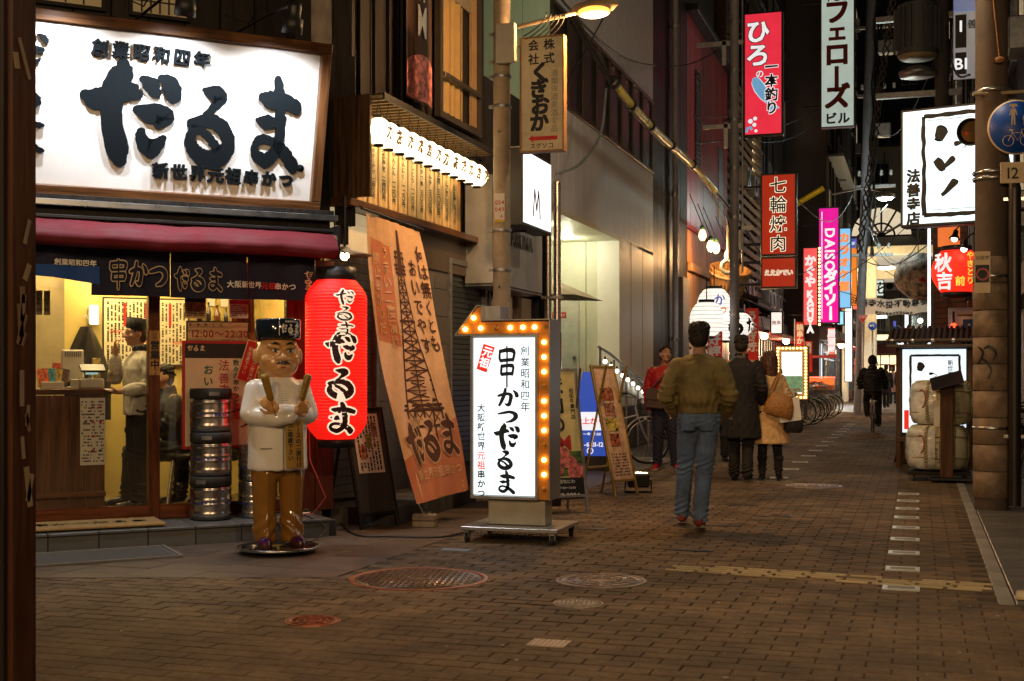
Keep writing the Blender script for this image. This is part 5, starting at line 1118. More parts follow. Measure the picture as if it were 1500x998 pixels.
def person(name, label, loc, rotz, H=1.75, P=None, hd=None, skin=SKIN, vox=.0085, female=False, hands=((0, 0, -1), (0, 0, -1)), palm=((1, -.3, 0), (-1, -.3, 0)), curl=.4, group=None, cat='person', face=True, hairf=None, hair=HAIR, fullness=.94):
    """joints for a 1.75 m figure facing -y; x>0 is its left"""
    k = H/1.75; J = dict(pel=(0, 0, .95), che=(0, 0, 1.28), nek=(0, .01, 1.46), head=(0, -.015, 1.625), hL=(.09, 0, .92), hR=(-.09, 0, .92), kL=(.1, -.02, .50), kR=(-.1, -.02, .50), aL=(.11, .02, .09), aR=(-.11, .02, .09),
                         tL=None, tR=None, sL=(.18, .01, 1.40), sR=(-.18, .01, 1.40), eL=(.235, .03, 1.13), eR=(-.235, .03, 1.13), wL=(.235, -.05, .89), wR=(-.235, -.05, .89))
    J.update(P or {})
    for sd in 'LR':
        if J['t'+sd] is None: a = J['a'+sd]; J['t'+sd] = (a[0]*1.1, a[1]-.15, a[2]-.055)
    J = {q: Vector(v)*k for q, v in J.items()}; t = thing(name, label, cat, loc, rotz, group=group); t['H'] = H; Rh = hd or Matrix.Identity(3)
    mb = MB(); tor = [(J['pel']-Vector((0, 0, .05*k)), .15*k, .105*k), (J['pel']+Vector((0, 0, .08*k)), .135*k, .095*k), ((J['pel']+J['che'])/2, .13*k, .095*k), (J['che'], .165*k, .11*k), ((J['che']*.3+J['nek']*.7), .155*k, .085*k), (J['nek'], .06*k, .06*k)]
    mb.loft(tor, 18); mb.cap(J['sL'], J['sR'], .055*k, .055*k); mb.cap(J['nek']-Vector((0, 0, .03*k)), J['head']-Vector((0, 0, .05*k)), .056*k, .05*k)
    for i, sd in enumerate('LR'):
        limb(mb, [J['s'+sd], J['e'+sd], J['w'+sd]], [.05*k, .04*k, .027*k]); limb(mb, [J['h'+sd], J['k'+sd], J['a'+sd]], [.085*k, .055*k, .038*k]); mb.cap(J['a'+sd]-Vector((0, 0, .03*k)), J['t'+sd], .038*k, .03*k)
        hand(mb, J['w'+sd], hands[i], palm[i], 1 if sd == 'L' else -1, k*1.02, curl if not hasattr(curl, '__len__') else curl[i])
    head_prims(mb, J['head'], k*(.96 if female else 1), Rh)
    body = put(remesh(mb, vox, 2), 'body', skin, t)
    if face: face_parts(t, J['head'], k*(.96 if female else 1), Rh, hair)
    hm = (hairf or hair_short)(J['head'], k*(.98 if female else 1), Rh, fullness); put(remesh(hm, .006, 1, .0055, 75, aniso=(1, 1, .25)), 'hair', hair, t)
    return t, J, k
def trousers(t, J, k, mat, inf=.018, flare=.0, vox=.009, belt=True, name='trousers'):
    mb = MB(); mb.loft([(J['pel']+Vector((0, 0, .1*k)), .14*k+inf*.6, .105*k+inf*.5), (J['pel']+Vector((0, 0, 0)), .155*k+inf*.6, .118*k+inf*.6), (J['pel']-Vector((0, 0, .09*k)), .155*k+inf*.5, .11*k+inf)], 18)
    for sd in 'LR':
        h, kn, a = J['h'+sd], J['k'+sd], J['a'+sd]; d = (a-kn); limb(mb, [h, h.lerp(kn, .5), kn, kn+d*.5, a-d.normalized()*.015], [.088*k, .075*k, .062*k, .055*k, (.05+flare)*k], inf)
        mb.ball(J['pel']+Vector((math.copysign(.07, h.x)*k, .06*k, -.05*k)), .085*k+inf*.3, 12, 8)
    def folds(c): 
        r = 0
        for sd in 'LR':
            for q, w_, a in ((J['k'+sd], .12, 1.3), (J['a'+sd], .16, 1.6), (J['h'+sd], .1, .8)):
                dz = c.z-q.z
                if abs(dz) < w_*k: r += a*(1-abs(dz)/(w_*k))*math.sin(c.z*130+c.x*60+noise.noise(c*9)*4)
        return r
    return put(remesh(mb, vox, 1, .0045, 12, 3, (1, 1, .5), folds), name, mat, t)
def jacket(t, J, k, mat, inf=.03, hem=-.02, hemw=1.0, vox=.009, name='jacket', collar=True, wr=.006, sleeve=1.0, flare=0.0, bottom=None, wf=9.0, thickarm=0.0, puff=False):
    mb = MB(); z0 = (bottom*k if bottom is not None else J['pel'].z+hem*k); rings = []
    zt = J['che'].z; n = 7
    if z0 < J['pel'].z-.02:
        for i in range(5): q = i/4; z = z0+(J['pel'].z-z0)*q; rings.append((Vector((J['pel'].x, J['pel'].y, z)), (.155+inf+flare*(1-q))*k*hemw, (.118+inf+flare*.8*(1-q))*k*hemw))
    else: rings.append((Vector((J['pel'].x, J['pel'].y, z0)), (.15+inf*.6)*k*hemw, (.11+inf*.6)*k*hemw)); rings.append((Vector((J['pel'].x, J['pel'].y, z0+.055*k)), (.15+inf*.55)*k*hemw, (.112+inf*.55)*k*hemw))
    rings += [(J['pel'].lerp(J['che'], .35), (.148+inf*1.25)*k, (.108+inf*1.3)*k), (J['pel'].lerp(J['che'], .7), (.16+inf*1.2)*k, (.115+inf*1.2)*k), (J['che'], (.178+inf)*k, (.12+inf)*k), (J['che'].lerp(J['nek'], .55), (.175+inf*.8)*k, (.1+inf*.8)*k), (J['che'].lerp(J['nek'], .85), (.12+inf*.4)*k, (.075+inf*.5)*k), (J['nek']+Vector((0, 0, .0)), .075*k, .07*k)]
    mb.loft(rings, 24)
    for sd in 'LR': s, e, w_ = J['s'+sd], J['e'+sd], J['w'+sd]; limb(mb, [s+Vector((0, 0, -.02*k)), s.lerp(e, .5), e, e.lerp(w_, .6), e.lerp(w_, sleeve)], [.055*k, .05*k, .045*k, .042*k, .036*k], inf*.45+thickarm)
    if collar: mb.lathe([(.05*k, -.02*k), (.082*k, -.012*k), (.078*k, .062*k), (.064*k, .068*k), (.05*k, .02*k)], J['nek'], (0, -.12, 1), 18)
    def folds(c):
        if puff: return 2.2*abs(math.sin(c.z*math.pi/.075))
        r = 0
        for sd in 'LR':
            d = (c-J['e'+sd]).length
            if d < .16*k: r += (1-d/(.16*k))*1.6*math.sin(c.z*110+c.y*50+noise.noise(c*8)*4)
            d = (c-J['s'+sd]+Vector((0, 0, .08*k))).length
            if d < .13*k: r += (1-d/(.13*k))*1.1*math.sin(c.x*90+c.z*70)
        dz = c.z-(z0+.1*k)
        if abs(dz) < .1*k: r += (1-abs(dz)/(.1*k))*.9*math.sin(math.atan2(c.y, c.x)*16+noise.noise(c*7)*3)
        return r
    return put(remesh(mb, vox, 2, wr, wf, 1, (1, 1, .6), folds), name, mat, t)
def shoe(t, J, k, sd, mat, sole, boots=0.0, heel=0.0):
    a, to = J['a'+sd], J['t'+sd]; d = (to-a); d = Vector((d.x, d.y, 0)).normalized() if Vector((d.x, d.y, 0)).length > .01 else Vector((0, -1, 0)); pitch = math.atan2(-(to.z-a.z+.055*k), .15*k)
    back = a-d*.035*k+Vector((0, 0, -.045*k)); m = MB(); m.cap(back+Vector((0, 0, .01*k)), a+d*.06*k+Vector((0, 0, -.035*k)), .037*k, .041*k); m.cap(a+d*.04*k+Vector((0, 0, -.04*k)), to+d*.045*k+Vector((0, 0, .0)), .04*k, .033*k); m.cap(a+Vector((0, 0, -.03*k)), a+Vector((0, 0, .02*k+boots*.6)), .043*k, .042*k+boots*.05)
    if boots: m.cap(a, a+Vector((0, 0, boots*.6)), .05*k, .055*k)
    o = put(remesh(m, .007, 1), 'shoe' if not boots else 'boot', mat, t)
    s = MB(); up = Vector((0, 0, 1)); sdv = d.cross(up); A, B = back-Vector((0, 0, .03*k)), to+d*.07*k-Vector((0, 0, .028*k))
    vs = []
    for q, w_ in ((0, .028), (.12, .037), (.45, .036), (.75, .044), (.92, .036), (1.0, .018)):
        c = A.lerp(B, q); vs += [c+sdv*w_*k, c-sdv*w_*k, c+sdv*w_*k+up*.022*k, c-sdv*w_*k+up*.022*k]
    fs = []
    for i in range(5): b = i*4; fs += [(b, b+4, b+5, b+1), (b+2, b+3, b+7, b+6), (b, b+2, b+6, b+4), (b+1, b+5, b+7, b+3)]
    fs += [(0, 1, 3, 2), (20, 22, 23, 21)]; s.add(vs, fs); s.build('sole', sole, o); 
    if heel: MB().cyl(back+Vector((0, 0, -.02*k)), back+Vector((0, 0, -.05*k-heel)), .022*k, .018*k).build('heel', sole, o)
    return o
def cloth(name, col, rough=.85, **k): return M(name, col, rough, var=k.get('var', .18), scale=k.get('scale', 24), bump=k.get('bump', .12))
WSOLE = M('white_sole', (.5, .47, .42), .7); BSOLE = M('black_sole', (.015, .014, .013), .6)

# ---- man in olive-brown jacket and jeans, walking away
g = G(1022, 776); 
P1 = dict(hL=(.085, 0, .92), hR=(-.085, 0, .92), kL=(.125, -.12, .53), aL=(.165, -.24, .10), tL=(.18, -.38, .05), kR=(-.05, .02, .50), aR=(-.03, .24, .12), tR=(-.035, .13, .035),
          eL=(.265, .08, 1.12), wL=(.22, -.13, .99), eR=(-.265, .08, 1.12), wR=(-.22, -.12, .99), head=(-.005, -.03, 1.605))
P1['sL'] = (.172, .02, 1.375); P1['sR'] = (-.172, .02, 1.375)
t, J, k = person('person', 'man in an olive brown jacket and blue jeans walking away up the street', (g.x, g.y+.05, 0), R_(180)+R_(4), 1.78, P1, hands=((0, -1, -.3), (0, -1, -.3)), hd=Matrix.Rotation(R_(-8), 3, 'Z'), face=False, fullness=1.03)
JK = M('olive_suede', (.22, .175, .06), .7, var=.35, scale=5, bump=.2); jacket(t, J, k, JK, .030, hem=.02, wr=.007, thickarm=.010)
wb = MB().loft([(J['pel']+Vector((0, 0, -.0)), .163*k, .124*k), (J['pel']+Vector((0, 0, .055*k)), .167*k, .128*k)], 28); wb.build('waistband', M('olive_rib', (.17, .13, .045), .85, stretch=(60, 60, 1), scale=3, var=.5, bump=.4), t)
DEN = M('denim', (.16, .25, .42), .85, var=.35, scale=5, bump=.12); trousers(t, J, k, DEN, .009, .006)
for sd in (-1, 1):
    pk_ = MB().grid(lambda u, v: Vector(((sd*.078+(u-.5)*.105)*k, (.118+.022*math.sin(u*math.pi)+.006*math.sin(v*3))*k, J['pel'].z+(-.12+.12*v)*k)), 6, 6); pk_.build('back_pocket', M('denim_pocket', (.13, .21, .36), .85, var=.3), t)
RS = M('red_suede', (.3, .05, .03), .7)
for sd in 'LR': shoe(t, J, k, sd, RS, WSOLE)

# ---- man in long black coat
g = G(1086, 705)
P2 = dict(hL=(.08, 0, .92), kL=(.09, -.06, .5), aL=(.09, -.04, .09), kR=(-.08, .0, .5), aR=(-.08, .10, .10), eL=(.26, .05, 1.12), wL=(.23, -.12, .96), eR=(-.26, .05, 1.12), wR=(-.24, -.1, .94))
t, J, k = person('person', 'man in a long black coat walking away between the jeans man and the woman', (g.x, g.y, 0), R_(180), 1.80, P2, face=False, vox=.01)
jacket(t, J, k, cloth('black_wool', (.014, .013, .015)), .035, bottom=.52, flare=.05, name='coat', vox=.011, wr=.006); trousers(t, J, k, cloth('black_trouser', (.02, .018, .017)), .012, .006, .011)
for sd in 'LR': shoe(t, J, k, sd, M('black_leather', (.012, .011, .011), .25), BSOLE)
MB().lathe([(.06*k, 0), (.068*k, .02*k), (.06*k, .035*k)], J['nek']+Vector((0, 0, .01)), (0, -.1, 1), 16).build('scarf', cloth('grey_scarf', (.16, .16, .17)), t)

# ---- woman in camel coat
g = G(1126, 704)
P3 = dict(hL=(.07, 0, .90), hR=(-.07, 0, .90), kL=(.08, -.02, .5), aL=(.085, .03, .13), tL=(.085, -.08, .04), kR=(-.11, -.04, .5), aR=(-.13, .03, .13), tR=(-.14, -.08, .04), sL=(.15, .01, 1.37), sR=(-.15, .01, 1.37), eL=(.22, .07, 1.13), wL=(.19, .0, .93), eR=(-.24, -.02, 1.14), wR=(-.30, -.22, 1.14), nek=(0, .01, 1.43), head=(-.02, -.02, 1.60))
def long_hair(c, s, R3, full):
    mb = hair_short(c, s, R3, full); c = Vector(c)
    for k_ in range(46):
        a = math.pi*(k_/45)*1.5-.25*math.pi; x, y = .088*math.cos(a), .02+.088*math.sin(a); L = .26 if y > .0 else .16
        p = [c+R3 @ (Vector((x, y, .05))*s), c+R3 @ (Vector((x*1.12, y*1.08, -.06))*s), c+R3 @ (Vector((x*1.18+random.uniform(-.01, .01), y*1.0+.01, -.06-L*.55))*s), c+R3 @ (Vector((x*1.0+random.uniform(-.02, .02), y*.8+.02, -.06-L+random.uniform(-.03, .02)))*s)]
        for q in range(3): mb.cap(p[q], p[q+1], (.022, .02, .015)[q]*s, (.02, .015, .006)[q]*s, 6)
    return mb
t, J, k = person('person', 'woman with long brown hair in a camel coat with a tan shoulder bag, walking away', (g.x, g.y, 0), R_(180)+R_(6), 1.62, P3, hands=((0, -.2, -1), (-.3, -1, .1)), hd=Matrix.Rotation(R_(-30), 3, 'Z'), female=True, face=False, hairf=long_hair, hair=HAIRB, vox=.009)
CML = cloth('camel_wool', (.70, .46, .22), scale=14); jacket(t, J, k, CML, .036, bottom=.50, flare=.095, name='coat', wr=.005); trousers(t, J, k, cloth('black_tights', (.012, .011, .012)), .002, name='tights')
for sd in 'LR': shoe(t, J, k, sd, cloth('black_suede', (.012, .011, .011)), BSOLE, boots=.24, heel=.03); MB().lathe([(.05*k, 0), (.066*k, .015), (.068*k, .06), (.05*k, .075)], J['a'+sd]+Vector((0, 0, .12)), (0, 0, 1), 16).build('boot_cuff', M('fur', (.015, .013, .012), .95, bump=1, scale=60), t)
MB().lathe([(.012, -.006), (.018, 0), (.012, .006)], J['pel']+Vector((0, .15*k, .03)), (0, 1, 0), 12).build('belt_button', cloth('camel_dark', (.35, .18, .05)), t)
# tan bag hung on her left... carried over the right shoulder, across the back
WOV = M('woven_tan_leather', (.36, .17, .045), .5, var=.5, scale=60, bump=.5)
bgt = thing('shoulder_bag', 'tan woven leather tote slung over the shoulder of the woman in camel coat', 'bag', (g.x, g.y, 0), R_(186))
m = MB(); m.loft([(Vector((-.10, .20, .86)), .17, .05), (Vector((-.10, .205, .90)), .185, .07), (Vector((-.09, .20, 1.02)), .17, .065), (Vector((-.08, .19, 1.12)), .13, .035), (Vector((-.08, .19, 1.14)), .11, .012)], 20); o = m.build('body', WOV, bgt); o.rotation_euler = (0, R_(-18), 0); o.location = (.26, 0, .02)
for q in (0, .03): MB().tube([(-.02-q, .2, 1.12), (-.08-q, .17, 1.26), (-.15, .08, 1.38), (-.16, -.02, 1.33)], .010, 6).build('strap', WOV, bgt)
wb_ = thing('paper_bag', 'white paper shopping bag with rope handles on the arm of the woman in camel coat', 'bag', (g.x+.27, g.y-.12, 0), R_(196)); m = MB(); m.prism([(-.13, .76), (.13, .72), (.15, .98), (-.1, 1.04)], -.05, .05); m.build('bag', M('white_card', (.88, .87, .85), .6, var=.05), wb_)
for y in (-.04, .04): MB().tube([(-.06, y, 1.02), (-.02, y, 1.14), (.04, y, 1.14), (.09, y, 1.0)], .003, 5).build('rope_handle', WHITEP, wb_)
bb = thing('black_pouch', 'small black bag hanging under the white paper bag', 'bag', (g.x+.31, g.y-.10, 0), R_(185)); MB().loft([(Vector((0, 0, .60)), .09, .05), (Vector((0, 0, .64)), .12, .07), (Vector((0, 0, .74)), .115, .06), (Vector((0, 0, .80)), .06, .03)], 16).build('body', cloth('black_canvas', (.012, .012, .013)), bb); MB().tube([(-.05, 0, .79), (0, 0, .95), (.05, 0, .79)], .005).build('handle', BLACK, bb)

# ---- man in red jacket facing us
g = G(974, 689)
P4 = dict(kL=(.11, -.03, .5), aL=(.15, -.02, .09), kR=(-.09, -.03, .5), aR=(-.11, .05, .09), tL=(.19, -.16, .035), tR=(-.14, -.09, .035), eL=(.24, -.02, 1.15), wL=(.07, -.20, 1.30), eR=(-.25, .03, 1.12), wR=(-.22, -.06, .88), head=(.01, -.03, 1.62))
t, J, k = person('person', 'man in a bright red jacket and dark jeans standing by the bicycle looking up', (g.x, g.y, 0), R_(8), 1.71, P4, hands=((-.4, -.2, .8), (0, 0, -1)), palm=((0, .8, .3), (1, 0, 0)), curl=(.9, .4), skin=SKIND, vox=.008, hd=Matrix.Rotation(R_(-14), 3, 'X') @ Matrix.Rotation(R_(22), 3, 'Z'))
RJ = cloth('red_nylon', (.45, .012, .012), .6); jacket(t, J, k, RJ, .034, hem=-.06, wr=.006); trousers(t, J, k, cloth('indigo_denim', (.018, .022, .045)), .016)
for sd in 'LR': shoe(t, J, k, sd, M('red_shoe', (.5, .01, .02), .5), WSOLE)
MB().tube([J['nek']+Vector((0, -.12, -.05)), J['pel']+Vector((0, -.155, .12))], .004).build('zip', DKMETAL, t); MB().lathe([(.045, -.01), (.058, .01), (.052, .05)], J['nek'], (0, -.2, 1), 14).build('shirt_collar', cloth('pale_shirt', (.4, .38, .34)), t)
sb_ = thing('messenger_bag', 'dark brown messenger bag worn across the man in red', 'bag', (g.x, g.y, 0), R_(8)); MB().bbox((0, 0, 0), (.25, .09, .27), .02).build('body', M('brown_nylon', (.06, .03, .02), .6), sb_, loc=(-.12, -.19, .98), rot=(0, R_(6), 0)); MB().bbox((0, -.05, .06), (.26, .02, .15), .008).build('flap', M('brown_nylon', (.06, .03, .02), .6), sb_, loc=(-.12, -.19, .98), rot=(0, R_(6), 0)); MB().tube([(-.18, -.18, 1.1), (-.05, -.19, 1.25), (.12, -.12, 1.42), (.14, .0, 1.46)], .013, 6).build('strap', M('dark_strap', (.02, .016, .014), .6), sb_)
# ---- face of a woman between the two men
g = G(1052, 690); g = Vector((g.x, g.y+2.0, 0))
q_ = onY(1052, 548, g.y); t, J, k = person('person', 'dark haired woman half hidden between the jeans man and the man in black coat', (q_.x, g.y, 0), R_(12), 1.58, dict(), skin=SKIN, vox=.009, female=True, fullness=1.05)
jacket(t, J, k, cloth('brown_coat', (.06, .035, .025)), .03, bottom=.6, flare=.03, name='coat', vox=.012); trousers(t, J, k, cloth('black_trouser', (.02, .018, .017)), .012, .006, .012)
for sd in 'LR': shoe(t, J, k, sd, M('black_leather', (.012, .011, .011), .25), BSOLE)

# ---- cook inside the shop
P6 = dict(sL=(.17, .01, 1.38), sR=(-.17, .01, 1.38), eL=(.22, .0, 1.12), wL=(.16, -.26, 1.08), eR=(-.22, -.16, 1.20), wR=(-.09, -.20, 1.44), head=(0, -.05, 1.60), nek=(0, -.0, 1.44))
t, J, k = person('person', 'cook in grey work jacket and dark cap at the counter, hand at his mouth', AB(2.12, -11.12, .146), R45-R_(80), 1.66, P6, hands=((-.2, -1, .1), (.1, -.1, 1)), palm=((0, .1, 1), (.3, .9, 0)), curl=(.25, .8), skin=SKIND, vox=.008, hair=M('short_brown_hair', (.09, .05, .03), .6), fullness=.99)
KG = cloth('grey_cotton', (.5, .48, .4)); jacket(t, J, k, KG, .028, hem=-.08, wr=.006, sleeve=.75); trousers(t, J, k, cloth('black_trouser', (.02, .018, .017)), .012)
MB().lathe([(.05, -.005), (.073, .0), (.07, .045), (.06, .05)], J['nek']+Vector((0, 0, .005)), (0, -.15, 1), 18).build('dark_collar', INKB, t)
for sd in 'LR': shoe(t, J, k, sd, M('black_leather', (.012, .011, .011), .25), BSOLE)
CAPM = cloth('dark_cap', (.03, .035, .035)); m = MB().lathe([(.083, -.02), (.092, .0), (.098, .07), (.088, .078), (1e-4, .075)], (0, 0, 0), (0, 0, 1), 28); m.build('cap', CAPM, t, loc=J['head']+Vector((0, .012, .055)), rot=(R_(-8), 0, 0))
# ---- seated customer
P7 = dict(pel=(0, 0, .52), che=(0, -.08, .86), nek=(0, -.12, 1.04), head=(0, -.17, 1.19), hL=(.09, -.02, .5), hR=(-.09, -.02, .5), kL=(.13, -.45, .52), kR=(-.11, -.42, .5), aL=(.12, -.36, .09), aR=(-.12, -.46, .09), sL=(.18, -.11, .98), sR=(-.18, -.11, .98), eL=(.23, -.2, .76), wL=(.16, -.4, .68), eR=(-.23, -.2, .76), wR=(-.16, -.42, .7))
for i, (a, b, rz, lab, colr, h_) in enumerate(((2.55, -11.55, -82, 'seated customer in dark clothes with bent legs behind the door post', (.03, .03, .032), 1.68), (3.0, -11.75, -60, 'second seated customer in a dark quilted jacket deeper in the shop', (.03, .035, .03), 1.66))):
    t, J, k = person('person', lab, AB(a, b, .146), R45+R_(rz), h_, P7, vox=.01, skin=SKIND)
    jacket(t, J, k, cloth('dark_jacket%d' % i, colr), .035, hem=-.02, vox=.012, wr=.007); trousers(t, J, k, cloth('dark_jean%d' % i, (.025, .03, .03)), .018, vox=.012)
    for sd in 'LR': shoe(t, J, k, sd, M('black_leather', (.012, .011, .011), .25), BSOLE)

# ---- painted statue of a cook on a round trolley (a plain generic cook)
G_ = M('glazed_white', (.80, .77, .70), .22, var=.06, coat=.3, dirt=.12); GS = M('glazed_skin', (.62, .33, .12), .24, var=.06, coat=.3); GB = M('glazed_ochre', (.27, .125, .02), .14, var=.08, coat=.6); GK = M('glazed_black', (.01, .015, .02), .1, coat=.6); GG = M('glazed_gold', (.28, .16, .02), .22, coat=.3); GP_ = M('glazed_purple', (.06, .01, .12), .08, coat=.8); GM = M('glazed_brown', (.08, .02, .015), .1, coat=.7)
su = thing('cook_statue', 'glossy painted statue of a white coated cook with crossed arms holding two skewers', 'statue', tuple(W(407, 548, 9.32).to_2d())+(0,), R_(42))
m = MB(); hz = 1.47
m.ball((0, .0, hz), (.158, .15, .17), 24, 18); m.ball((0, -.03, hz-.075), (.145, .13, .12), 20, 14); m.ball((0, -.09, hz-.12), (.07, .06, .05)); m.ball((-.085, -.085, hz-.05), (.06, .05, .05)); m.ball((.085, -.085, hz-.05), (.06, .05, .05)); m.cap((0, 0, 1.22), (0, 0, 1.36), .1, .1)
m.cap((0, -.15, hz+.01), (0, -.175, hz-.035), .016, .03); m.cap((-.035, -.155, hz-.04), (.035, -.155, hz-.04), .019, .019); m.cap((-.09, -.125, hz+.055), (-.03, -.148, hz+.045), .02, .015); m.cap((.09, -.125, hz+.055), (.03, -.148, hz+.045), .02, .015)
for sd in (-1, 1): m.ball((sd*.165, .01, hz-.02), (.022, .035, .06)); m.ball((sd*.172, -.0, hz-.02), (.012, .02, .035))
m.cap((-.03, -.155, hz-.105), (.03, -.155, hz-.105), .013, .013)
for sd in (-1, 1):                                   # crossed fore-arms end in fists
    w0 = Vector((sd*-.05, -.235, 1.035+.02*(sd > 0))); hand(m, w0, (sd*-.75, -.12, .5), (sd*.2, .95, .1), -sd, 1.25, .95)
put(remesh(m, .0075, 5), 'body', GS, su)
for sd in (-1, 1):
    e = MB().ball((sd*.055, -.143, hz+.018), (.028, .014, .013), 14, 8).build('eye', EYEW, su); MB().ball((sd*.055, -.155, hz+.018), (.010, .005, .010), 10, 8).build('iris', EYED, e)
    MB().tube([(sd*.095, -.128, hz+.062), (sd*.06, -.158, hz+.078), (sd*.025, -.16, hz+.066)], [.003, .008, .004], 8).build('eyebrow', GK, su); MB().tube([(sd*.083, -.14, hz+.023), (sd*.055, -.158, hz+.034), (sd*.028, -.15, hz+.022)], .0035, 6).build('eyelid', GK, su)
MB().tube([(-.05, -.158, hz-.075), (-.02, -.182, hz-.064), (0, -.184, hz-.068), (.02, -.182, hz-.064), (.05, -.158, hz-.075)], [.003, .009, .007, .009, .003], 8).build('moustache', GK, su)
MB().tube([(-.04, -.15, hz-.098), (0, -.170, hz-.104), (.04, -.15, hz-.098)], [.003, .006, .003], 8).build('mouth', M('glazed_lip', (.25, .06, .03), .2), su)
m = MB(); m.ball((0, .03, hz+.04), (.155, .135, .11), 20, 12); m.ball((0, .06, hz-.03), (.148, .1, .12), 20, 12); put(remesh(m, .01, 1), 'hair', GK, su)
MB().lathe([(.150, 0), (.168, .004), (.172, .02), (.176, .135), (.168, .148), (1e-4, .155)], (0, .0, hz+.10), (0, .05, 1), 40, squash=.97).build('cap', GK, su)
cw_ = lambda p: Vector((math.sin(p.x/.172)*.178, -math.cos(p.x/.172)*.176, p.z)); m = MB()
for i, ch in enumerate('だるま'): brush_mb(m, ch, -.02+i*.052, hz+.15, .05, .065, y=0, tf=cw_)
text_mb(m, '創業昭和四年', .06, hz+.232, .016, y=0, tf=cw_); text_mb(m, '元祖串かつ', .08, hz+.138, .015, y=0, tf=cw_); m.cyl(cw_(Vector((-.03, 0, hz+.13))), cw_(Vector((-.03, 0, hz+.235))), .0025, n=5); m.build('cap_lettering', WHITEINK, su)
# coat
m = MB(); m.loft([(Vector((0, 0, .615)), .215, .155), (Vector((0, 0, .63)), .222, .16), (Vector((0, 0, .85)), .212, .155), (Vector((0, 0, 1.0)), .21, .155), (Vector((0, 0, 1.14)), .225, .15), (Vector((0, 0, 1.24)), .19, .125), (Vector((0, 0, 1.30)), .11, .10)], 32)
for sd in (-1, 1): m.cap((sd*.165, 0, 1.20), (sd*.215, -.05, 1.03), .082, .075); m.cap((sd*.215, -.05, 1.02), (sd*.05, -.21, 1.0+.045*(sd > 0)), .07, .058); m.cap((sd*.05, -.21, 1.0+.045*(sd > 0)), (sd*-.03, -.225, 1.01+.04*(sd > 0)), .056, .054)
fold = lambda c: (1.0*math.sin(math.atan2(c.y, c.x)*9+2*noise.noise(c*5)) if c.z < .95 else 0)*max(0, 1-(c.z-.6)/.4)
put(remesh(m, .0105, 2, .003, 5, 2, (1, 1, .5), fold), 'coat', G_, su)
MB().tube([(0, -.165, .62), (.0, -.165, .8), (0, -.163, .95)], .003, 5).build('coat_opening', M('joint_shadow', (.2, .19, .17), .3), su)
for sd in (-1, 1): MB().tube([(sd*.08, -.158, .78), (sd*.16, -.128, .78)], .003, 5).build('pocket_edge', M('joint_shadow', (.2, .19, .17), .3), su)
# undershirt with dots
MB().grid(lambda u, v: Vector(((u-.5)*(.09+.06*v), -.150+.5*((u-.5)*(.09+.06*v))**2*6+.052*v*v*.9, 1.10+.17*v)), 8, 8).build('undershirt', G_, su)
m = MB(); [m.ball(((i-4)*.012*(.7+.06*j), -.153+((i-4)*.012*(.7+.06*j))**2*3+.047*(j/9)**2, 1.11+.016*j), .0028, 5, 4) for i in range(9) for j in range(9)]; m.build('undershirt_dots', GK, su, kind='stuff')
# sash sign
ss = MB().bbox((0, 0, 0), (.13, .012, .36), .003).build('sash_sign', M('sash_wood', (.42, .24, .03), .4), su, loc=(.07, -.215, .815), rot=(R_(-6), 0, 0)); text(ss, 'lettering', INK, 'ソースの二度付け', .028, .165, .041, vert=True, off=.03, y=-.0075); text(ss, 'lettering', INK, 'ご遠慮下さい', -.032, .13, .041, vert=True, off=.03, y=-.0075)
for sd in (-1, 1):
    b0 = Vector((sd*-.105, -.262, 1.11)); d = Vector((sd*-.28, .02, 1)).normalized(); o = MB().cyl(b0-d*.09, b0+d*.04, .005).build('skewer', GG, su); m = MB().cap(b0+d*.04, b0+d*.19, .024, .029, 14); put(remesh(m, .006, 0, .002, 60, aniso=(1, 1, 1)), 'fried_stick', GG, su)
# trousers
m = MB()
for sd in (-1, 1): m.loft([(Vector((sd*.095, 0, .09)), .082, .095), (Vector((sd*.10, -.01, .13)), .085, .10), (Vector((sd*.10, .0, .35)), .082, .085), (Vector((sd*.10, 0, .60)), .098, .105), (Vector((sd*.09, 0, .68)), .10, .11)], 20)
m.cap((-.07, 0, .62), (.07, 0, .62), .09, .09)
fold = lambda c: (2.2*max(0, 1-abs(c.z-.2)/.13)*math.sin(abs(c.x)*60+c.z*55)) + (2.5*math.exp(-((abs(c.x)-.1)/.012)**2) if c.y < -.02 and .1 < c.z < .6 else 0)
put(remesh(m, .009, 1, .0035, 5, 4, (1, 1, 1), fold), 'trousers', GB, su)
for sd in (-1, 1):
    m = MB(); m.cap((sd*.10, .03, .10), (sd*.125, -.12, .085), .05, .055); m.cap((sd*.125, -.12, .082), (sd*.13, -.16, .078), .052, .04); o = put(remesh(m, .008, 1), 'shoe', GM, su); MB().ball((sd*.129, -.13, .092), (.047, .06, .046), 14, 8).build('toe_cap', GP_, o)
bs = MB().lathe([(1e-4, .03), (.28, .03), (.295, .04), (.295, .052), (.285, .058), (.27, .06), (1e-4, .062)], n=40).build('base_disc', M('black_gloss', (.012, .012, .012), .12, coat=.5), su); MB().lathe([(.296, .036), (.300, .040), (.300, .05), (.296, .054)], n=40).build('metal_rim', STEEL, bs)
for i in range(5): a = i*2*math.pi/5+.3; MB().cyl((.22*math.cos(a)-.01, .22*math.sin(a), .016), (.22*math.cos(a)+.01, .22*math.sin(a), .016), .016, n=12).build('caster', RUBBER, bs)
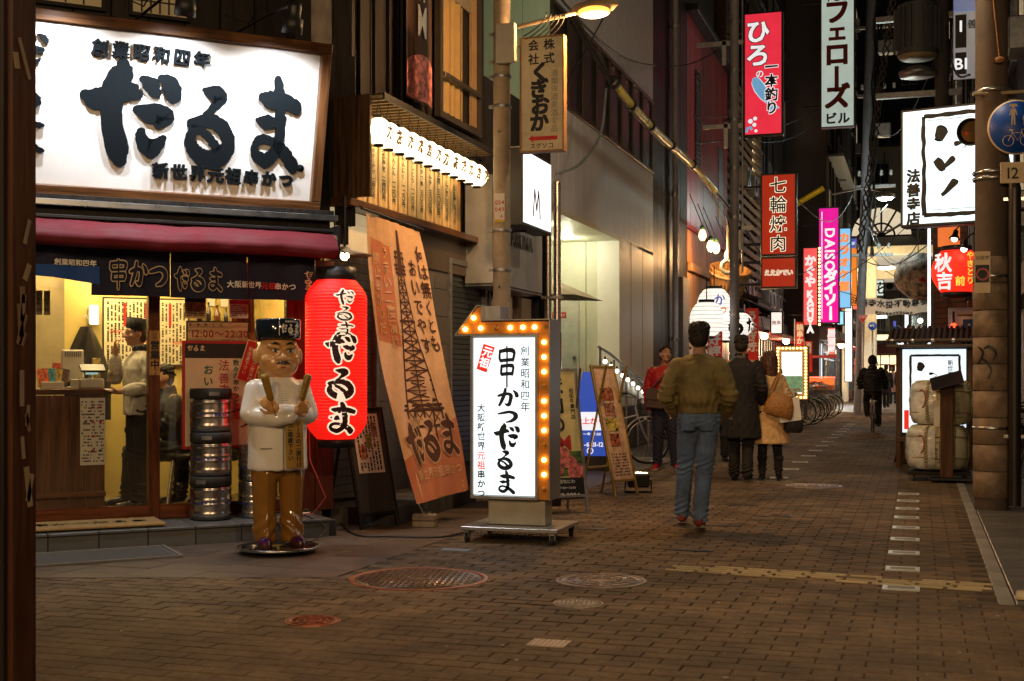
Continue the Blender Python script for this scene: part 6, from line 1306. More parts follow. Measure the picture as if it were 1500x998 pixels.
# ================================================================== MIDDLE OF THE STREET, LEFT SIDE
# dark menu tower with lit food pictures
kp = onX(818, 560, -3.75); kt = thing('menu_tower', 'tall black menu tower with lit food photographs on its edge behind the arrow sign', 'illuminated sign', (-3.62, 11.95, 0), R_(38))
blk(kt, 'body', M('black_laminate', (.014, .012, .012), .35), -.3, .3, .0, .42, .0, 1.74, .008)
sd_ = part('lit_side', kt, (.301, .21, 0), R_(90)); pcs = [(.5, .2, .1), (.7, .75, .7), (.6, .3, .1), (.5, .1, .06), (.75, .7, .6), (.6, .4, .2)]
for i in range(6):
    for j in range(2):
        cc = pcs[(i*2+j*3+i//2) % 6]; blk(sd_, 'lit_photo', M('lit_photo%d' % ((i*2+j*3+i//2) % 6), cc, .4, var=.7, scale=22, emit=tuple(q*1.1 for q in cc), es=.8), -.19+j*.19, -.02+j*.19, -.008, -.001, .45+i*.205, .63+i*.205)
m = MB(); text_mb(m, '焼肉のM', .1, 1.45, .12, y=-.003, vert=True, off=.02); m.build('lettering', lit('white_letter', (1, 1, 1), .8), kt)
for z, h in ((1.25, .08), (1.05, .17)): blk(kt, 'sticker', M('sticker_print', (.5, .3, .22), .5, var=.8, scale=40), .1, .24, -.006, -.001, z, z+h)
bh = thing('bird_box', 'small dark green roofed lantern box on a post above the menu tower', 'lantern', (-4.1, 13.1, 0)); MB().cyl((0, 0, 0), (0, 0, 1.58), .02).build('post', DKMETAL, bh); blk(bh, 'box', M('dark_green', (.02, .05, .035), .5), -.06, .06, -.06, .06, 1.58, 1.74, .004); m = MB(); m.prism([(-.09, 1.74), (.09, 1.74), (0, 1.83)], -.08, .08); m.build('roof', M('dark_green', (.02, .05, .035), .5), bh)
# yakiniku A-board
ga = G(862, 752); YEL = M('pale_yellow_print', (.72, .62, .25), .55)
ya, yf = aboard('grilled_meat_board', 'pale yellow A-board reading 焼肉の M with raw meat picture', (ga.x-.24, ga.y-.20, 0), R_(36), .62, 1.42, R_(14), YEL, GALV, .5)
mb = MB(); text_mb(mb, '焼肉の', .06, 1.34, .185, y=-.006, vert=True, off=.03, rough=.04); mb.build('lettering', INK, yf); text(yf, 'lettering', INK, '松阪牛専門店', .235, 1.22, .05, vert=True, y=-.006); text(yf, 'lettering', REDINK, 'M', .12, .69, .2, off=.02, y=-.0075)
blk(yf, 'green_garnish', M('garnish_print', (.12, .25, .03), .6, var=.9, scale=25), -.27, .288, -.0065, -.005, .36, .6); m = MB()
for q in ((-.18, .5), (.0, .42), (.14, .5), (-.08, .58), (.22, .4), (.08, .56)): m.lathe([(1e-4, 0), (.06, 0), (.095, 0)], (q[0], -.0075-.0004*q[0], q[1]), (0, -1, 0), 9, squash=random.uniform(.6, 1))
m.build('meat_picture', M('raw_meat_print', (.5, .13, .11), .6, var=.7, scale=20), yf, kind='stuff')
blk(yf, 'black_band', BLACK, -.288, .288, -.009, -.0055, .14, .345); text(yf, 'lettering', WHITEINK, '法善寺店なにわ', .05, .31, .04, y=-.0105); text(yf, 'lettering', WHITEINK, '06-6211-2904', .06, .18, .06, y=-.0105); text(yf, 'lettering', WHITEINK, '営業時間 17:00〜23:00', .05, .25, .028, y=-.0105)
# leaning gold board
gl = G(909, 730); lb, lf = aboard('leaning_menu_board', 'gold framed menu board leaning sideways beside the floor spotlight', (gl.x+.02, gl.y+.22, 0), R_(64), .40, 1.46, R_(14), M('salmon_print', (.75, .5, .34), .5, var=.3, scale=8), M('gold_frame', (.4, .27, .08), .35, .6), .5, True)
text(lf, 'lettering', INK, '肉とワイン', .04, 1.22, .1, vert=True, y=-.006, rough=.05)
for i in range(4): blk(lf, 'food_picture', M('food_pic%d' % i, ((.5, .15, .08), (.5, .4, .1), (.55, .25, .15), (.35, .12, .06))[i], .3, var=.8, scale=20), -.1-.02*(i % 2), .06+.03*(i % 2), -.008, -.0055, .55+i*.17, .69+i*.17)
m = small_print(MB(), -.13, .22, .13, .48, -.006, 8); m.build('small_print', INK, lf, kind='stuff')
fs_ = thing('floor_spotlight', 'black floor spotlight lighting the gold framed board', 'spotlight', (G(935, 722).x, G(935, 722).y, 0), R_(200)); MB().bbox((0, 0, .14), (.24, .14, .16), .02).build('housing', BLACK, fs_); m = MB()
for i in range(7): m.box((-.09+i*.03, -.02, .228), (.008, .12, .012))
m.build('grille', STEEL, fs_); blk(fs_, 'lens', lit('flood_lens', (1, .8, .5), 6), -.1, .1, -.05, .05, .2205, .223); MB().tube([(-.14, 0, .14), (-.15, 0, .01), (.15, 0, .01), (.14, 0, .14)], .012).build('stand', BLACK, fs_)
lamp('SPOT', 'flood_light', (0, 0, .24), 60, (1, .75, .45), fs_, .05, target=(.25, .9, 1.0), spot=90)
# blue lit sign
bl = thing('blue_price_sign', 'blue lit beer sign with phone number on a black base', 'illuminated sign', (G(880, 690).x-.15, G(880, 690).y, 0), R_(14))
blk(bl, 'base', BLACK, -.28, .28, .0, .3, .0, .2, .01); m = MB(); m.prism([(-.27, .2), (.27, .2), (.25, .95), (.0, 1.35), (-.1, 1.35), (-.2, .9)], .02, .2); m.build('lit_body', lit('blue_backlit', (.02, .07, .42), .8, (.02, .06, .3)), bl)
blk(bl, 'lit_band', lit('pale_backlit', (.85, .9, 1), .9), -.2, .16, .008, .018, .55, .8); text(bl, 'lettering', REDB, '仕上がり', 0, .68, .1, off=.03, y=.004); text(bl, 'lettering', lit('white_letter', (1, 1, 1), .8), '06-6211-12', 0, .36, .085, off=.02, y=.014); text(bl, 'lettering', lit('white_letter', (1, 1, 1), .8), '月〜金 17:00', 0, .5, .05, off=.02, y=.014); MB().lathe([(.045, 0), (.032, 0)], (0, .012, .27), (0, -1, 0), 20).build('emblem', lit('white_letter', (1, 1, 1), .8), bl)

# ---- bicycles
def bicycle(label, loc, rotz, col=(.3, .3, .3), lean=4, steer=10, group=None, basket=True, detail=True, rider=False):
    t = thing('bicycle', label, 'bicycle', loc, rotz, group=group); t.rotation_euler = (0, R_(lean), rotz); FM = M('bike_paint_%d' % int(sum(col)*1000), col, .3, .3, coat=.3)
    Rw = .335
    def wheel(x, yaw=0):
        w_ = part('wheel', t, (0, x, Rw), R_(yaw)); n = 28 if detail else 18
        MB().tube([(0, Rw*.965*math.cos(a), Rw*.965*math.sin(a)) for a in [2*math.pi*i/n for i in range(n)]], .017, 7, closed=True).build('tyre', RUBBER, w_); MB().tube([(0, Rw*.91*math.cos(a), Rw*.91*math.sin(a)) for a in [2*math.pi*i/n for i in range(n)]], .011, 6, closed=True).build('rim', STEEL, w_)
        m = MB(); [m.cyl(((-1)**i*.02, .02*math.cos(i), .02*math.sin(i)), (0, Rw*.9*math.cos(2*math.pi*i/20), Rw*.9*math.sin(2*math.pi*i/20)), .0015, n=3, cap=False) for i in range(20)]; m.build('spokes', STEEL, w_, kind='stuff'); MB().cyl((-.04, 0, 0), (.04, 0, 0), .018).build('hub', STEEL, w_)
        m = MB(); m.tube([(0, Rw*1.07*math.cos(a), Rw*1.07*math.sin(a)) for a in [R_(q) for q in (range(15, 185, 12) if x > 0 else range(30, 165, 12))]], .02, 5); m.build('mudguard', STEEL, w_)
    wheel(.53); wheel(-.53, steer)                  # front wheel towards -y
    bb_, st_, hd0, hd1, ra = Vector((0, .12, .28)), Vector((0, .27, .78)), Vector((0, -.36, .82)), Vector((0, -.40, .66)), Vector((0, .53, .335))
    m = MB(); m.tube([hd1, Vector((0, -.1, .42)), bb_], .018, 8); m.cyl(bb_, st_, .015); m.cyl(hd0, hd1, .02); m.cyl(Vector((0, .2, .55)), hd1+Vector((0, .02, .06)), .014)
    for s in (-1, 1): m.cyl(bb_+Vector((s*.03, 0, 0)), ra+Vector((s*.05, 0, 0)), .008); m.cyl(st_+Vector((s*.01, 0, -.1)), ra+Vector((s*.05, 0, 0)), .008)
    m.build('frame', FM, t); m = MB()
    for s in (-1, 1): m.tube([hd1+Vector((s*.04, 0, 0)), Vector((s*.045, -.46, .5)), Vector((s*.045, -.53, .335))], .01, 6)
    m.build('fork', FM, t); MB().tube([(-.27, -.1, 1.02), (-.26, -.22, 1.02), (-.1, -.35, .98), (0, -.36, 1.0), (.1, -.35, .98), (.26, -.22, 1.02), (.27, -.1, 1.02)], .012, 7).cyl((0, -.36, .8), (0, -.36, 1.0), .014).build('handlebar', STEEL, t)
    for s in (-1, 1): MB().cyl((s*.27, -.2, 1.02), (s*.27, -.08, 1.02), .018).build('grip', BLACK, t)
    m = MB().loft([((0, .14, .87), .02, .012), ((0, .22, .875), .045, .02), ((0, .36, .885), .10, .03), ((0, .43, .885), .08, .02)] if False else [((0, .28, .84), .07, .11), ((0, .29, .87), .10, .15), ((0, .29, .89), .085, .13)], 16); m.build('saddle', M('saddle_brown', (.09, .035, .02), .5), t); MB().cyl(st_, st_+Vector((0, .02, .08)), .013).build('seat_post', STEEL, t)
    cr = part('crank', t, bb_); MB().lathe([(.09, -.03), (.09, -.035), (.07, -.035), (.07, -.03)], (0, 0, 0), (1, 0, 0), 20).build('chainring', STEEL, cr); MB().cyl((-.05, 0, 0), (-.06, .1, -.12), .009).cyl((.05, 0, 0), (.06, -.1, .12), .009).box((-.1, .1, -.12), (.09, .06, .02)).box((.1, -.1, .12), (.09, .06, .02)).build('pedals', BLACK, cr)
    blk(t, 'chain_case', FM, -.055, -.04, .08, .56, .27, .36, .01)
    if basket:
        m = MB(); 
        for z in (.72, .8, .88, .95): m.tube([(-.15-.03*(z-.72)*4, -.42, z), (.15+.03*(z-.72)*4, -.42, z), (.15+.03*(z-.72)*4, -.66, z), (-.15-.03*(z-.72)*4, -.66, z)], .005, 4, closed=True)
        for i in range(8): m.cyl((-.14+i*.04, -.66, .72), (-.16+i*.046, -.67, .95), .003, n=4); m.cyl((-.14+i*.04, -.42, .72), (-.16+i*.046, -.42, .95), .003, n=4)
        m.build('basket', DKMETAL, t)
    MB().tube([(0, .53+.1, .7), (0, .45, .72), (0, .3, .7)], .008).box((0, .55, .715), (.12, .3, .012)).build('rear_rack', STEEL, t)
    MB().cyl((.06, .5, .3), (.12, .56, .0), .009).build('kickstand', STEEL, t); MB().ball((0, .72, .62), .025).build('reflector', REDP, t); MB().ball((0, -.5, .66), (.03, .04, .03)).build('headlamp', STEEL, t)
    return t
g = G(931, 679); b0 = bicycle('silver bicycle with brown saddle parked behind the leaning menu board', (g.x-.30, g.y-.25, 0), R_(112), (.45, .45, .46), steer=4)
g = G(1252, 574+18)
far_bikes = []
bp = bicycle('', (-3.3, 33, 0), R_(60), (.05, .05, .06), 5, 15, 'bicycles parked in a row on the left of the street', detail=False)
spots = [(-3.25, 33.0, 62), (-3.15, 33.9, 70), (-3.3, 34.9, 65), (-3.1, 35.8, 58), (-3.3, 36.8, 74), (-3.2, 37.8, 62), (-3.05, 38.8, 70), (-3.2, 40.0, 64), (-3.1, 41.2, 75), (-3.3, 42.6, 60)]
bl_ = ['black bicycle nearest the brass bollard in the parked row', 'second bicycle of the parked row from the near end', 'third bicycle of the parked row from the near end', 'fourth bicycle of the parked row from the near end', 'fifth bicycle of the parked row, about its middle', 'sixth bicycle of the parked row', 'seventh bicycle of the parked row', 'third bicycle from the far end of the parked row', 'second bicycle from the far end of the parked row', 'last bicycle at the far end of the parked row']
for i, (x, y, r) in enumerate(spots):
    o = bp if i == 0 else copy_tree(bp); o.location = (x, y, 0); o.rotation_euler = (0, R_(random.uniform(2, 7)), R_(r)); o['label'] = bl_[i]
g = G(1172, 615); rbk = bicycle('small red framed bicycle parked behind the bulb framed sign', (g.x-.1, g.y+.5, 0), R_(30), (.35, .02, .02), steer=20, basket=False)
g = G(1437, 712); rbk2 = bicycle('bicycle with red frame half hidden behind the concrete pole on the right', (g.x+.38, g.y+.9, 0), R_(-12), (.4, .02, .02), steer=0)

# ---- cyclist riding away
g = G(1277, 634); cy = bicycle('bicycle ridden away down the street by the person in a dark quilted jacket', (g.x, g.y+.5, 0), R_(184), (.2, .09, .04), 0, 0, basket=True)
P8 = dict(pel=(0, .24, .97), che=(0, .12, 1.26), nek=(0, .06, 1.44), head=(0, .02, 1.60), hL=(.09, .22, .94), hR=(-.09, .22, .94), kL=(.13, -.12, .72), kR=(-.13, -.03, .60), aL=(.12, .10, .42), aR=(-.12, .18, .20), tL=(.13, -.04, .38), tR=(-.13, .03, .17), sL=(.18, .1, 1.38), sR=(-.18, .1, 1.38), eL=(.26, -.02, 1.15), wL=(.25, -.13, 1.03), eR=(-.26, -.02, 1.15), wR=(-.27, -.13, 1.03))
def hood(c, s, R3, full):
    m = MB(); m.ball(Vector(c)+Vector((0, .01, .02))*s, [.1*s, .115*s, .125*s], 18, 12); return m
t, J, k = person('person', 'cyclist in a dark quilted jacket and hat riding away down the street', (g.x, g.y+.5, 0), R_(184), 1.76, P8, face=False, vox=.011, hands=((0, -1, 0), (0, -1, 0)), curl=1.2, hairf=hood, hair=cloth('knit_cap', (.012, .011, .013)))
jacket(t, J, k, cloth('black_nylon_puffer', (.013, .014, .019), .5), .04, hem=-.08, vox=.013, wr=.011, puff=True, thickarm=.01); trousers(t, J, k, cloth('black_trouser', (.02, .018, .017)), .016, vox=.012)
for sd in 'LR': shoe(t, J, k, sd, M('brown_shoe', (.08, .04, .02), .5), BSOLE)
# ---- far walkers
fw = [(1308, 56, 180, 'woman in a pale pink coat far down the street', (.4, .22, .18), 1.6), (1320, 54, 175, 'man in a dark coat far down the street beside the woman in pale pink', (.03, .02, .025), 1.74), (1262, 48, 180, 'pedestrian in grey trousers just left of the cyclist far down the street', (.05, .04, .04), 1.68), (1298, 50, 170, 'pedestrian in black carrying a white bag behind the cyclist', (.02, .02, .022), 1.66)]
for i, (px, y, rz, lab, col_, h_) in enumerate(fw):
    q = onY(px, 548, y); t, J, k = person('person', lab, (q.x, y, 0), R_(rz), h_, dict(kL=(.1, -.12, .52), aL=(.1, -.2, .1), kR=(-.1, .02, .5), aR=(-.1, .2, .14)), vox=.016, face=False)
    jacket(t, J, k, cloth('far_coat%d' % i, col_), .03, bottom=.62, flare=.03, name='coat', vox=.018); trousers(t, J, k, cloth('black_trouser', (.02, .018, .017)), .012, vox=.016)
    for sd in 'LR': shoe(t, J, k, sd, M('black_leather', (.012, .011, .011), .25), BSOLE)

# ================================================================== SHOP SIGNS UP THE STREET
def boxsign(name, label, px0, px1, py0, py1, Y, face, depth=.25, frame=BLACK, rz=0.0, ft=.04, bracket=-1):
    a, b = onY(px0, py0, Y), onY(px1, py1, Y); w_, h = b.x-a.x, a.z-b.z; t = thing(name, label, 'illuminated sign', ((a.x+b.x)/2, Y, (a.z+b.z)/2), rz)
    blk(t, 'box', frame, -w_/2, w_/2, .0, depth, -h/2, h/2, .01); f = blk(t, 'lit_panel', face, -w_/2+ft, w_/2-ft, -.012, -.001, -h/2+ft, h/2-ft)
    if bracket:
        for z in (-h*.35, h*.35): MB().cyl((bracket*w_/2, depth/2, z), (bracket*(w_/2+.5), depth/2, z), .03, n=8).build('bracket', DKMETAL, t)
    return t, w_, h
WL = lit('white_letter', (1, 1, 1), 1.0); BLK2 = M('sign_black', (.01, .01, .01), .6)
t, w_, h = boxsign('fish_restaurant_sign', 'tall pink red lit sign ひろの一本釣り with a blue fish', 1089, 1147, 20, 197, 30, lit('rose_backlit', (.85, .03, .06), .85, (.5, .02, .04)))
u = w_*.24
for nm, mt, gr, yy in (('letter_shadow', BLK2, .06, -.013), ('lettering', WL, .03, -.016)):
    m = MB(); [text_mb(m, ch, -.12*w_-(.0 if i else 0), h*(.38-.19*i)-.1, w_*.62, y=yy, off=gr, rough=.04) for i, ch in enumerate('ひろ')]
    text_mb(m, 'の', -.08*w_, 0.0, w_*.22, y=yy, off=gr*.6); m.build(nm, mt, t)
for nm, mt, gr, yy in (('letter_outline', WL, .08, -.018), ('lettering', BLK2, .03, -.021)):
    m = MB(); [text_mb(m, ch, w_*.22, h*(.05-.11*i), w_*.34, y=yy, off=gr, rough=.05) for i, ch in enumerate('一本釣り')]; m.build(nm, mt, t)
for nm, mt, sc_, yy in (('fish_outline', lit('pale_blue_lit', (.7, .9, .95), .9), 1.12, -.0135), ('fish', lit('fish_blue_lit', (.08, .35, .6), .8), 1.0, -.0145)):
    m = MB(); pr = [(.0, 0), (.05, .10), (.14, .12), (.35, .14), (.6, .09), (.8, .03), (.92, .11), (1, .12), (.95, 0), (1, -.12), (.9, -.09), (.8, -.03), (.55, -.11), (.3, -.13), (.1, -.09)]
    ca, sa = math.cos(R_(-58)), math.sin(R_(-58)); m.flat([(-.26*w_+(x*ca-z*sa*sc_)*w_*1.05, -.03*h+(x*sa+z*ca*sc_)*w_*1.05) for x, z in pr], yy); m.build(nm, mt, t)
for x, z, r in ((-.32, -.38, .06), (-.2, -.36, .05), (-.22, -.41, .05), (-.18, -.46, .04)): MB().lathe([(1e-4, 0), (r*w_, 0)], (x*w_, -.014, z*h), (0, -1, 0), 14).build('bubble', lit('pale_blue_lit', (.7, .9, .95), .9), t)
MB().tube([(-.42*w_, -.015, -.47*h), (-.4*w_, -.015, -.435*h), (-.32*w_, -.015, -.43*h), (-.28*w_, -.015, -.45*h)], .035, 6).build('wave', lit('fish_blue_lit', (.08, .35, .6), .8), t)
t, w_, h = boxsign('building_name_sign', 'tall white sign フェローズビル with dark red letters, partly unlit', 1202, 1252, -30, 185, 37, lit('greenish_backlit', (.75, .95, .85), .42, (.6, .6, .5)), frame=M('maroon_frame', (.12, .03, .02), .6), ft=.03)
DR = M('dark_red_letter', (.22, .01, .01), .6)
for i, ch in enumerate('フェローズ'):
    m = MB(); text_mb(m, ch if ch != 'ー' else '|', .0, h*(.275-i*.142)+(.04 if ch == 'ェ' else 0), w_*(.78 if ch != 'ェ' else .64), y=-.015, off=.045); m.build('letter', DR, t)
text(t, 'lettering', DR, 'FCC', 0, h*.37, w_*.3, y=-.015); text(t, 'lettering', M('sign_dark', (.04, .02, .015), .6), 'ビル', 0, -h*.44, w_*.36, off=.04, y=-.015)
RO = lit('red_orange_backlit', (.62, .03, .006), .5, (.3, .02, .01))
def outlined(t, s, x, z, size, step, o=.09, y=-.015):
    o = .048
    for nm, mt, gr, yy in (('letter_outline', lit('cream_letter', (1, .85, .6), 1.1), o, y), ('lettering', BLK2, .012, y-.006)):
        m = MB(); [text_mb(m, ch, x, z-i*step, size, y=yy-.0005*i, off=gr) for i, ch in enumerate(s)]; m.build(nm, mt, t)
t, w_, h = boxsign('charcoal_grill_sign', 'tall red lit sign 七輪焼肉 with cream outlined letters', 1114, 1167, 255, 374, 27, RO); outlined(t, '七輪焼肉', 0, h*.355, h*.205, h*.235, .07)
t, w_, h = boxsign('hot_pot_sign', 'short red lit sign under the 七輪焼肉 sign', 1114, 1167, 377, 422, 27, RO)
for nm, mt, gr, yy in (('letter_outline', lit('cream_letter', (1, .85, .6), 1.1), .07, -.015), ('lettering', REDP, .0, -.02)):
    m = MB(); text_mb(m, 'ええかでい', 0, 0, w_*.175, y=yy, off=gr, sx=.95, pitch=.95); m.build(nm, mt, t)
PKB = lit('pink_backlit', (1, .10, .10), .9, (.5, .1, .1))
t, w_, h = boxsign('kaguya_sign', 'narrow pink neon sign KAGUYA edged with bulbs', 1175, 1199, 362, 478, 40, PKB, ft=.05); m = MB(); text_mb(m, 'KAGUYA', .0, -h*.03, w_*.6, y=-.016, vert=True, off=.05, pitch=.74); text_mb(m, 'かぐや', .0, h*.40, w_*.7, y=-.016, vert=True, off=.05, pitch=.95, rough=.05); m.build('lettering', WL, t)
BB = lit('amber_bulb', (1, .55, .15), 8)
for i in range(22): MB().ball((w_/2+.03, -.03, -h/2+.05+i*h/22), .035, 8, 6).build('bulb', BB, t)
MG = lit('magenta_backlit', (.85, .0, .32), .85, (.5, .0, .2)); t, w_, h = boxsign('daiso_sign', 'tall magenta lit sign DAISO ダイソー with white letters', 1198, 1230, 304, 474, 45, MG, ft=.05)
m = MB()
def tfr(p): return Vector((p.z*1.0, p.y, -p.x))
text_mb(m, 'DAISO', -h*.13, .02, w_*.62, y=-.016, off=.03, tf=tfr); m.v = [(x+w_*.05, y, z+0) for x, y, z in m.v]; m.build('lettering', WL, t)
m = MB(); text_mb(m, 'ダイソー', .08*w_, -h*.04, w_*.62, y=-.016, vert=True, off=.06, rough=.08, pitch=.88); m.build('lettering', WL, t); blk(t, 'white_line', WL, -w_*.33, -w_*.29, -.016, -.0125, -h*.46, h*.46)
t, w_, h = boxsign('karaoke_sign', 'blue lit karaoke sign カラオケ館 with orange letters beside the magenta one', 1229, 1247, 334, 452, 50, lit('cyan_backlit', (.25, .62, 1), .9, (.2, .5, .8)), ft=.04); m = MB(); text_mb(m, 'カラオケ館', -.05*w_, h*.44, w_*.85, y=-.016, vert=True, off=.07, pitch=1.2); m.build('lettering', lit('orange_letter', (1, .25, .02), 1), t)
t, w_, h = boxsign('orange_sign', 'orange and blue lit sign marked 3F behind the karaoke sign', 1244, 1256, 350, 448, 53, lit('orange_backlit', (1, .25, .02), .9, (.7, .2, .05)), ft=.03); blk(t, 'blue_head', lit('blue_lit2', (.02, .05, .5), .9), -w_/2+.03, w_/2-.03, -.02, -.013, h*.36, h*.5); text(t, 'lettering', WL, '3F', 0, h*.43, w_*.5, off=.03, y=-.022)
blk(t, 'red_neon', lit('red_neon', (1, .08, .02), 2), -w_/2-.3, w_/2, -.02, .0, -h*.55, -h*.5)
t, w_, h = boxsign('tall_lit_panel', 'tall white lit shop panel above the snack stall beyond the bicycles', 1237, 1249, 447, 560, 50.1, lit('tall_white_lit', (1, .97, .85), 1.5), ft=.03, bracket=0); t, w_, h = boxsign('cyan_sign', 'small cyan lit sign below the karaoke sign', 1226, 1236, 456, 476, 49, lit('cyan_small', (.2, .8, 1), 1), ft=.02, bracket=0); t, w_, h = boxsign('red_letter_sign', 'small red lit sign with white characters left of the tall white panel', 1212, 1224, 480, 520, 49, lit('red_small', (1, .06, .03), .9), ft=.02, bracket=0); text(t, 'lettering', WL, '居酒屋', 0, h*.45, h*.3, vert=True, y=-.02, off=.04)
# white bill-board of the shop with lit bulbs frame at ground
lt_, w_, h = boxsign('bulb_framed_sign', 'standing lit picture sign in a frame of small bulbs on the pavement', 1136, 1184, 507, 586, 21.5, lit('picture_backlit', (.8, .9, .85), 1.1, (.6, .6, .5)), ft=.1, frame=M('tan_frame', (.35, .22, .12), .5), bracket=0)
m = MB().grid(lambda u, v: Vector((-w_*.33+u*w_*.66, -.0135, -h*.36+v*h*.3)), 2, 2); m.build('dish_picture', M('dish_print', (.1, .3, .12), .5, var=.9, scale=12, emit=(.25, .4, .2), es=.5), lt_); text(lt_, 'lettering', REDINK, 'ramen', 0, -h*.3, .1, y=-.016)
for i in range(16):
    for x in (-w_/2+.04, w_/2-.04): MB().ball((x, -.02, -h/2+.04+i*(h-.08)/15), .018, 8, 5).build('bulb', BB if i else BB, lt_)
for i in range(1, 9):
    for z in (-h/2+.04, h/2-.04): MB().ball((-w_/2+i*w_/9, -.02, z), .018, 8, 5).build('bulb', BB, lt_)
for x in (-w_*.4, w_*.4): MB().box((x, .12, -h/2-.16), (.05, .2, .33)).build('leg', DKMETAL, lt_)

# ---- timber shop front with lanterns, bulbs, tub (under the red wall)
bulbs_ = [(1029, 342, 28), (1041, 358, 27.5), (1049, 361, 28.2), (1066, 372, 30), (1075, 385, 31)]
pos_l = ['leftmost, highest', 'second, left of the pair', 'third, right of the pair', 'fourth, above the tub', 'rightmost, low over the tub']
for i, (px, py, y) in enumerate(bulbs_):
    q = onY(px, py, y); b = thing('hanging_bulb', 'bare glass bulb with green cap over the timber shop, '+pos_l[i], 'bulb', q, group='bare bulbs over the timber shop front'); MB().lathe([(1e-4, -.17), (.05, -.15), (.085, -.07), (.075, .02), (.04, .08)], n=14).build('glass', lit('filament_bulb', (1, .6, .25), 5), b); MB().lathe([(.05, .08), (.06, .1), (.04, .18), (1e-4, .19)], n=12).build('cap', M('verdigris', (.08, .2, .12), .5), b); MB().cyl((0, 0, .18), (-.3, .1, .9), .01, n=5).build('cord', CABLE, b)
lamp('POINT', 'shopfront_lamp', onY(1048, 372, 27.5), 160, (1, .55, .22), None, .15)
tub = thing('wooden_tub', 'large tilted wooden tub hung over the shop front as a sign', 'tub', onY(1066, 415, 28.5), R_(10)); tub.rotation_euler = (R_(20), R_(14), 0)
TUBW = wood('tub_stave', (.38, .2, .08), .55, 2); n = 18
for i in range(n):
    a = 2*math.pi*(i+.5)/n; d = .24; m = MB(); r0, r1 = .33, .47; da = math.pi/n*.94; vs = []
    for r, z in ((r0, -.35), (r1, .35)): vs += [(r*math.cos(a-da), r*math.sin(a-da), z), (r*math.cos(a+da), r*math.sin(a+da), z), ((r-.04)*math.cos(a+da), (r-.04)*math.sin(a+da), z), ((r-.04)*math.cos(a-da), (r-.04)*math.sin(a-da), z)]
    m.add(vs, [(0, 1, 5, 4), (2, 3, 7, 6), (1, 2, 6, 5), (3, 0, 4, 7), (4, 5, 6, 7), (0, 3, 2, 1)]); m.build('stave', TUBW, tub)
MB().lathe([(1e-4, -.3), (.32, -.3)], n=20).build('bottom', TUBW, tub)
for z, r in ((-.2, .368), (.2, .447)): MB().lathe([(r, z), (r+.015, z+.01), (r+.015, z+.05), (r+.005, z+.06)], n=24).build('hoop', M('rope', (.3, .2, .1), .9), tub)
m = MB(); text_mb(m, 'ひろて', .15, 0, .16, y=-.43, off=.02, rough=.05); m.build('lettering', INK, tub)
rr = thing('rope_ring', 'grey rope ring hanging on the wooden tub', 'ring', onY(1067, 391, 27.6)); MB().tube([(.14*math.cos(a), 0, .14*math.sin(a)) for a in [2*math.pi*i/18 for i in range(18)]], .05, 8, closed=True).build('ring', M('grey_rope', (.2, .2, .18), .8), rr); MB().cyl((0, 0, .15), (0, 0, .9), .045).build('cord', M('grey_rope', (.2, .2, .18), .8), rr)
WLAN = lit('white_lantern_dim', (1, .93, .82), 1.1, (.8, .8, .7))
def plantern(label, px, py, Y, r, h, deco=None):
    q = onY(px, py, Y); t = thing('white_lantern', label, 'lantern', q, R_(10), group='large white lanterns before the timber shop'); pr = [(r*(.45+.55*math.sin(math.pi*i/24)**.6) if 0 < i < 24 else r*.45, -h/2+h*i/24) for i in range(25)]
    MB().lathe(pr, n=24).build('shade', WLAN, t)
    for i in range(1, 8): z = -h/2+h*i/8; rr_ = r*(.45+.55*math.sin(math.pi*i/8)**.6)+.003; MB().lathe([(rr_, z-.004), (rr_+.004, z), (rr_, z+.004)], n=24).build('rib', M('rib_grey', (.3, .28, .25), .8), t)
    MB().lathe([(r*.3, h/2-.01), (r*.48, h/2), (r*.48, h/2+.06), (r*.3, h/2+.06)], n=18).build('top_ring', BLACK, t); MB().lathe([(r*.3, -h/2+.01), (r*.48, -h/2), (r*.48, -h/2-.05), (r*.3, -h/2-.05)], n=18).build('bottom_ring', BLACK, t)
    if deco:
        f = lambda p: Vector((math.sin(p.x/r)*(r+.012)*max(.3, math.cos(p.z/h*1.7)), -math.cos(p.x/r)*(r+.012)*max(.3, math.cos(p.z/h*1.7)), p.z))
        for nm, c, x, z, s in deco: m = MB(); brush_mb(m, nm, x-s/2, z-s/2, s, s, y=0, tf=f); m.build('painted_mark', c, t)
    MB().cyl((0, 0, h/2+.05), (0, 0, h/2+.5), .012).build('cord', BLACK, t)
BI = lit('blue_mark', (.02, .12, .6), .5); OI = lit('orange_mark', (1, .2, .02), .6)
plantern('large white ribbed lantern, second from front, with blue and orange marks', 1046, 446, 27.2, .36, .66, [('か', BI, .12, .08, .26), ('つ', OI, .2, -.14, .2)])
plantern('large white ribbed lantern nearest the street behind the jeans man\'s head', 1035, 468, 25.6, .34, .68)
plantern('white lantern low behind the black coated man, left of the black painted one', 1058, 482, 27.5, .33, .5)
plantern('white lantern with big black brush mark above the man in black coat', 1079, 476, 27.3, .36, .5, [('る', BLK2, .0, .0, .42), ('だ', BLK2, .35, 0, .3)])
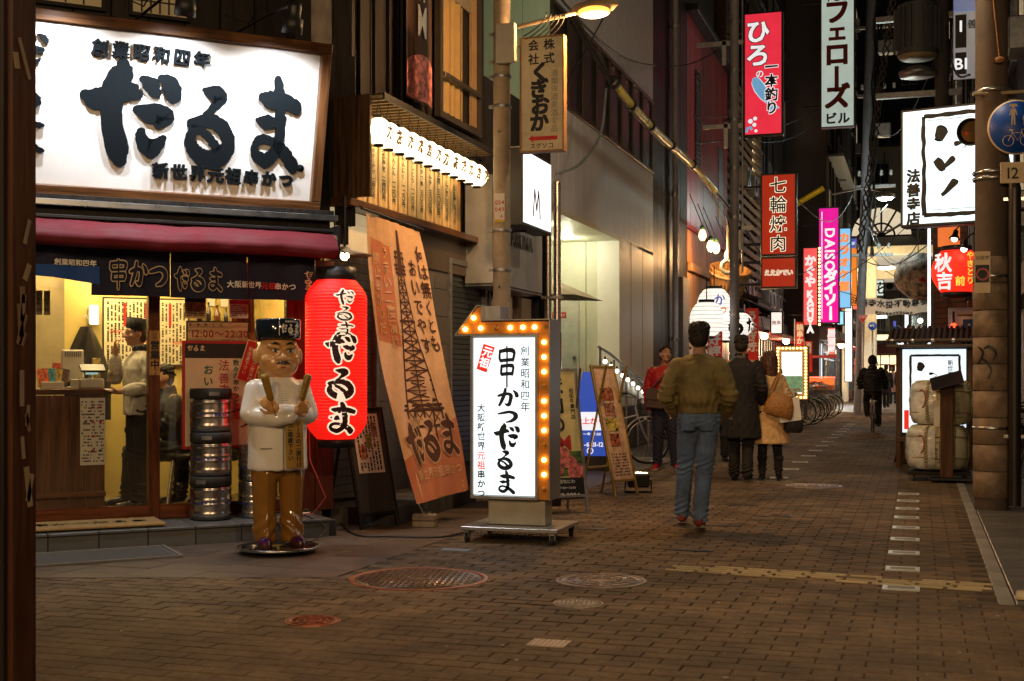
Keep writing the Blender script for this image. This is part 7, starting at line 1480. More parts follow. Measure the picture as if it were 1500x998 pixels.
def cbanner(label, px0, px1, py0, py1, Y, col, txt, ink=WHITEINK):
    a, b = onY(px0, py0, Y), onY(px1, py1, Y); w_, h = b.x-a.x, a.z-b.z; t = thing('cloth_banner', label, 'banner', ((a.x+b.x)/2, Y, b.z)); MB().grid(lambda u, v: Vector((-w_/2+u*w_, .03*math.sin(u*5+v*3), v*h)), 12, 12).build('cloth', col, t); MB().cyl((-w_/2-.04, .02, -b.z), (-w_/2-.04, .02, h+.1), .015).build('pole', WHITEP, t)
    m = MB(); text_mb(m, txt, 0, h*.97, min(h*.93/len(txt), w_*.85), y=-.04, vert=True, off=.04, pitch=1.0); m.build('lettering', ink, t)
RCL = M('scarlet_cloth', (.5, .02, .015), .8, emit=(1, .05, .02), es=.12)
cbanner('red cloth banner with white characters under the white lanterns', 1036, 1058, 486, 540, 26.5, RCL, '好評'); cbanner('tall red cloth banner with white characters right of the painted lantern', 1093, 1111, 452, 560, 29, RCL, 'うなぎ焼'); cbanner('red cloth banner with white character past the grey pole', 1166, 1178, 472, 560, 39, RCL, '鍋串かつ'); cbanner('small orange red banner above the red drum sign', 1180, 1190, 500, 545, 40, RCL, '酒肴')
# picture sign over shop, drum sign, takoyaki stand
t, w_, h = boxsign('picture_sign', 'small square lit picture sign under the roof edge beyond the lanterns', 1128, 1147, 456, 490, 36, lit('peach_backlit', (1, .85, .75), 1.1), ft=.04); m = MB(); text_mb(m, '焼鳥', 0, 0, w_*.35, y=-.016, rough=.08); m.build('lettering', REDINK, t)
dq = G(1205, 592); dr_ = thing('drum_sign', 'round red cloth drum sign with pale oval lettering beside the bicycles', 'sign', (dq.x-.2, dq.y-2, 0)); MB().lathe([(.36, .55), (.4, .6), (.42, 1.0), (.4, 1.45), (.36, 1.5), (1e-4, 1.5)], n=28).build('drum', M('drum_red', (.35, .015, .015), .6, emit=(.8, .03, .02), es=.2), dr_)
MB().cyl((0, 0, 0), (0, 0, .56), .05).build('post', DKMETAL, dr_); ff = lambda p: Vector((math.sin(p.x/.42)*.425, -math.cos(p.x/.42)*.425, p.z)); m = MB(); m.grid(lambda u, v: ff(Vector(((.05+.25*v)*math.cos(u*2*math.pi), 0, 1.2+.14*v*math.sin(u*2*math.pi)))), 24, 1); m.build('pale_oval', M('pale_oval', (.6, .4, .3), .7), dr_)
m = MB(); ff2 = lambda p: Vector((math.sin(p.x/.42)*.432, -math.cos(p.x/.42)*.432, p.z)); text_mb(m, '地域最大', 0, 1.25, .12, y=0, off=.03, tf=ff2); text_mb(m, '品揃え', 0, 1.12, .12, y=0, off=.03, tf=ff2); m.build('lettering', REDINK, dr_); m = MB(); text_mb(m, '百万円館', 0, .82, .16, y=0, off=.04, tf=ff2); m.build('lettering', GOLDC, dr_)
tk = thing('food_stall', 'orange lit snack stall beyond the bicycles', 'stall', (-3.9, 47, 0)); blk(tk, 'counter', lit('orange_stall', (1, .2, .03), .7, (.6, .15, .03)), -.7, 1.0, 0, .5, .75, 1.15, .01); blk(tk, 'neon_edge', lit('red_neon', (1, .08, .02), 2.5), -.75, 1.05, -.03, -.001, 1.17, 1.22); blk(tk, 'base', M('dark_base', (.03, .035, .035), .5), -.7, 1.0, .03, .5, 0, .74)
m = MB(); text_mb(m, 'たこ焼き', .15, .95, .26, y=-.01, off=.04); m.build('lettering', REDINK, tk); blk(tk, 'roof', REDP, -.8, 1.1, -.1, .6, 1.9, 2.0, .01)
for x in (-.72, 1.02): blk(tk, 'post', DKMETAL, x-.02, x+.02, .25, .29, 1.15, 1.9)
# brass bollard
q = G(1193, 600); bo = thing('bollard', 'short brass coloured bollard before the parked bicycles', 'bollard', (q.x, q.y, 0)); MB().lathe([(.12, 0), (.12, .62), (.09, .66), (1e-4, .68)], n=18).build('body', M('brass', (.4, .28, .1), .35, .7), bo)
# ================================================================== FAR LEFT BUILDINGS
BRK1 = M('dark_brick', (.09, .05, .035), .8, var=.3, scale=12, bump=.2); WARMW = lit('warm_window', (1, .72, .38), 1.8); COOLW = lit('cool_window', (.85, .95, 1), 2.2); REDW = lit('red_window', (1, .12, .04), .9)
def far_building(name, label, X, Y0, Y1, H, wall, front=+1, win=True, fronts=True, seed=1, storeys=3.1):
    rng = random.Random(seed); t = thing(name, label, 'building', (X, Y0 if front > 0 else Y1, 0), R_(90) if front > 0 else R_(-90)); L = Y1-Y0
    blk(t, 'wall', wall, 0, L, .03, 5, 3.2, H); blk(t, 'plinth_wall', M('shop_dark', (.04, .03, .025), .6), 0, L, .3, 5, 0, 3.2); blk(t, 'cornice', DKMETAL, -.05, L+.05, -.15, .029, H-.2, H, .02); blk(t, 'sign_band', M('band_%d' % seed, [(.3, .05, .03), (.25, .2, .12), (.1, .1, .1)][seed % 3], .5), .05, L-.05, -.1, .299, 2.65, 3.19, .01)
    if win:
        z = 4.2; n = max(2, int(L/2.2))
        while z < H-1.6:
            for i in range(n):
                x = (i+.5)*L/n; lt2 = rng.random() < .12; w_ = part('window', t, (x, .02, z)); blk(w_, 'pane', WARMW if lt2 else M('dark_glass', (.02, .02, .022), .08, spec=.8), -.5, .5, -.005, .005, 0, 1.25); m = MB(); frame_mb(m, -.56, -.06, .56, 1.31, .06, -.05, .009); m.box((0, -.02, .62), (.04, .04, 1.25)); m.build('frame', GALV, w_); blk(w_, 'sill', GALV, -.62, .62, -.1, -.001, -.12, -.065)
            z += storeys
    for q in range(5 if win else 0):                # air conditioners and pipes on the wall
        x, z = rng.uniform(.6, L-.6), 3.5+3.1*rng.randrange(0, max(1, int((H-5)/3.1))); a_ = part('air_conditioner', t, (x, -.2, z)); blk(a_, 'case', GALV, -.38, .38, -.15, .14, 0, .55, .02); MB().lathe([(.2, 0), (.22, .01), (.2, .02), (.03, .015), (1e-4, .015)], (-.08, -.151, .28), (0, -1, 0), 16).build('fan_grille', DKMETAL, a_)
        blk(t, 'wall_pipe', DKMETAL, x+.55, x+.62, -.05, .02, 3.2, H-.5)
    if fronts:
        n = max(2, int(L/2.4))
        for i in range(n):
            x0, x1 = i*L/n+.12, (i+1)*L/n-.12; mt = [WARMW, COOLW, REDW, WARMW][rng.randrange(4)]; sf2 = part('shop_window', t); blk(sf2, 'lit_pane', mt, x0, x1, .2, .22, .5, 2.5); m = MB()
            for k in range(5): m.box((x0+(x1-x0)*k/4, .17, 1.5), (.06, .06, 2.1))
            for z in (.47, 1.9, 2.53): m.box(((x0+x1)/2, .165, z), (x1-x0, .07, .06))
            m.build('mullions', DKMETAL, sf2); blk(sf2, 'stall_riser', [BRK1, REDP, DKMETAL][rng.randrange(3)], x0, x1, .1, .25, 0, .44)
            m = MB()
            for k in range(7): 
                xx = rng.uniform(x0+.1, x1-.2); zz = rng.uniform(.7, 1.9); m.rect(xx, zz, xx+rng.uniform(.15, .4), zz+rng.uniform(.15, .45), .16)
            m.build('window_poster', M('window_poster_%d' % rng.randrange(5), rng.choice([(.6, .1, .05), (.7, .6, .3), (.1, .2, .3), (.7, .7, .65), (.5, .3, .1)]), .7, var=.9, scale=8), sf2)
            if True: m = MB(); m.prism([(x0, 2.62), (x1, 2.62), (x1, 2.5), (x0, 2.5)], -.75, -.1); m.build('canopy', [RCL, M('tan_awning', (.35, .22, .1), .8), CR][rng.randrange(3)], sf2)
    return t
f1 = far_building('brick_building', 'dark brick building with lit shop windows beyond the timber shop', -4.9, 34.2, 41, 13, BRK1, seed=3); f2 = far_building('narrow_building', 'narrow dark building behind the pink and magenta signs', -4.9, 41, 50, 17, M('dark_render', (.06, .055, .06), .8), seed=5); f3 = far_building('tall_building', 'tall dark building with balconies near the end of the street on the left', -3.35, 50.2, 61, 22, M('brown_render', (.07, .05, .045), .8), seed=8)
for i in range(5): blk(f3, 'balcony', GALV, .5, 10, -.6, .0, 3.6+i*3.1, 3.7+i*3.1)
f4 = far_building('slate_building', 'dark slate coloured building set back behind the tall white name sign', -3.2, 62.5, 72, 26, M('dark_render', (.06, .055, .06), .8), seed=11)
for x, y, e, c, nm in ((-2.9, 51.5, 160, (1, .7, .4), 'fill_shop_light'), (-2.9, 57, 200, (.9, .95, 1), 'fill_shop_light'), (-4.3, 37.5, 140, (1, .6, .3), 'fill_shop_light'), (-4.3, 44, 160, (1, .45, .3), 'fill_shop_light')):  # lamps added under the awnings to give the far street more glow
    t = thing('fill_hanging_lamp', 'added fill lamp hung under the awning %s' % {51.5: 'before the tall balconied building, nearer of two', 57: 'before the tall balconied building, farther of two', 37.5: 'of the brick building beyond the lanterns', 44: 'of the narrow building behind the pink sign'}[y], 'lamp', (x, y, 2.45)); MB().ball((0, 0, 0), .12, 12, 8).build('globe', lit('globe_lit', (1, .85, .6), 8), t); MB().cyl((0, 0, .1), (-.1, 0, .6), .012).build('cord', CABLE, t); lamp('POINT', nm, (.0, 0, -.2), e, c, t, .12)
# wooden lattice and slatted upper works above the small shops
sl_ = thing('slatted_screen', 'slatted timber screen above the shops behind the 七輪焼肉 sign', 'screen', (-4.85, 34.4, 0), R_(90)); cladding(sl_, 'slat', wood('slat_wood', (.25, .14, .06), .6, 0), 0, 6.5, 3.4, 9.5, -.05, .28, .04, .12, horiz=True, jit=0)
# projecting small roof edges
for k, (y, z, lab) in enumerate(((35.5, 3.5, 'small tiled canopy roof over the shop beyond the lanterns, nearer of two'), (39, 3.3, 'small tiled canopy roof over the shop beyond the lanterns, farther of two'))):
    t = thing('canopy_roof', lab, 'roof', (-4.75, y, z), R_(90)); m = MB(); m.add([(-1.6, -.7, -.25), (1.6, -.7, -.25), (1.6, .1, .15), (-1.6, .1, .15), (-1.6, -.7, -.33), (1.6, -.7, -.33), (1.6, .1, .07), (-1.6, .1, .07)], [(0, 1, 2, 3), (4, 5, 6, 7), (0, 1, 5, 4), (1, 2, 6, 5), (3, 0, 4, 7)]); m.build('deck', DKW, t)
    for i in range(12): MB().cyl((-1.5+i*.27, -.72, -.22), (-1.5+i*.27, .1, .18), .05, n=8).build('tile', M('roof_tile', (.05, .05, .055), .5), t)
# rear of place beyond the crossing
bk = far_building('end_building', 'dark office building closing the view beyond the crossing', 0, 96, 108, 30, M('dark_render', (.06, .055, .06), .8), seed=14); bk.location = (-9, 98, 0); bk.rotation_euler = (0, 0, 0)
bk2 = far_building('cream_building', 'pale building with lit signs beyond the crossing', 0, 80, 92, 16, M('pale_render', (.3, .27, .2), .7), seed=21); bk2.location = (-3.5, 84, 0); bk2.rotation_euler = (0, 0, 0)

# ================================================================== END OF THE STREET
AC = M('arcade_cream_glow', (.7, .6, .4), .6, emit=(1, .8, .5), es=.18); ar_ = thing('arcade_entrance', 'cream arcade entrance with a half round window over the end of the street', 'arcade', (0, 62, 0))  # lamp light on the cream surfaces is put into their emission
def AX(px): return onY(px, 548, 62).x
def AZ(py): return onY(1300, py, 62).z
m = MB(); xc, zc, r = AX(1291), AZ(346), AX(1335)-AX(1291); m.prism([(xc+r*math.cos(a), zc+r*math.sin(a)) for a in [math.pi*i/20 for i in range(21)]], 0, .3); m.build('half_round_panel', lit('arcade_panel', (1, .82, .55), .72), ar_)
m = MB(); [m.tube([(xc, -.05, zc), (xc+r*math.cos(a), -.05, zc+r*math.sin(a))], .05, 5) for a in [math.pi*i/6 for i in range(7)]]; m.tube([(xc+r*.45*math.cos(a), -.05, zc+r*.45*math.sin(a)) for a in [math.pi*i/12 for i in range(13)]], .05, 5); m.build('glazing_bars', DKMETAL, ar_, kind='stuff')
m = MB(); m.add([(AX(1222), -2, AZ(366)), (AX(1365), -2, AZ(366)), (AX(1330), 0, AZ(346)), (AX(1245), 0, AZ(346))], [(0, 1, 2, 3)]); m.build('sloping_roof', M('grey_tarp', (.28, .25, .24), .8), ar_)
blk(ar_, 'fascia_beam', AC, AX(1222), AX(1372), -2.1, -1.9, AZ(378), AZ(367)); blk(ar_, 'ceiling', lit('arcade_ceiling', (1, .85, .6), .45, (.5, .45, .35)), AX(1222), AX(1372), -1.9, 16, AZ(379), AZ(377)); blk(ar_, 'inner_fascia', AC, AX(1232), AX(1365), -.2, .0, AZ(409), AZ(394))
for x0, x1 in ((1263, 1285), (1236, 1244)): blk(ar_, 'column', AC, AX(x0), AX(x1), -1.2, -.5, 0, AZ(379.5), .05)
for px, py in ((1240, 378), (1252, 400), (1300, 398)): MB().ball((AX(px), -2.2, AZ(py)), (.4, .2, .1)).build('lamp', lit('arcade_lamp', (1, .9, .7), 4), ar_)
lamp('POINT', 'arcade_light', (-1.5, 58.5, 5.5), 330, (1, .76, .42), None, .5)
fl, w_, h = boxsign('flower_sign', 'white lit sign with the character 花 under the arcade', 1278, 1295, 410, 434, 66, lit('pale_green_backlit', (.8, 1, .9), .7), ft=.04); text(fl, 'lettering', INK, '花', 0, 0, h*.75, off=.03, y=-.016)
for i, (px0, px1, py0, py1, y, c, l) in enumerate(((1280, 1300, 462, 467, 75, COOLW, 'thin cool white lit sign beyond the crossing'), (1325, 1331, 460, 484, 76, COOLW, 'narrow upright cool white lit sign beyond the crossing'), (1284, 1302, 490, 499, 74, WARMW, 'low warm lit shop sign beyond the crossing'), (1290, 1303, 523, 534, 72, WARMW, 'round cornered warm lantern sign near the far walkers'), (1314, 1324, 490, 540, 78, COOLW, 'tall lit shop window beyond the far walkers'), (1305, 1316, 545, 575, 80, WARMW, 'warm lit doorway beyond the far walkers'), (1262, 1272, 520, 570, 78, COOLW, 'white lit doorway left of the cyclist beyond the crossing'), (1335, 1343, 505, 512, 77, REDW, 'small red lit sign beyond the crossing'), (1308, 1313, 470, 478, 79, lit('blue_lit2', (.02, .05, .5), .9), 'small blue lit sign beyond the crossing'))): boxsign('far_lit_sign', l, px0, px1, py0, py1, y, c, bracket=0, ft=.02)
for i, (px, py, y, c) in enumerate(((1281, 465, 70, 'a'), (1325, 522, 82, 'b'), (1290, 548, 85, 'c'), (1348, 470, 80, 'd'), (1302, 458, 88, 'e'))):
    q = onY(px, py, y); t = thing('far_lamp', ['small white lamp high beyond the arcade column', 'amber lamp right of the far walkers', 'white lamp low beyond the cyclist', 'dim white lamp left of the red round lantern', 'small warm lamp over the crossing'][i], 'lamp', q); MB().ball((0, 0, 0), .16, 10, 6).build('globe', lit('far_globe', (1, .9, .7), 5), t); MB().cyl((0, 0, -.1), (0, 0, -q.z), .03, n=6).build('post', DKMETAL, t)
# street banner
a, b = onY(1256, 434, 45), onY(1364, 456, 45); sbn = thing('street_banner', 'cream cloth banner 法善寺水掛不動尊 strung across the street', 'banner', ((a.x+b.x)/2, 45, (a.z+b.z)/2)); w_, h = b.x-a.x, a.z-b.z
sag = lambda x, z: -.12*(1-(2*x/w_)**2)+.02*math.sin(x*9)
MB().grid(lambda u, v: Vector((-w_/2+u*w_, .03*math.sin(u*14), -h/2+v*h+sag(-w_/2+u*w_, 0))), 30, 3).build('cloth', M('cream_cloth_glow', (.82, .7, .52), .8, emit=(1, .8, .6), es=.12), sbn)  # weak emission in the cloth stands in for street light falling on it
for s, z, sz in (('法善寺水掛不動尊参道', .1, .3), ('難波中筋商店街振興組合', -.22, .12)): m = MB(); text_mb(m, s, 0, z, sz*.9, y=-.04, off=.03, tf=lambda p: Vector((p.x, p.y, p.z+sag(p.x, 0)))); m.build('lettering', INK, sbn)
for sd in (-1, 1): MB().tube([(sd*w_/2, 0, h/2), (sd*(w_/2+1.6), 0, h/2+.5)], .012).tube([(sd*w_/2, 0, -h/2), (sd*(w_/2+1.6), 0, -h/2+.1)], .012).build('rope', CABLE, sbn)
# leaning utility pole of the street
p0_, p1_ = onY(1256, 548, 43), onY(1279, -60, 43); lp = thing('utility_pole', 'grey leaning utility pole hung with cables near the street banner', 'utility pole', (p0_.x, 43, 0)); tp = p1_-Vector((p0_.x, 43, 0)); MB().cyl((0, 0, 0), tp, .13, .17, n=14).build('pole', M('lilac_concrete', (.25, .24, .27), .7, dirt=.3), lp)
for f_ in (.35, .5, .7, .85): q = tp*f_; MB().box((q.x+.3, q.y, q.z), (1.3, .1, .1)).build('crossarm', GALV, lp)
for f_ in (.36, .52, .71): 
    for x in (-.2, .5, .8): q = tp*f_; MB().lathe([(.03, 0), (.06, .05), (.04, .1), (.06, .15), (1e-4, .2)], (q.x+x, q.y, q.z+.05), n=8).build('insulator', WHITEP, lp)
m = MB()
for k in range(3): m.tube([tp*f_+Vector((.15+.08*k+.05*math.sin(f_*50+k*2), -.15, 0)) for f_ in [i/40 for i in range(14, 41)]], .035, 5)
m.build('cable_bundle', CABLE, lp, kind='stuff')
for i, f_ in enumerate((.62, .8)): q = tp*f_; MB().bbox((q.x+.5, q.y-.2, q.z), (.5, .35, .45), .03).build('switch_box', GALV, lp)
# traffic signs
def tri(name, label, px, py, Y, r, post=True):
    q = onY(px, py, Y); t = thing(name, label, 'traffic sign', (q.x, Y, q.z)); P_ = lambda s: [(-.87*s, .5*s), (0, -1.0*s), (.87*s, .5*s)]
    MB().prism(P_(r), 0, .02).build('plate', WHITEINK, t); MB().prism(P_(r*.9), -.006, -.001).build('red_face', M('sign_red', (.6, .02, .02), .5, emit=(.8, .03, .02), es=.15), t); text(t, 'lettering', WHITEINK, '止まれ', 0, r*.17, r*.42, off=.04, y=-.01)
    if post: MB().cyl((0, .05, -q.z), (0, .05, r), .035, n=10).build('post', GALV, t)
def rnd(name, label, px, py, Y, r, post=True):
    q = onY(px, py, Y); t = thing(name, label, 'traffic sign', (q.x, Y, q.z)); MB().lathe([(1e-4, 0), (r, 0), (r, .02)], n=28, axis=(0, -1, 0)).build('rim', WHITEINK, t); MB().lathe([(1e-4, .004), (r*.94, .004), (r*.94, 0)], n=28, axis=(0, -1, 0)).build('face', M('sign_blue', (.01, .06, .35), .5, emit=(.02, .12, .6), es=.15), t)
    MB().tube([(r*.4, -.01, -r*.3), (r*.2, -.01, r*.1), (-r*.4, -.01, r*.15)], r*.09, 5).flat([(-r*.7, r*.12), (-r*.3, r*.42), (-r*.3, -r*.2)], -.012).build('white_arrow', WHITEINK, t)
    if post: MB().cyl((0, .05, -q.z), (0, .05, r), .035, n=10).build('post', GALV, t)
tri('stop_sign', 'red inverted triangle stop sign under the left end of the street banner', 1264, 466, 42.5, .20); rnd('round_sign', 'blue round sign beside the pale column below the stop sign', 1278, 478, 60, .2); rnd('round_sign', 'bright blue round arrow sign left of the second stop sign', 1314, 485, 55, .22); tri('stop_sign', 'red inverted triangle stop sign right of the bright blue arrow sign', 1330, 484, 55, .24)
# cold street lamp
q = onY(1297, 288, 40); cl_ = thing('street_lamp', 'bright cold white street lamp hanging over the street', 'street lamp', q); MB().loft([((0, 0, -.04), .28, .16), ((0, 0, .06), .30, .18), ((0, 0, .16), .1, .08)], 16).build('head', GALV, cl_); MB().ball((0, 0, -.06), (.22, .14, .07)).build('lens', lit('cold_lens', (.8, 1, .9), 40), cl_); MB().tube([(0, 0, .1), (-.6, 0, .3), (-1.6, .5, .2)], .03).build('arm', GALV, cl_)
lamp('POINT', 'cold_lamp', q-Vector((0, 0, .25)), 260, (.8, 1, .92), None, .2)
# overhead cables
wires = [((1255, 130, 43), (870, 215, 24)), ((1270, 60, 43), (950, 165, 28)), ((1262, 95, 43), (1015, 170, 28)), ((1285, 10, 43), (1430, 5, 30)), ((1300, 300, 40), (1120, 420, 34)), ((1262, 300, 43), (1425, 170, 20)), ((1258, 330, 43), (1425, 205, 20)), ((1262, 250, 43), (1170, 295, 27)), ((1270, 180, 43), (1380, 60, 30)), ((960, 96, 24), (790, -40, 14)), ((900, -5, 18), (720, 250, 15)), ((1262, 360, 43), (1360, 395, 50)), ((1262, 380, 43), (1370, 350, 30)), ((1200, 420, 38), (1330, 330, 36)), ((1345, 380, 34), (1262, 290, 43)), ((1385, 30, 30), (1420, 110, 15)), ((1050, 75, 26), (960, 95, 24)), ((1060, 300, 27), (1110, 470, 31)), ((1040, 270, 27), (1100, 440, 30)), ((1030, 265, 27), (1075, 330, 28))]
wt = thing('overhead_wires', 'tangle of thin black overhead wires strung between the poles', 'wires', (0, 0, 0))
for i, (p, q) in enumerate(wires):
    a, b = onY(*p), onY(*q); L = (b-a).length; MB().tube([a.lerp(b, u)-Vector((0, 0, L*.03*math.sin(u*math.pi)*(1+i % 3))) for u in [k/14 for k in range(15)]], .011+.006*(i % 3 == 0), 5).build('wire', CABLE, wt)
ch_ = thing('cable_bundle', 'twisted hanging cable bundle right of the leaning pole', 'cable', onY(1310, -20, 36)); z0 = ch_.location.z
m = MB()
for k in range(3): m.tube([(.1*math.sin(i*1.7+k*2.1)-i*.028, .1*math.cos(i*1.7+k*2.1), -i*.22) for i in range(34)], .022, 5)
m.build('strands', M('weathered_cable', (.07, .055, .04), .7), ch_); yg = thing('yellow_guard', 'yellow sleeve on the stay wire beside the 七輪焼肉 sign', 'cable guard', onY(1186, 285, 33)); MB().cyl((-.35, 0, -.25), (.35, 0, .15), .07).build('sleeve', YG, yg)
# pale pole on the left with brackets
q = onY(1076, 548, 26.0); gp = thing('utility_pole', 'pale grey service pole in front of the crimson wall', 'utility pole', (q.x, 26.0, 0)); MB().cyl((0, 0, 0), (0, 0, 12), .10, .085, n=16).build('pole', M('lilac_pipe', (.3, .29, .33), .5), gp); MB().cyl((.16, 0, 3.4), (.16, 0, 12), .02, n=8).build('conduit', GALV, gp)
for z, x in ((8.1, -.6), (6.4, -.5), (4.3, .3)): MB().box((x/2, 0, z), (abs(x)*1.6, .08, .08)).box((x*.35, 0, z-.2), (.08, .08, .5)).build('bracket', GALV, gp)
for i in range(9): MB().lathe([(.104, 2.5+i), (.107, 2.53+i), (.104, 2.56+i)], n=16).build('band', GALV, gp)

# ================================================================== RIGHT SIDE
rbld = far_building('right_building', 'dark building with shuttered front along the right of the street', 1.75, 13.6, 34, 14, M('soot_wall2', (.02, .018, .018), .8), front=-1, win=True, fronts=False, seed=4)
rb2 = far_building('right_building_far', 'dark brick building farther along the right with small lit windows', 1.3, 34, 58, 18, BRK1, front=-1, win=True, fronts=True, seed=9)
nw = thing('corner_building', 'black timber corner building at the right edge of the photo', 'building', (1.35, 9.8, 0), R_(-90)); cladding(nw, 'board', DKW, -3.8, 0, 0, 7, .0, .22, .03, .008); blk(nw, 'backing_wall', M('soot_wall', (.015, .014, .016), .8), -3.8, 0, .02, .4, 0, 7)
# concrete pole
cp_ = Vector((.68, 13.15, 0)); rp = thing('utility_pole', 'thick brown concrete utility pole with graffiti at the right', 'utility pole', cp_); CON = M('brown_concrete', (.11, .08, .06), .8, bump=.25, dirt=.6, scale=5); MB().cyl((0, 0, 0), (0, 0, 8.5), .158, .142, n=28).build('pole', CON, rp); la_ = thing('street_lamp', 'added warm fill lamp clamped unseen high on the concrete pole', 'street lamp', (.45, 13.0, 6.3)); MB().ball((-.7, 0, .1), (.25, .12, .07)).build('head', GALV, la_); MB().tube([(.12, 0, 0), (-.5, 0, .12)], .03).build('arm', GALV, la_); lamp('POINT', 'fill_lamp_light', (-.75, 0, -.05), 220, (1, .78, .5), la_, .15)  # the high lamp is an unseen addition that brightens the middle of the street
slv = M('ribbed_sleeve', (.26, .19, .13), .6, var=.3, bump=.2, dirt=.8)
for i in range(9): MB().lathe([(.166, .12+i*.26), (.172, .125+i*.26), (.172, .368+i*.26), (.166, .373+i*.26)], n=28).build('wrap_band', slv, rp)
for z in (.78, 3.2, 3.26, 4.05, 5.0, 2.25): MB().lathe([(.172, z), (.178, z+.006), (.178, z+.026), (.172, z+.032)], n=28).build('steel_band', STEEL, rp)
gr = lambda p: Vector((math.sin(p.x/.172)*(.1755-p.y), -math.cos(p.x/.172)*(.1755-p.y), p.z)); m = MB(); brush_mb(m, 'gf', -.16, 1.24, .24, .36, y=0, tf=gr, thin=.8); m.build('graffiti', BLACK, rp)
for i, (x, y) in enumerate(((.20, -.12), (.38, -.06), (.50, -.02))): MB().cyl((x, y, .05), (x, y, 3.1 if i < 2 else 8), .062, n=14).lathe([(.062, 3.1 if i < 2 else 8), (.03, 3.25 if i < 2 else 8.1), (1e-4, 3.28 if i < 2 else 8.12)], (x, y, 0), n=14).build('conduit', M('black_pipe', (.02, .016, .015), .4), rp)
for z in (.72, 3.0): MB().box((.33, -.13, z), (.46, .015, .03)).build('strap', STEEL, rp)
mst = blk(rp, 'notice', PAPER, -.165, -.02, -.19, -.18, 2.1, 2.5); MB().lathe([(.06, 0), (.045, 0)], (-.09, -.192, 2.28), (0, -1, 0), 18).build('prohibition_ring', REDP, rp); text(rp, 'lettering', INK, '公区域', -.09, 2.44, .04, y=-.192); blk(rp, 'notice_dark_field', INK, -.155, -.03, -.1915, -.1905, 2.2, 2.37)
MB().tube([(-.06, -.18, 7), (-.02, -.2, 5.2), (.06, -.2, 4.36)], .008).lathe([(.02, -.04), (.035, 0), (.02, .04)], (.06, -.2, 4.33), (1, 0, 0), 10).build('tie_rope', M('rusty_rope', (.3, .14, .05), .8), rp)
# round blue pedestrians / bicycles sign
q = W(1488, 187, 12.1); rs_ = thing('shared_path_sign', 'round blue pedestrians and bicycles only sign cut by the right edge of the photo', 'traffic sign', q, R_(8)); r = .262; CRM = M('sign_cream', (.75, .62, .42), .5)
MB().lathe([(1e-4, 0), (r, 0), (r, .02), (r*.8, .025)], n=40, axis=(0, -1, 0)).build('rim', CRM, rs_); MB().lathe([(1e-4, .027), (r*.95, .027), (r*.95, .02)], n=40, axis=(0, -1, 0)).build('blue_face', M('sign_navy', (.004, .07, .42), .45), rs_)
m = MB(); yy = -.031
def fig(x, z, s): m.lathe([(1e-4, 0), (.14*s, 0)], (x, yy, z+.86*s), (0, -1, 0), 12); m.flat([(x-.22*s, z+.68*s), (x+.22*s, z+.68*s), (x+.16*s, z+.0*s), (x-.16*s, z+.0*s)], yy); m.flat([(x-.22*s, z+.68*s), (x-.14*s, z+.68*s), (x-.27*s, z+.05*s), (x-.34*s, z+.08*s)], yy-.0005); m.flat([(x+.14*s, z+.68*s), (x+.22*s, z+.68*s), (x+.36*s, z+.1*s), (x+.29*s, z+.06*s)], yy-.0005); m.flat([(x-.17*s, z+.02*s), (x-.01*s, z+.02*s), (x-.06*s, z-.8*s), (x-.18*s, z-.8*s)], yy-.0007); m.flat([(x+.01*s, z+.02*s), (x+.17*s, z+.02*s), (x+.18*s, z-.8*s), (x+.06*s, z-.8*s)], yy-.0007)
fig(-.03, .105, .105); m.flat([(-.075, .198), (.015, .198), (.0, .222), (-.06, .222)], yy-.001); fig(.075, .065, .06); m.build('walkers', CRM, rs_)
m = MB()
for x in (-.075, .085): m.tube([(x+.05*math.cos(a), yy, -.13+.05*math.sin(a)) for a in [2*math.pi*i/18 for i in range(18)]], .0035, 5, closed=True)
m.tube([(-.075, yy, -.13), (-.035, yy, -.055), (.05, yy, -.055), (.01, yy, -.13), (-.035, yy, -.055)], .0035, 5); m.tube([(.085, yy, -.13), (.05, yy, -.055), (.045, yy, -.025), (.08, yy, -.02)], .0035, 5); m.tube([(-.035, yy, -.055), (-.045, yy, -.03)], .0035, 5); m.ball((-.045, yy, -.028), (.022, .003, .007)); m.build('bicycle_symbol', CRM, rs_)
MB().tube([(-.38, .06, .345), (.3, .06, .36)], .018).build('bracket_arm', M('pale_bracket', (.4, .33, .2), .5), rs_)
q = W(1487, 253, 12.05); n12 = thing('number_plate', 'cream rectangular plate reading 12 below the round blue sign', 'sign', q, R_(8)); MB().bbox((0, 0, 0), (.27, .012, .2), .0055).build('plate', CRM, n12); text(n12, 'lettering', INK, '12', -.02, 0, .15, off=.012, y=-.0075)
q = W(1423, 193, 12.7); fl_ = thing('flood_lamp', 'black unlit flood lamp clamped to the concrete pole', 'lamp', q, R_(-20)); ax = (.05, -1, -.25); MB().lathe([(1e-4, -.17), (.04, -.17), (.05, -.12), (.09, -.05), (.135, .0), (.14, .03), (.13, .03), (.12, .0)], n=24, axis=ax).build('shade', BLACK, fl_); MB().lathe([(1e-4, .012), (.06, .006), (.105, -.004)], n=24, axis=ax).build('glass', M('amber_glass', (.3, .2, .08), .08, .7), fl_); MB().cyl((0, .12, .05), (.25, .25, .05), .02).box((.26, .26, .04), (.1, .05, .1)).build('bracket', DKMETAL, fl_)
ch2 = thing('white_charm', 'small white gourd shaped tag hanging under the sign bracket', 'tag', W(1450, 150, 12.3)); MB().ball((0, 0, .03), .028, 10, 8).ball((0, 0, -.02), .038, 12, 8).build('gourd', WHITEP, ch2)
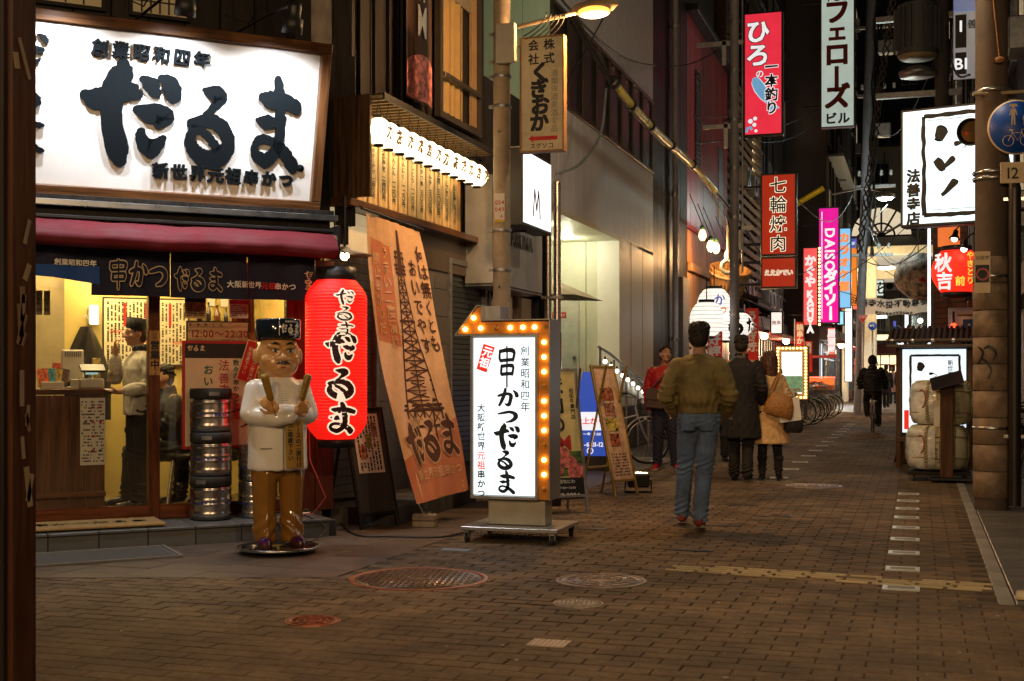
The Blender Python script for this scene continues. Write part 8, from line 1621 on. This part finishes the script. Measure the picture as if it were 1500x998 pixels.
# big white lit sign
a, b = onY(1316, 158, 16), onY(1490, 326, 16); w_, h = b.x-a.x, a.z-b.z; bs_ = thing('tavern_sign', 'large white lit sign with black ink frame and 法善寺店, half behind the pole', 'illuminated sign', ((a.x+b.x)/2, 16, (a.z+b.z)/2), R_(-14))
blk(bs_, 'box', BLACK, -w_/2, w_/2, .0, .25, -h/2, h/2, .01); blk(bs_, 'lit_panel', lit('bluewhite_backlit', (.72, .95, 1), 1.35), -w_/2+.035, w_/2-.035, -.012, -.001, -h/2+.035, h/2-.035)
def rough_frame(t, x0, z0, x1, z1, th, y, mat):
    m = MB()
    for (ax_, az_, bx, bz) in ((x0, z0, x1, z0), (x1, z0, x1, z1), (x1, z1, x0, z1), (x0, z1, x0, z0)):
        n = 26; d = Vector((bx-ax_, 0, bz-az_)); l = d.length; d.normalize(); nn = Vector((-d.z, 0, d.x)); L_ = []; R__ = []
        for i in range(n+1): p = Vector((ax_, y, az_))+d*(l*i/n); L_.append(p+nn*th*(.5+.35*noise.noise(p*9))); R__.append(p-nn*th*(.5+.35*noise.noise(p*9+Vector((5, 5, 5)))))
        for i in range(n): m.add([L_[i], L_[i+1], R__[i+1], R__[i]], [(0, 1, 2, 3)])
    return m.build('ink_frame', mat, t)
sx_ = w_/174; X_ = lambda px: -w_/2+(px-1316)*sx_; Z_ = lambda py: h/2-(py-158)*h/168
rough_frame(bs_, X_(1353), Z_(311), X_(1478), Z_(171), .05, -.014, BLK2); m = MB(); frame_mb(m, X_(1359), Z_(304), X_(1474), Z_(177), .006, -.0155, -.013); m.build('thin_frame', INKB, bs_)
def marks(t, X_, Z_, y, k, full=True):
    m = MB(); 
    def st(pts):
        P_ = _cr([(X_(p[0]), Z_(p[1]), p[2]*k) for p in pts], 6); m.tube([(p[0], y, p[1]) for p in P_], [max(.001, p[2]) for p in P_], 8)
    st([(1371, 194, 7), (1375, 195, 12), (1381, 199, 12), (1386, 202, 8)]); st([(1399, 214, 3), (1404, 213, 4), (1411, 213, 1.2), (1417, 217, .8), (1411, 221, .5)]); st([(1371, 233, 5), (1376, 238, 7), (1381, 246, 6), (1383, 250, 3)]); st([(1383, 245, 3), (1390, 240, 4), (1397, 234, 5), (1400, 232, 3)]); st([(1380, 284, 3), (1386, 280, 3.5), (1394, 272, 5), (1400, 266, 6), (1402, 263, 4)])
    m.v = [(x, y+(yy-y)*.04, z) for x, yy, z in m.v]; return m.build('brush_marks', BLK2, t)
marks(bs_, X_, Z_, -.0165, sx_); text(bs_, 'lettering', BLK2, '法善寺店', X_(1337), Z_(244), h*.115, vert=True, off=.05, y=-.0145, rough=.03)
for z in (-h*.4, h*.4): MB().cyl((w_/2, .12, z), (w_/2+.6, .3, z), .025).build('bracket', DKMETAL, bs_)
# red round lantern sign
q = onY(1401, 398, 17.0); rr2 = thing('round_red_lantern', 'round glowing red lantern sign with white and yellow brush characters under the white sign', 'lantern', q, R_(-8)); r = .31
MB().lathe([(r*.55, -.27)]+[(r*(.62+.38*math.sin(math.pi*i/20)), -.26+.52*i/20) for i in range(21)]+[(r*.55, .27)], n=36).build('shade', lit('red_orange_lantern', (1, .03, .012), 1.0, (.5, .02, .01)), rr2); MB().lathe([(r*.4, -.33), (r*.6, -.32), (r*.6, -.265), (r*.4, -.26)], n=28).build('bottom_ring', BLACK, rr2); MB().lathe([(r*.4, .26), (r*.6, .265), (r*.6, .32), (r*.4, .33)], n=28).build('top_ring', BLACK, rr2)
ff3 = lambda p: Vector((math.sin(p.x/r)*(r*1.0+.012), -math.cos(p.x/r)*(r*1.0+.012), p.z)); m = MB(); text_mb(m, '秋', -.13, .1, .24, y=0, off=.03, rough=.07, tf=ff3); text_mb(m, '吉', -.11, -.13, .22, y=0, off=.03, rough=.07, tf=ff3); m.build('lettering', WL, rr2); m = MB(); text_mb(m, 'やきとり', .2, .23, .1, vert=True, y=0, off=.02, rough=.05, tf=ff3); text_mb(m, '前', .08, -.14, .12, y=0, off=.03, rough=.05, tf=ff3); m.build('lettering', lit('yellow_letter', (1, .7, .05), .9), rr2); MB().box((0, .35, .3), (.05, .8, .05)).build('bracket', DKMETAL, rr2)
for i, (px, py, l) in enumerate(((1398, 350, 'small pale lamp above the red round lantern, left of the pair'), (1412, 365, 'small pale lamp above the red round lantern, right of the pair'))):
    q = onY(px, py, 16.7); t = thing('clamp_lamp', l, 'lamp', q, group='clamp lamps above the red round lantern'); MB().lathe([(1e-4, .12), (.03, .11), (.035, .05), (.07, .0), (.065, -.005), (.03, .03)], n=18, axis=(.2, .2, 1)).build('shade', DKMETAL, t); MB().ball((0, 0, .0), .04).build('bulb', lit('warm_bulb2', (1, .85, .6), 5), t); MB().tube([(0, 0, .1), (.1, .1, .2), (.5, .3, .15)], .01).build('arm', DKMETAL, t)
q = onY(1390, 330, 18); blk(None, 'orange_box_sign', lit('orange_backlit2', (1, .18, .02), .7), -.14, .14, 0, .1, -.28, .2, label='small orange lit box sign just above the red round lantern', cat='illuminated sign').location = q
q = onY(1361, 400, 18); blk(None, 'tube_light', lit('tube_white', (.9, .95, 1), 1.6), -.02, .02, 0, .04, -1.4, 1.4, label='thin upright white tube light beneath the left part of the big white sign', cat='lamp').location = (q.x, q.y, q.z)
bw = thing('brick_pier', 'dark brick pier behind the red round lantern', 'wall', (onY(1366, 548, 19.5).x, 19.5, 0)); blk(bw, 'mortar_core', M('mortar', (.08, .06, .05), .9), .01, .48, .01, .5, 0, 3.6); bm_ = MB().bbox((0, 0, 0), (.21, .1, .065), .004).mesh('brick', M('pier_brick', (.16, .07, .05), .8, var=.35, bump=.3))
for j in range(44):
    for i in range(2): inst(bm_, 'brick', bw, (.12+i*.23+(.03 if j % 2 else -.01), .045, .06+j*.078))
# menu stall
q = G(1367, 690); ms_ = thing('menu_stall', 'roofed timber menu case with lit white brush mark sign', 'menu case', (q.x, 17.2, 0), R_(-4)); TB = wood('stall_timber', (.12, .06, .03), .6, 2); TBH = wood('stall_timber_h', (.12, .06, .03), .6, 0)
for x in (-.44, .44): 
    for y in (0, .3): blk(ms_, 'post', TB, x-.03, x+.03, y-.03, y+.03, .1, 1.68, .004)
blk(ms_, 'back_box', DKW, -.41, .41, .02, .28, .5, 1.67); fr_ = blk(ms_, 'lit_panel', lit('bluewhite_backlit2', (.78, .93, 1), 1.1), -.39, .39, -.005, .018, .56, 1.64); blk(ms_, 'sill', TBH, -.47, .47, -.05, .33, .44, .5, .005)
Xs = lambda px: -.39+(px-1320)*.78/168; Zs = lambda py: 1.62-(py-165)*1.0/168
rough_frame(ms_, -.29, .78, .31, 1.56, .028, -.008, BLK2); marks(ms_, lambda p: -.3+(p-1353)*.0052, lambda p: 1.56-(p-171)*.0056, -.0095, .0045); text(ms_, 'lettering', BLK2, '新世界', .2, 1.5, .07, vert=True, y=-.009, rough=.08); blk(ms_, 'red_print', REDB, -.37, -.31, -.009, -.006, .6, .85); text(ms_, 'lettering', REDB, 'い', .18, .95, .2, y=-.009, off=.03)
rf = part('roof', ms_, (0, .13, 1.72)); m = MB(); m.add([(-.56, -.38, .0), (.56, -.38, .0), (.56, .1, .2), (-.56, .1, .2), (-.56, .45, .05), (.56, .45, .05)], [(0, 1, 2, 3), (3, 2, 5, 4)]); m.build('roof_deck', DKW, rf)
for i in range(17): MB().cyl((-.54+i*.0675, -.40, .01), (-.54+i*.0675, .1, .215), .022, n=8).build('roof_tile', M('bark_tile', (.05, .042, .035), .7, bump=.5), rf) if i == 0 else inst(rf.children[1].data, 'roof_tile', rf, (i*.0675, 0, 0))
for z, y in ((.03, -.40), (-.04, -.37)): MB().cyl((-.57, y, z), (.57, y, z), .022, n=8).build('bamboo_rail', M('dark_bamboo', (.09, .07, .05), .5), rf)
for x in (-.5, -.25, 0, .25, .5): MB().lathe([(.026, -.02), (.028, 0), (.026, .02)], (x, -.40, .03), (1, 0, 0), 8).build('joint', STEEL, rf)
# trolley board leaning left of the stall
q = G(1322, 680); tb = thing('folded_trolley', 'brown folded board on castors leaning beside the menu case', 'trolley', (q.x+.05, q.y, 0), R_(20)); o = MB().bbox((0, 0, .32), (.34, .04, .6), .006).build('board', wood('trolley_board', (.14, .09, .05), .6, 2), tb, rot=(R_(8), R_(12), 0)); m = MB(); frame_mb(m, -.19, 0, .19, .64, .025, -.03, .0); m.build('edge_frame', DKMETAL, tb, rot=(R_(8), R_(12), 0))
for x in (-.1, .1): MB().cyl((x-.015, 0, .035), (x+.015, 0, .035), .035, n=12).build('caster', RUBBER, tb)
# sake barrels
STRAW = M('straw_mat', (.66, .62, .42), .8, var=.15, scale=30, stretch=(1, 1, .1), bump=.3); ROPE = M('straw_rope', (.34, .28, .14), .9, bump=.6, scale=50); PLS = M('clear_wrap', (.72, .74, .70), .2, var=.35, scale=5, bump=.4, coat=.5)
def barrel(label, x, y, z, rz, sx=.05):
    t = thing('sake_barrel', label, 'barrel', (x, y, z), R_(rz), group='straw wrapped sake barrels on the dolly'); pr = [(1e-4, .0), (.24, .005), (.31, .04), (.345, .14), (.352, .29), (.342, .43), (.31, .52), (.25, .555), (1e-4, .56)]
    def shp(i, n, r, h): a = 2*math.pi*i/n; e = 3.2; c, s = math.cos(a), math.sin(a); k = (abs(c)**e+abs(s)**e)**(-1/e); return Vector((c*k*r*1.03, s*k*r*.9, h))
    n = 36; vs = []; P_ = _cr([(p[0], p[1], 0) for p in pr], 5)
    for p in P_:
        for i in range(n): vs.append(shp(i, n, max(p[0], 1e-4), p[1]))
    fs = [(j*n+i, j*n+(i+1) % n, (j+1)*n+(i+1) % n, (j+1)*n+i) for j in range(len(P_)-1) for i in range(n)]; m = MB(); m.add(vs, fs, True); m.build('straw_body', STRAW, t)
    def ring_pt(a, h, off): i = a/(2*math.pi)*n; r = np.interp(h, [p[1] for p in P_], [p[0] for p in P_]); return shp(i, n, r+off, h)
    for h_ in (.16, .42): MB().tube([ring_pt(2*math.pi*i/40, h_+.004*math.sin(i), .006) for i in range(40)], .007, 5, closed=True).build('tie_rope', ROPE, t)
    for a0 in (-1.15, -1.95, -.35):                  # plaited uprights
        m = MB()
        for k in range(16): h_ = .04+k*.032; a = ring_pt(a0-.05, h_, .008); b = ring_pt(a0+.05, h_+.03, .012); m.tube([a, (a+b)/2+Vector((0, -.006, 0)), b], .012, 5)
        m.build('plaited_rope', ROPE, t)
    m = MB(); fp = lambda p: Vector((p.x, ring_pt(-math.pi/2+p.x/.36, p.z, .0035-p.y).y, p.z)); x0, x1, z0, z1 = sx, sx+.19, .10, .36
    for (a, b, c, d) in ((x0, z0, x1, z0+.008), (x0, z1-.008, x1, z1), (x0, z0, x0+.008, z1), (x1-.008, z0, x1, z1)): m.grid(lambda u, v: fp(Vector((a+(c-a)*u, 0, b+(d-b)*v))), 4, 4)
    text_mb(m, '法善寺名酒', x0+.06, z1-.01, .048, y=0, vert=True, tf=fp, off=.02); text_mb(m, '謹製大阪', x1-.045, z1-.02, .05, y=0, vert=True, tf=fp, off=.02); m.build('stamp', M('stamp_ink', (.06, .045, .02), .8), t)
    m = MB(); 
    def pl_(u, v): a = math.pi*(.95+.52*u); p = ring_pt(a, .02+.5*v, .012+.014*noise.noise(Vector((u*5, v*6, rz)))); return p
    m.grid(pl_, 20, 14); m.build('clear_wrap', PLS, t)
    m = MB(); m.tube([ring_pt(-1.95+.12*math.cos(a)-.15, .33+.11*math.sin(a), .024) for a in [R_(q2) for q2 in range(-80, 120, 14)]], .008, 5); m.build('red_swirl', M('faded_red', (.45, .1, .07), .7), t)
    return t
q = G(1378, 707); bx_, by_ = q.x-.01, q.y+.42
barrel('straw wrapped sake barrel with printed stamp, lower of the two on the dolly', bx_-.03, by_, .13, 2, -.17); barrel('straw wrapped sake barrel with printed stamp, upper of the two', bx_+.02, by_+.02, .685, -4, .07)
dy = thing('dolly', 'low black dolly carrying the straw wrapped barrels', 'dolly', (bx_, by_, 0)); MB().bbox((0, 0, .1), (.72, .66, .04), .006).build('deck', DKW, dy)
for x in (-.3, .3):
    for y in (-.28, .28): MB().cyl((x-.014, y, .037), (x+.014, y, .037), .037, n=12).build('caster', RUBBER, dy)
ls = thing('menu_lectern', 'dark timber menu stand with slanted top standing before the barrels', 'menu stand', (q.x+.07, q.y+.0, 0), R_(-3)); blk(ls, 'post', TB, -.075, .075, -.02, .02, .06, 1.22, .005); blk(ls, 'foot', DKMETAL, -.2, .34, -.12, .16, .03, .055, .005); o = MB().bbox((0, 0, 0), (.38, .26, .02), .004).build('slanted_top', BLACK, ls, loc=(.0, -.02, 1.24), rot=(R_(35), R_(-16), 0)); blk(ls, 'leaflet', WPAPER, -.15, -.08, .0, .012, .68, 1.0)
for x in (-.15, .3): MB().cyl((x-.012, -.06, .018), (x+.012, -.06, .018), .018, n=10).build('caster', RUBBER, ls)
# flag
q = onY(1408, 464, 17.6); q2_ = onY(1452, 600, 17.6); fg = thing('flag', 'stars and stripes flag hanging upright behind the pole', 'flag', (q.x, 17.6, q2_.z), 0); fw_, fh = q2_.x-q.x, q.z-q2_.z; rip = lambda x, z: .03*math.sin(x*14+z*3)
def fpanel(nm, mt, x0, x1, z0, z1, o): MB().grid(lambda u, v: Vector((x0+(x1-x0)*u, rip(x0+(x1-x0)*u, z0+(z1-z0)*v)-o, z0+(z1-z0)*v)), 10, 10).build(nm, mt, fg)
FWH, FRD, FBL = M('flag_white', (.6, .58, .52), .8), M('flag_red', (.5, .03, .02), .8), M('flag_blue', (.015, .05, .2), .8); fpanel('cloth', FWH, 0, fw_, 0, fh, 0)
for i in range(4): fpanel('red_stripe', FRD, .02+i*fw_/6.5, .02+(i+.5)*fw_/6.5+.0, 0, fh*.48, .003)
fpanel('blue_field', FBL, .02, fw_*.9, fh*.56, fh*.97, .003); m = MB()
for i in range(5):
    for j in range(6): x, z = .06+i*.075+(j % 2)*.035, fh*.6+j*fh*.062; pts5 = [(x+(.022 if k % 2 == 0 else .009)*math.sin(k*math.pi/5), z+(.022 if k % 2 == 0 else .009)*math.cos(k*math.pi/5)) for k in range(10)]; m.add([(a, rip(a, b)-.008, b) for a, b in pts5], [tuple(range(10))])
m.build('stars', FWH, fg, kind='stuff'); MB().cyl((-.05, 0, fh+.02), (fw_+.1, 0, fh+.02), .015).build('pole', wood('flag_pole', (.3, .18, .08), .5, 0), fg)
q = onY(1413, 465, 18.2); gs = thing('grey_box_sign', 'grey metal box sign above the flag', 'sign', (q.x, 18.2, q.z)); MB().bbox((0, 0, 0), (.42, .12, .26), .008).build('box', M('blue_grey_box', (.25, .28, .32), .5), gs); MB().box((0, -.062, 0), (.36, .004, .2)).build('face', M('blue_grey_face', (.35, .38, .42), .4), gs)
q = onY(1397, 483, 18.0); rl_ = thing('red_lamp', 'small red lamp beside the flag top', 'lamp', (q.x, 18.0, q.z)); MB().ball((0, 0, 0), (.06, .04, .09)).build('lens', lit('red_lens', (1, .05, .01), 3), rl_)
MB().cyl((0, 0, .09), (0, .2, .3), .015).build('bracket', DKMETAL, rl_)
# floor guide sign and transformer, high right
a, b = onY(1397, 18, 24), onY(1436, 112, 24); fd = thing('floor_directory', 'white floor directory sign marked 1 and B1, high left of the concrete pole', 'sign', ((a.x+b.x)/2, 24, (a.z+b.z)/2)); w_, h = b.x-a.x, a.z-b.z; blk(fd, 'panel', lit('dim_directory', (.8, .85, .9), .16, (.5, .5, .5)), -w_/2, w_/2, 0, .15, -h/2, h/2, .01); blk(fd, 'blue_top', lit('dim_blue', (.02, .15, .5), .4), -w_/2, w_/2, -.005, .15, h/2+.02, h/2+.4)
for z0, z1, s in ((-.05, .45, '1'), (-.45, -.12, 'B1')): blk(fd, 'black_field', BLACK, -w_*.44, -w_*.02, -.012, -.001, h*z0, h*z1); text(fd, 'lettering', WL, s, -w_*.23, h*(z0+z1)/2+(.1 if s == '1' else 0), .28, off=.02, y=-.016)
text(fd, 'lettering', INK, '法善寺', w_*.2, h*.3, .17, y=-.003)
q = onY(1344, 45, 29); tr = thing('transformer', 'grey ribbed pole transformer high over the street on the right', 'transformer', q); MB().cyl((0, 0, -.55), (0, 0, .55), .42, n=24).build('tank', M('transformer_grey', (.10, .115, .12), .5), tr); rib = MB().box((0, 0, 0), (.03, .1, .9)).mesh('cooling_fin', M('transformer_grey', (.10, .115, .12), .5))
for i in range(20): a = 2*math.pi*i/20; inst(rib, 'cooling_fin', tr, (.45*math.sin(a), -.45*math.cos(a), 0), (0, 0, a))
MB().lathe([(1e-4, -.62), (.36, -.62), (.42, -.56)], n=24).build('base', M('transformer_base', (.3, .25, .15), .5), tr); MB().lathe([(1e-4, -1.0), (.38, -1.0), (.4, -.9), (.2, -.8)], n=24).build('lower_drum', GALV, tr)
q = onY(1380, 548, 29.3); up = thing('utility_pole', 'dark slim utility pole carrying the transformer', 'utility pole', (q.x, 29.3, 0)); MB().cyl((0, 0, 0), (0, 0, 13), .17, .14, n=16).build('pole', M('dark_concrete', (.09, .085, .085), .8), up)
for z in (7.5, 9.2, 10.8): MB().box((-.5, 0, z), (1.8, .12, .12)).build('crossarm', GALV, up)
# paper balloon-like dark lantern (puffer fish shaped) over the street
q = onY(1345, 405, 40); pf = thing('fish_lantern', 'unlit patterned puffed fish shaped lantern with red fins hanging over the street', 'lantern', q, R_(20)); MB().lathe([(.05, -.7), (.4, -.6), (.8, -.3), (.95, 0), (.8, .35), (.4, .6), (.1, .68)], n=24, axis=(1, 0, .25), squash=.8).build('body', M('puffer_skin', (.2, .15, .12), .7, var=.9, scale=4), pf); MB().prism([(-.3, -.2), (.4, -.35), (.5, .05), (.05, .15)], -.86, -.80).build('red_fin', REDP, pf); MB().cyl((0, 0, .5), (0, 0, 3.4), .015).build('wire', CABLE, pf)

# ================================================================== NEAR LEFT POST
po = thing('foreground_post', 'dark brown wooden post with torn stickers at the left edge, out of focus', 'post', (-2.54, 3.045, 0)); PB = wood('foreground_wood', (.06, .022, .009), .5, 2); blk(po, 'post', PB, -.08, .08, -.055, .055, 0, 3.2, .006); blk(po, 'front_board', DKW, -.5, .065, -.075, -.056, 0, 3.2, .004)
random.seed(12)
for k in range(15):
    z = random.uniform(.95, 2.35); y = random.uniform(-.04, .035); o = MB().box((0, 0, 0), (.002, random.uniform(.012, .022), random.uniform(.04, .12))).build('torn_sticker', M('sticker_paper%d' % (k % 3), ((.2, .15, .09), (.15, .09, .05), (.17, .13, .1))[k % 3], .8), po, loc=(.0815, y, z), rot=(R_(random.uniform(-25, 25)), 0, 0))
# ================================================================== ADDED FILL LAMPS BEHIND THE VIEWER
for i, (x, y, z, e, col_, lab) in enumerate(((2.6, .6, 5.0, 560, (1, .66, .34), 'added fill street lamp on the right pavement behind the viewer'), (-4.6, -3.4, 5.2, 820, (1, .62, .3), 'added fill street lamp at the far corner of the crossing behind the viewer'), (-1.0, -8.0, 5.4, 1050, (1, .66, .36), 'added fill street lamp down the street behind the viewer'))):
    t = thing('street_lamp', lab, 'street lamp', (x, y, 0)); MB().cyl((0, 0, 0), (0, 0, z+.1), .09, .07, n=16).build('pole', PLC, t); MB().tube([(0, 0, z), (.5*(-1 if x > 0 else 1), 0, z+.1)], .03).build('arm', PLC, t); MB().ball((.7*(-1 if x > 0 else 1), 0, z+.1), (.24, .12, .07)).build('head', GALV, t); lamp('POINT', 'fill_lamp_light', (.7*(-1 if x > 0 else 1), 0, z-.12), e, col_, t, .16)  # unseen lamps put in to light the street from the front
bpy.data.objects.remove(_to)
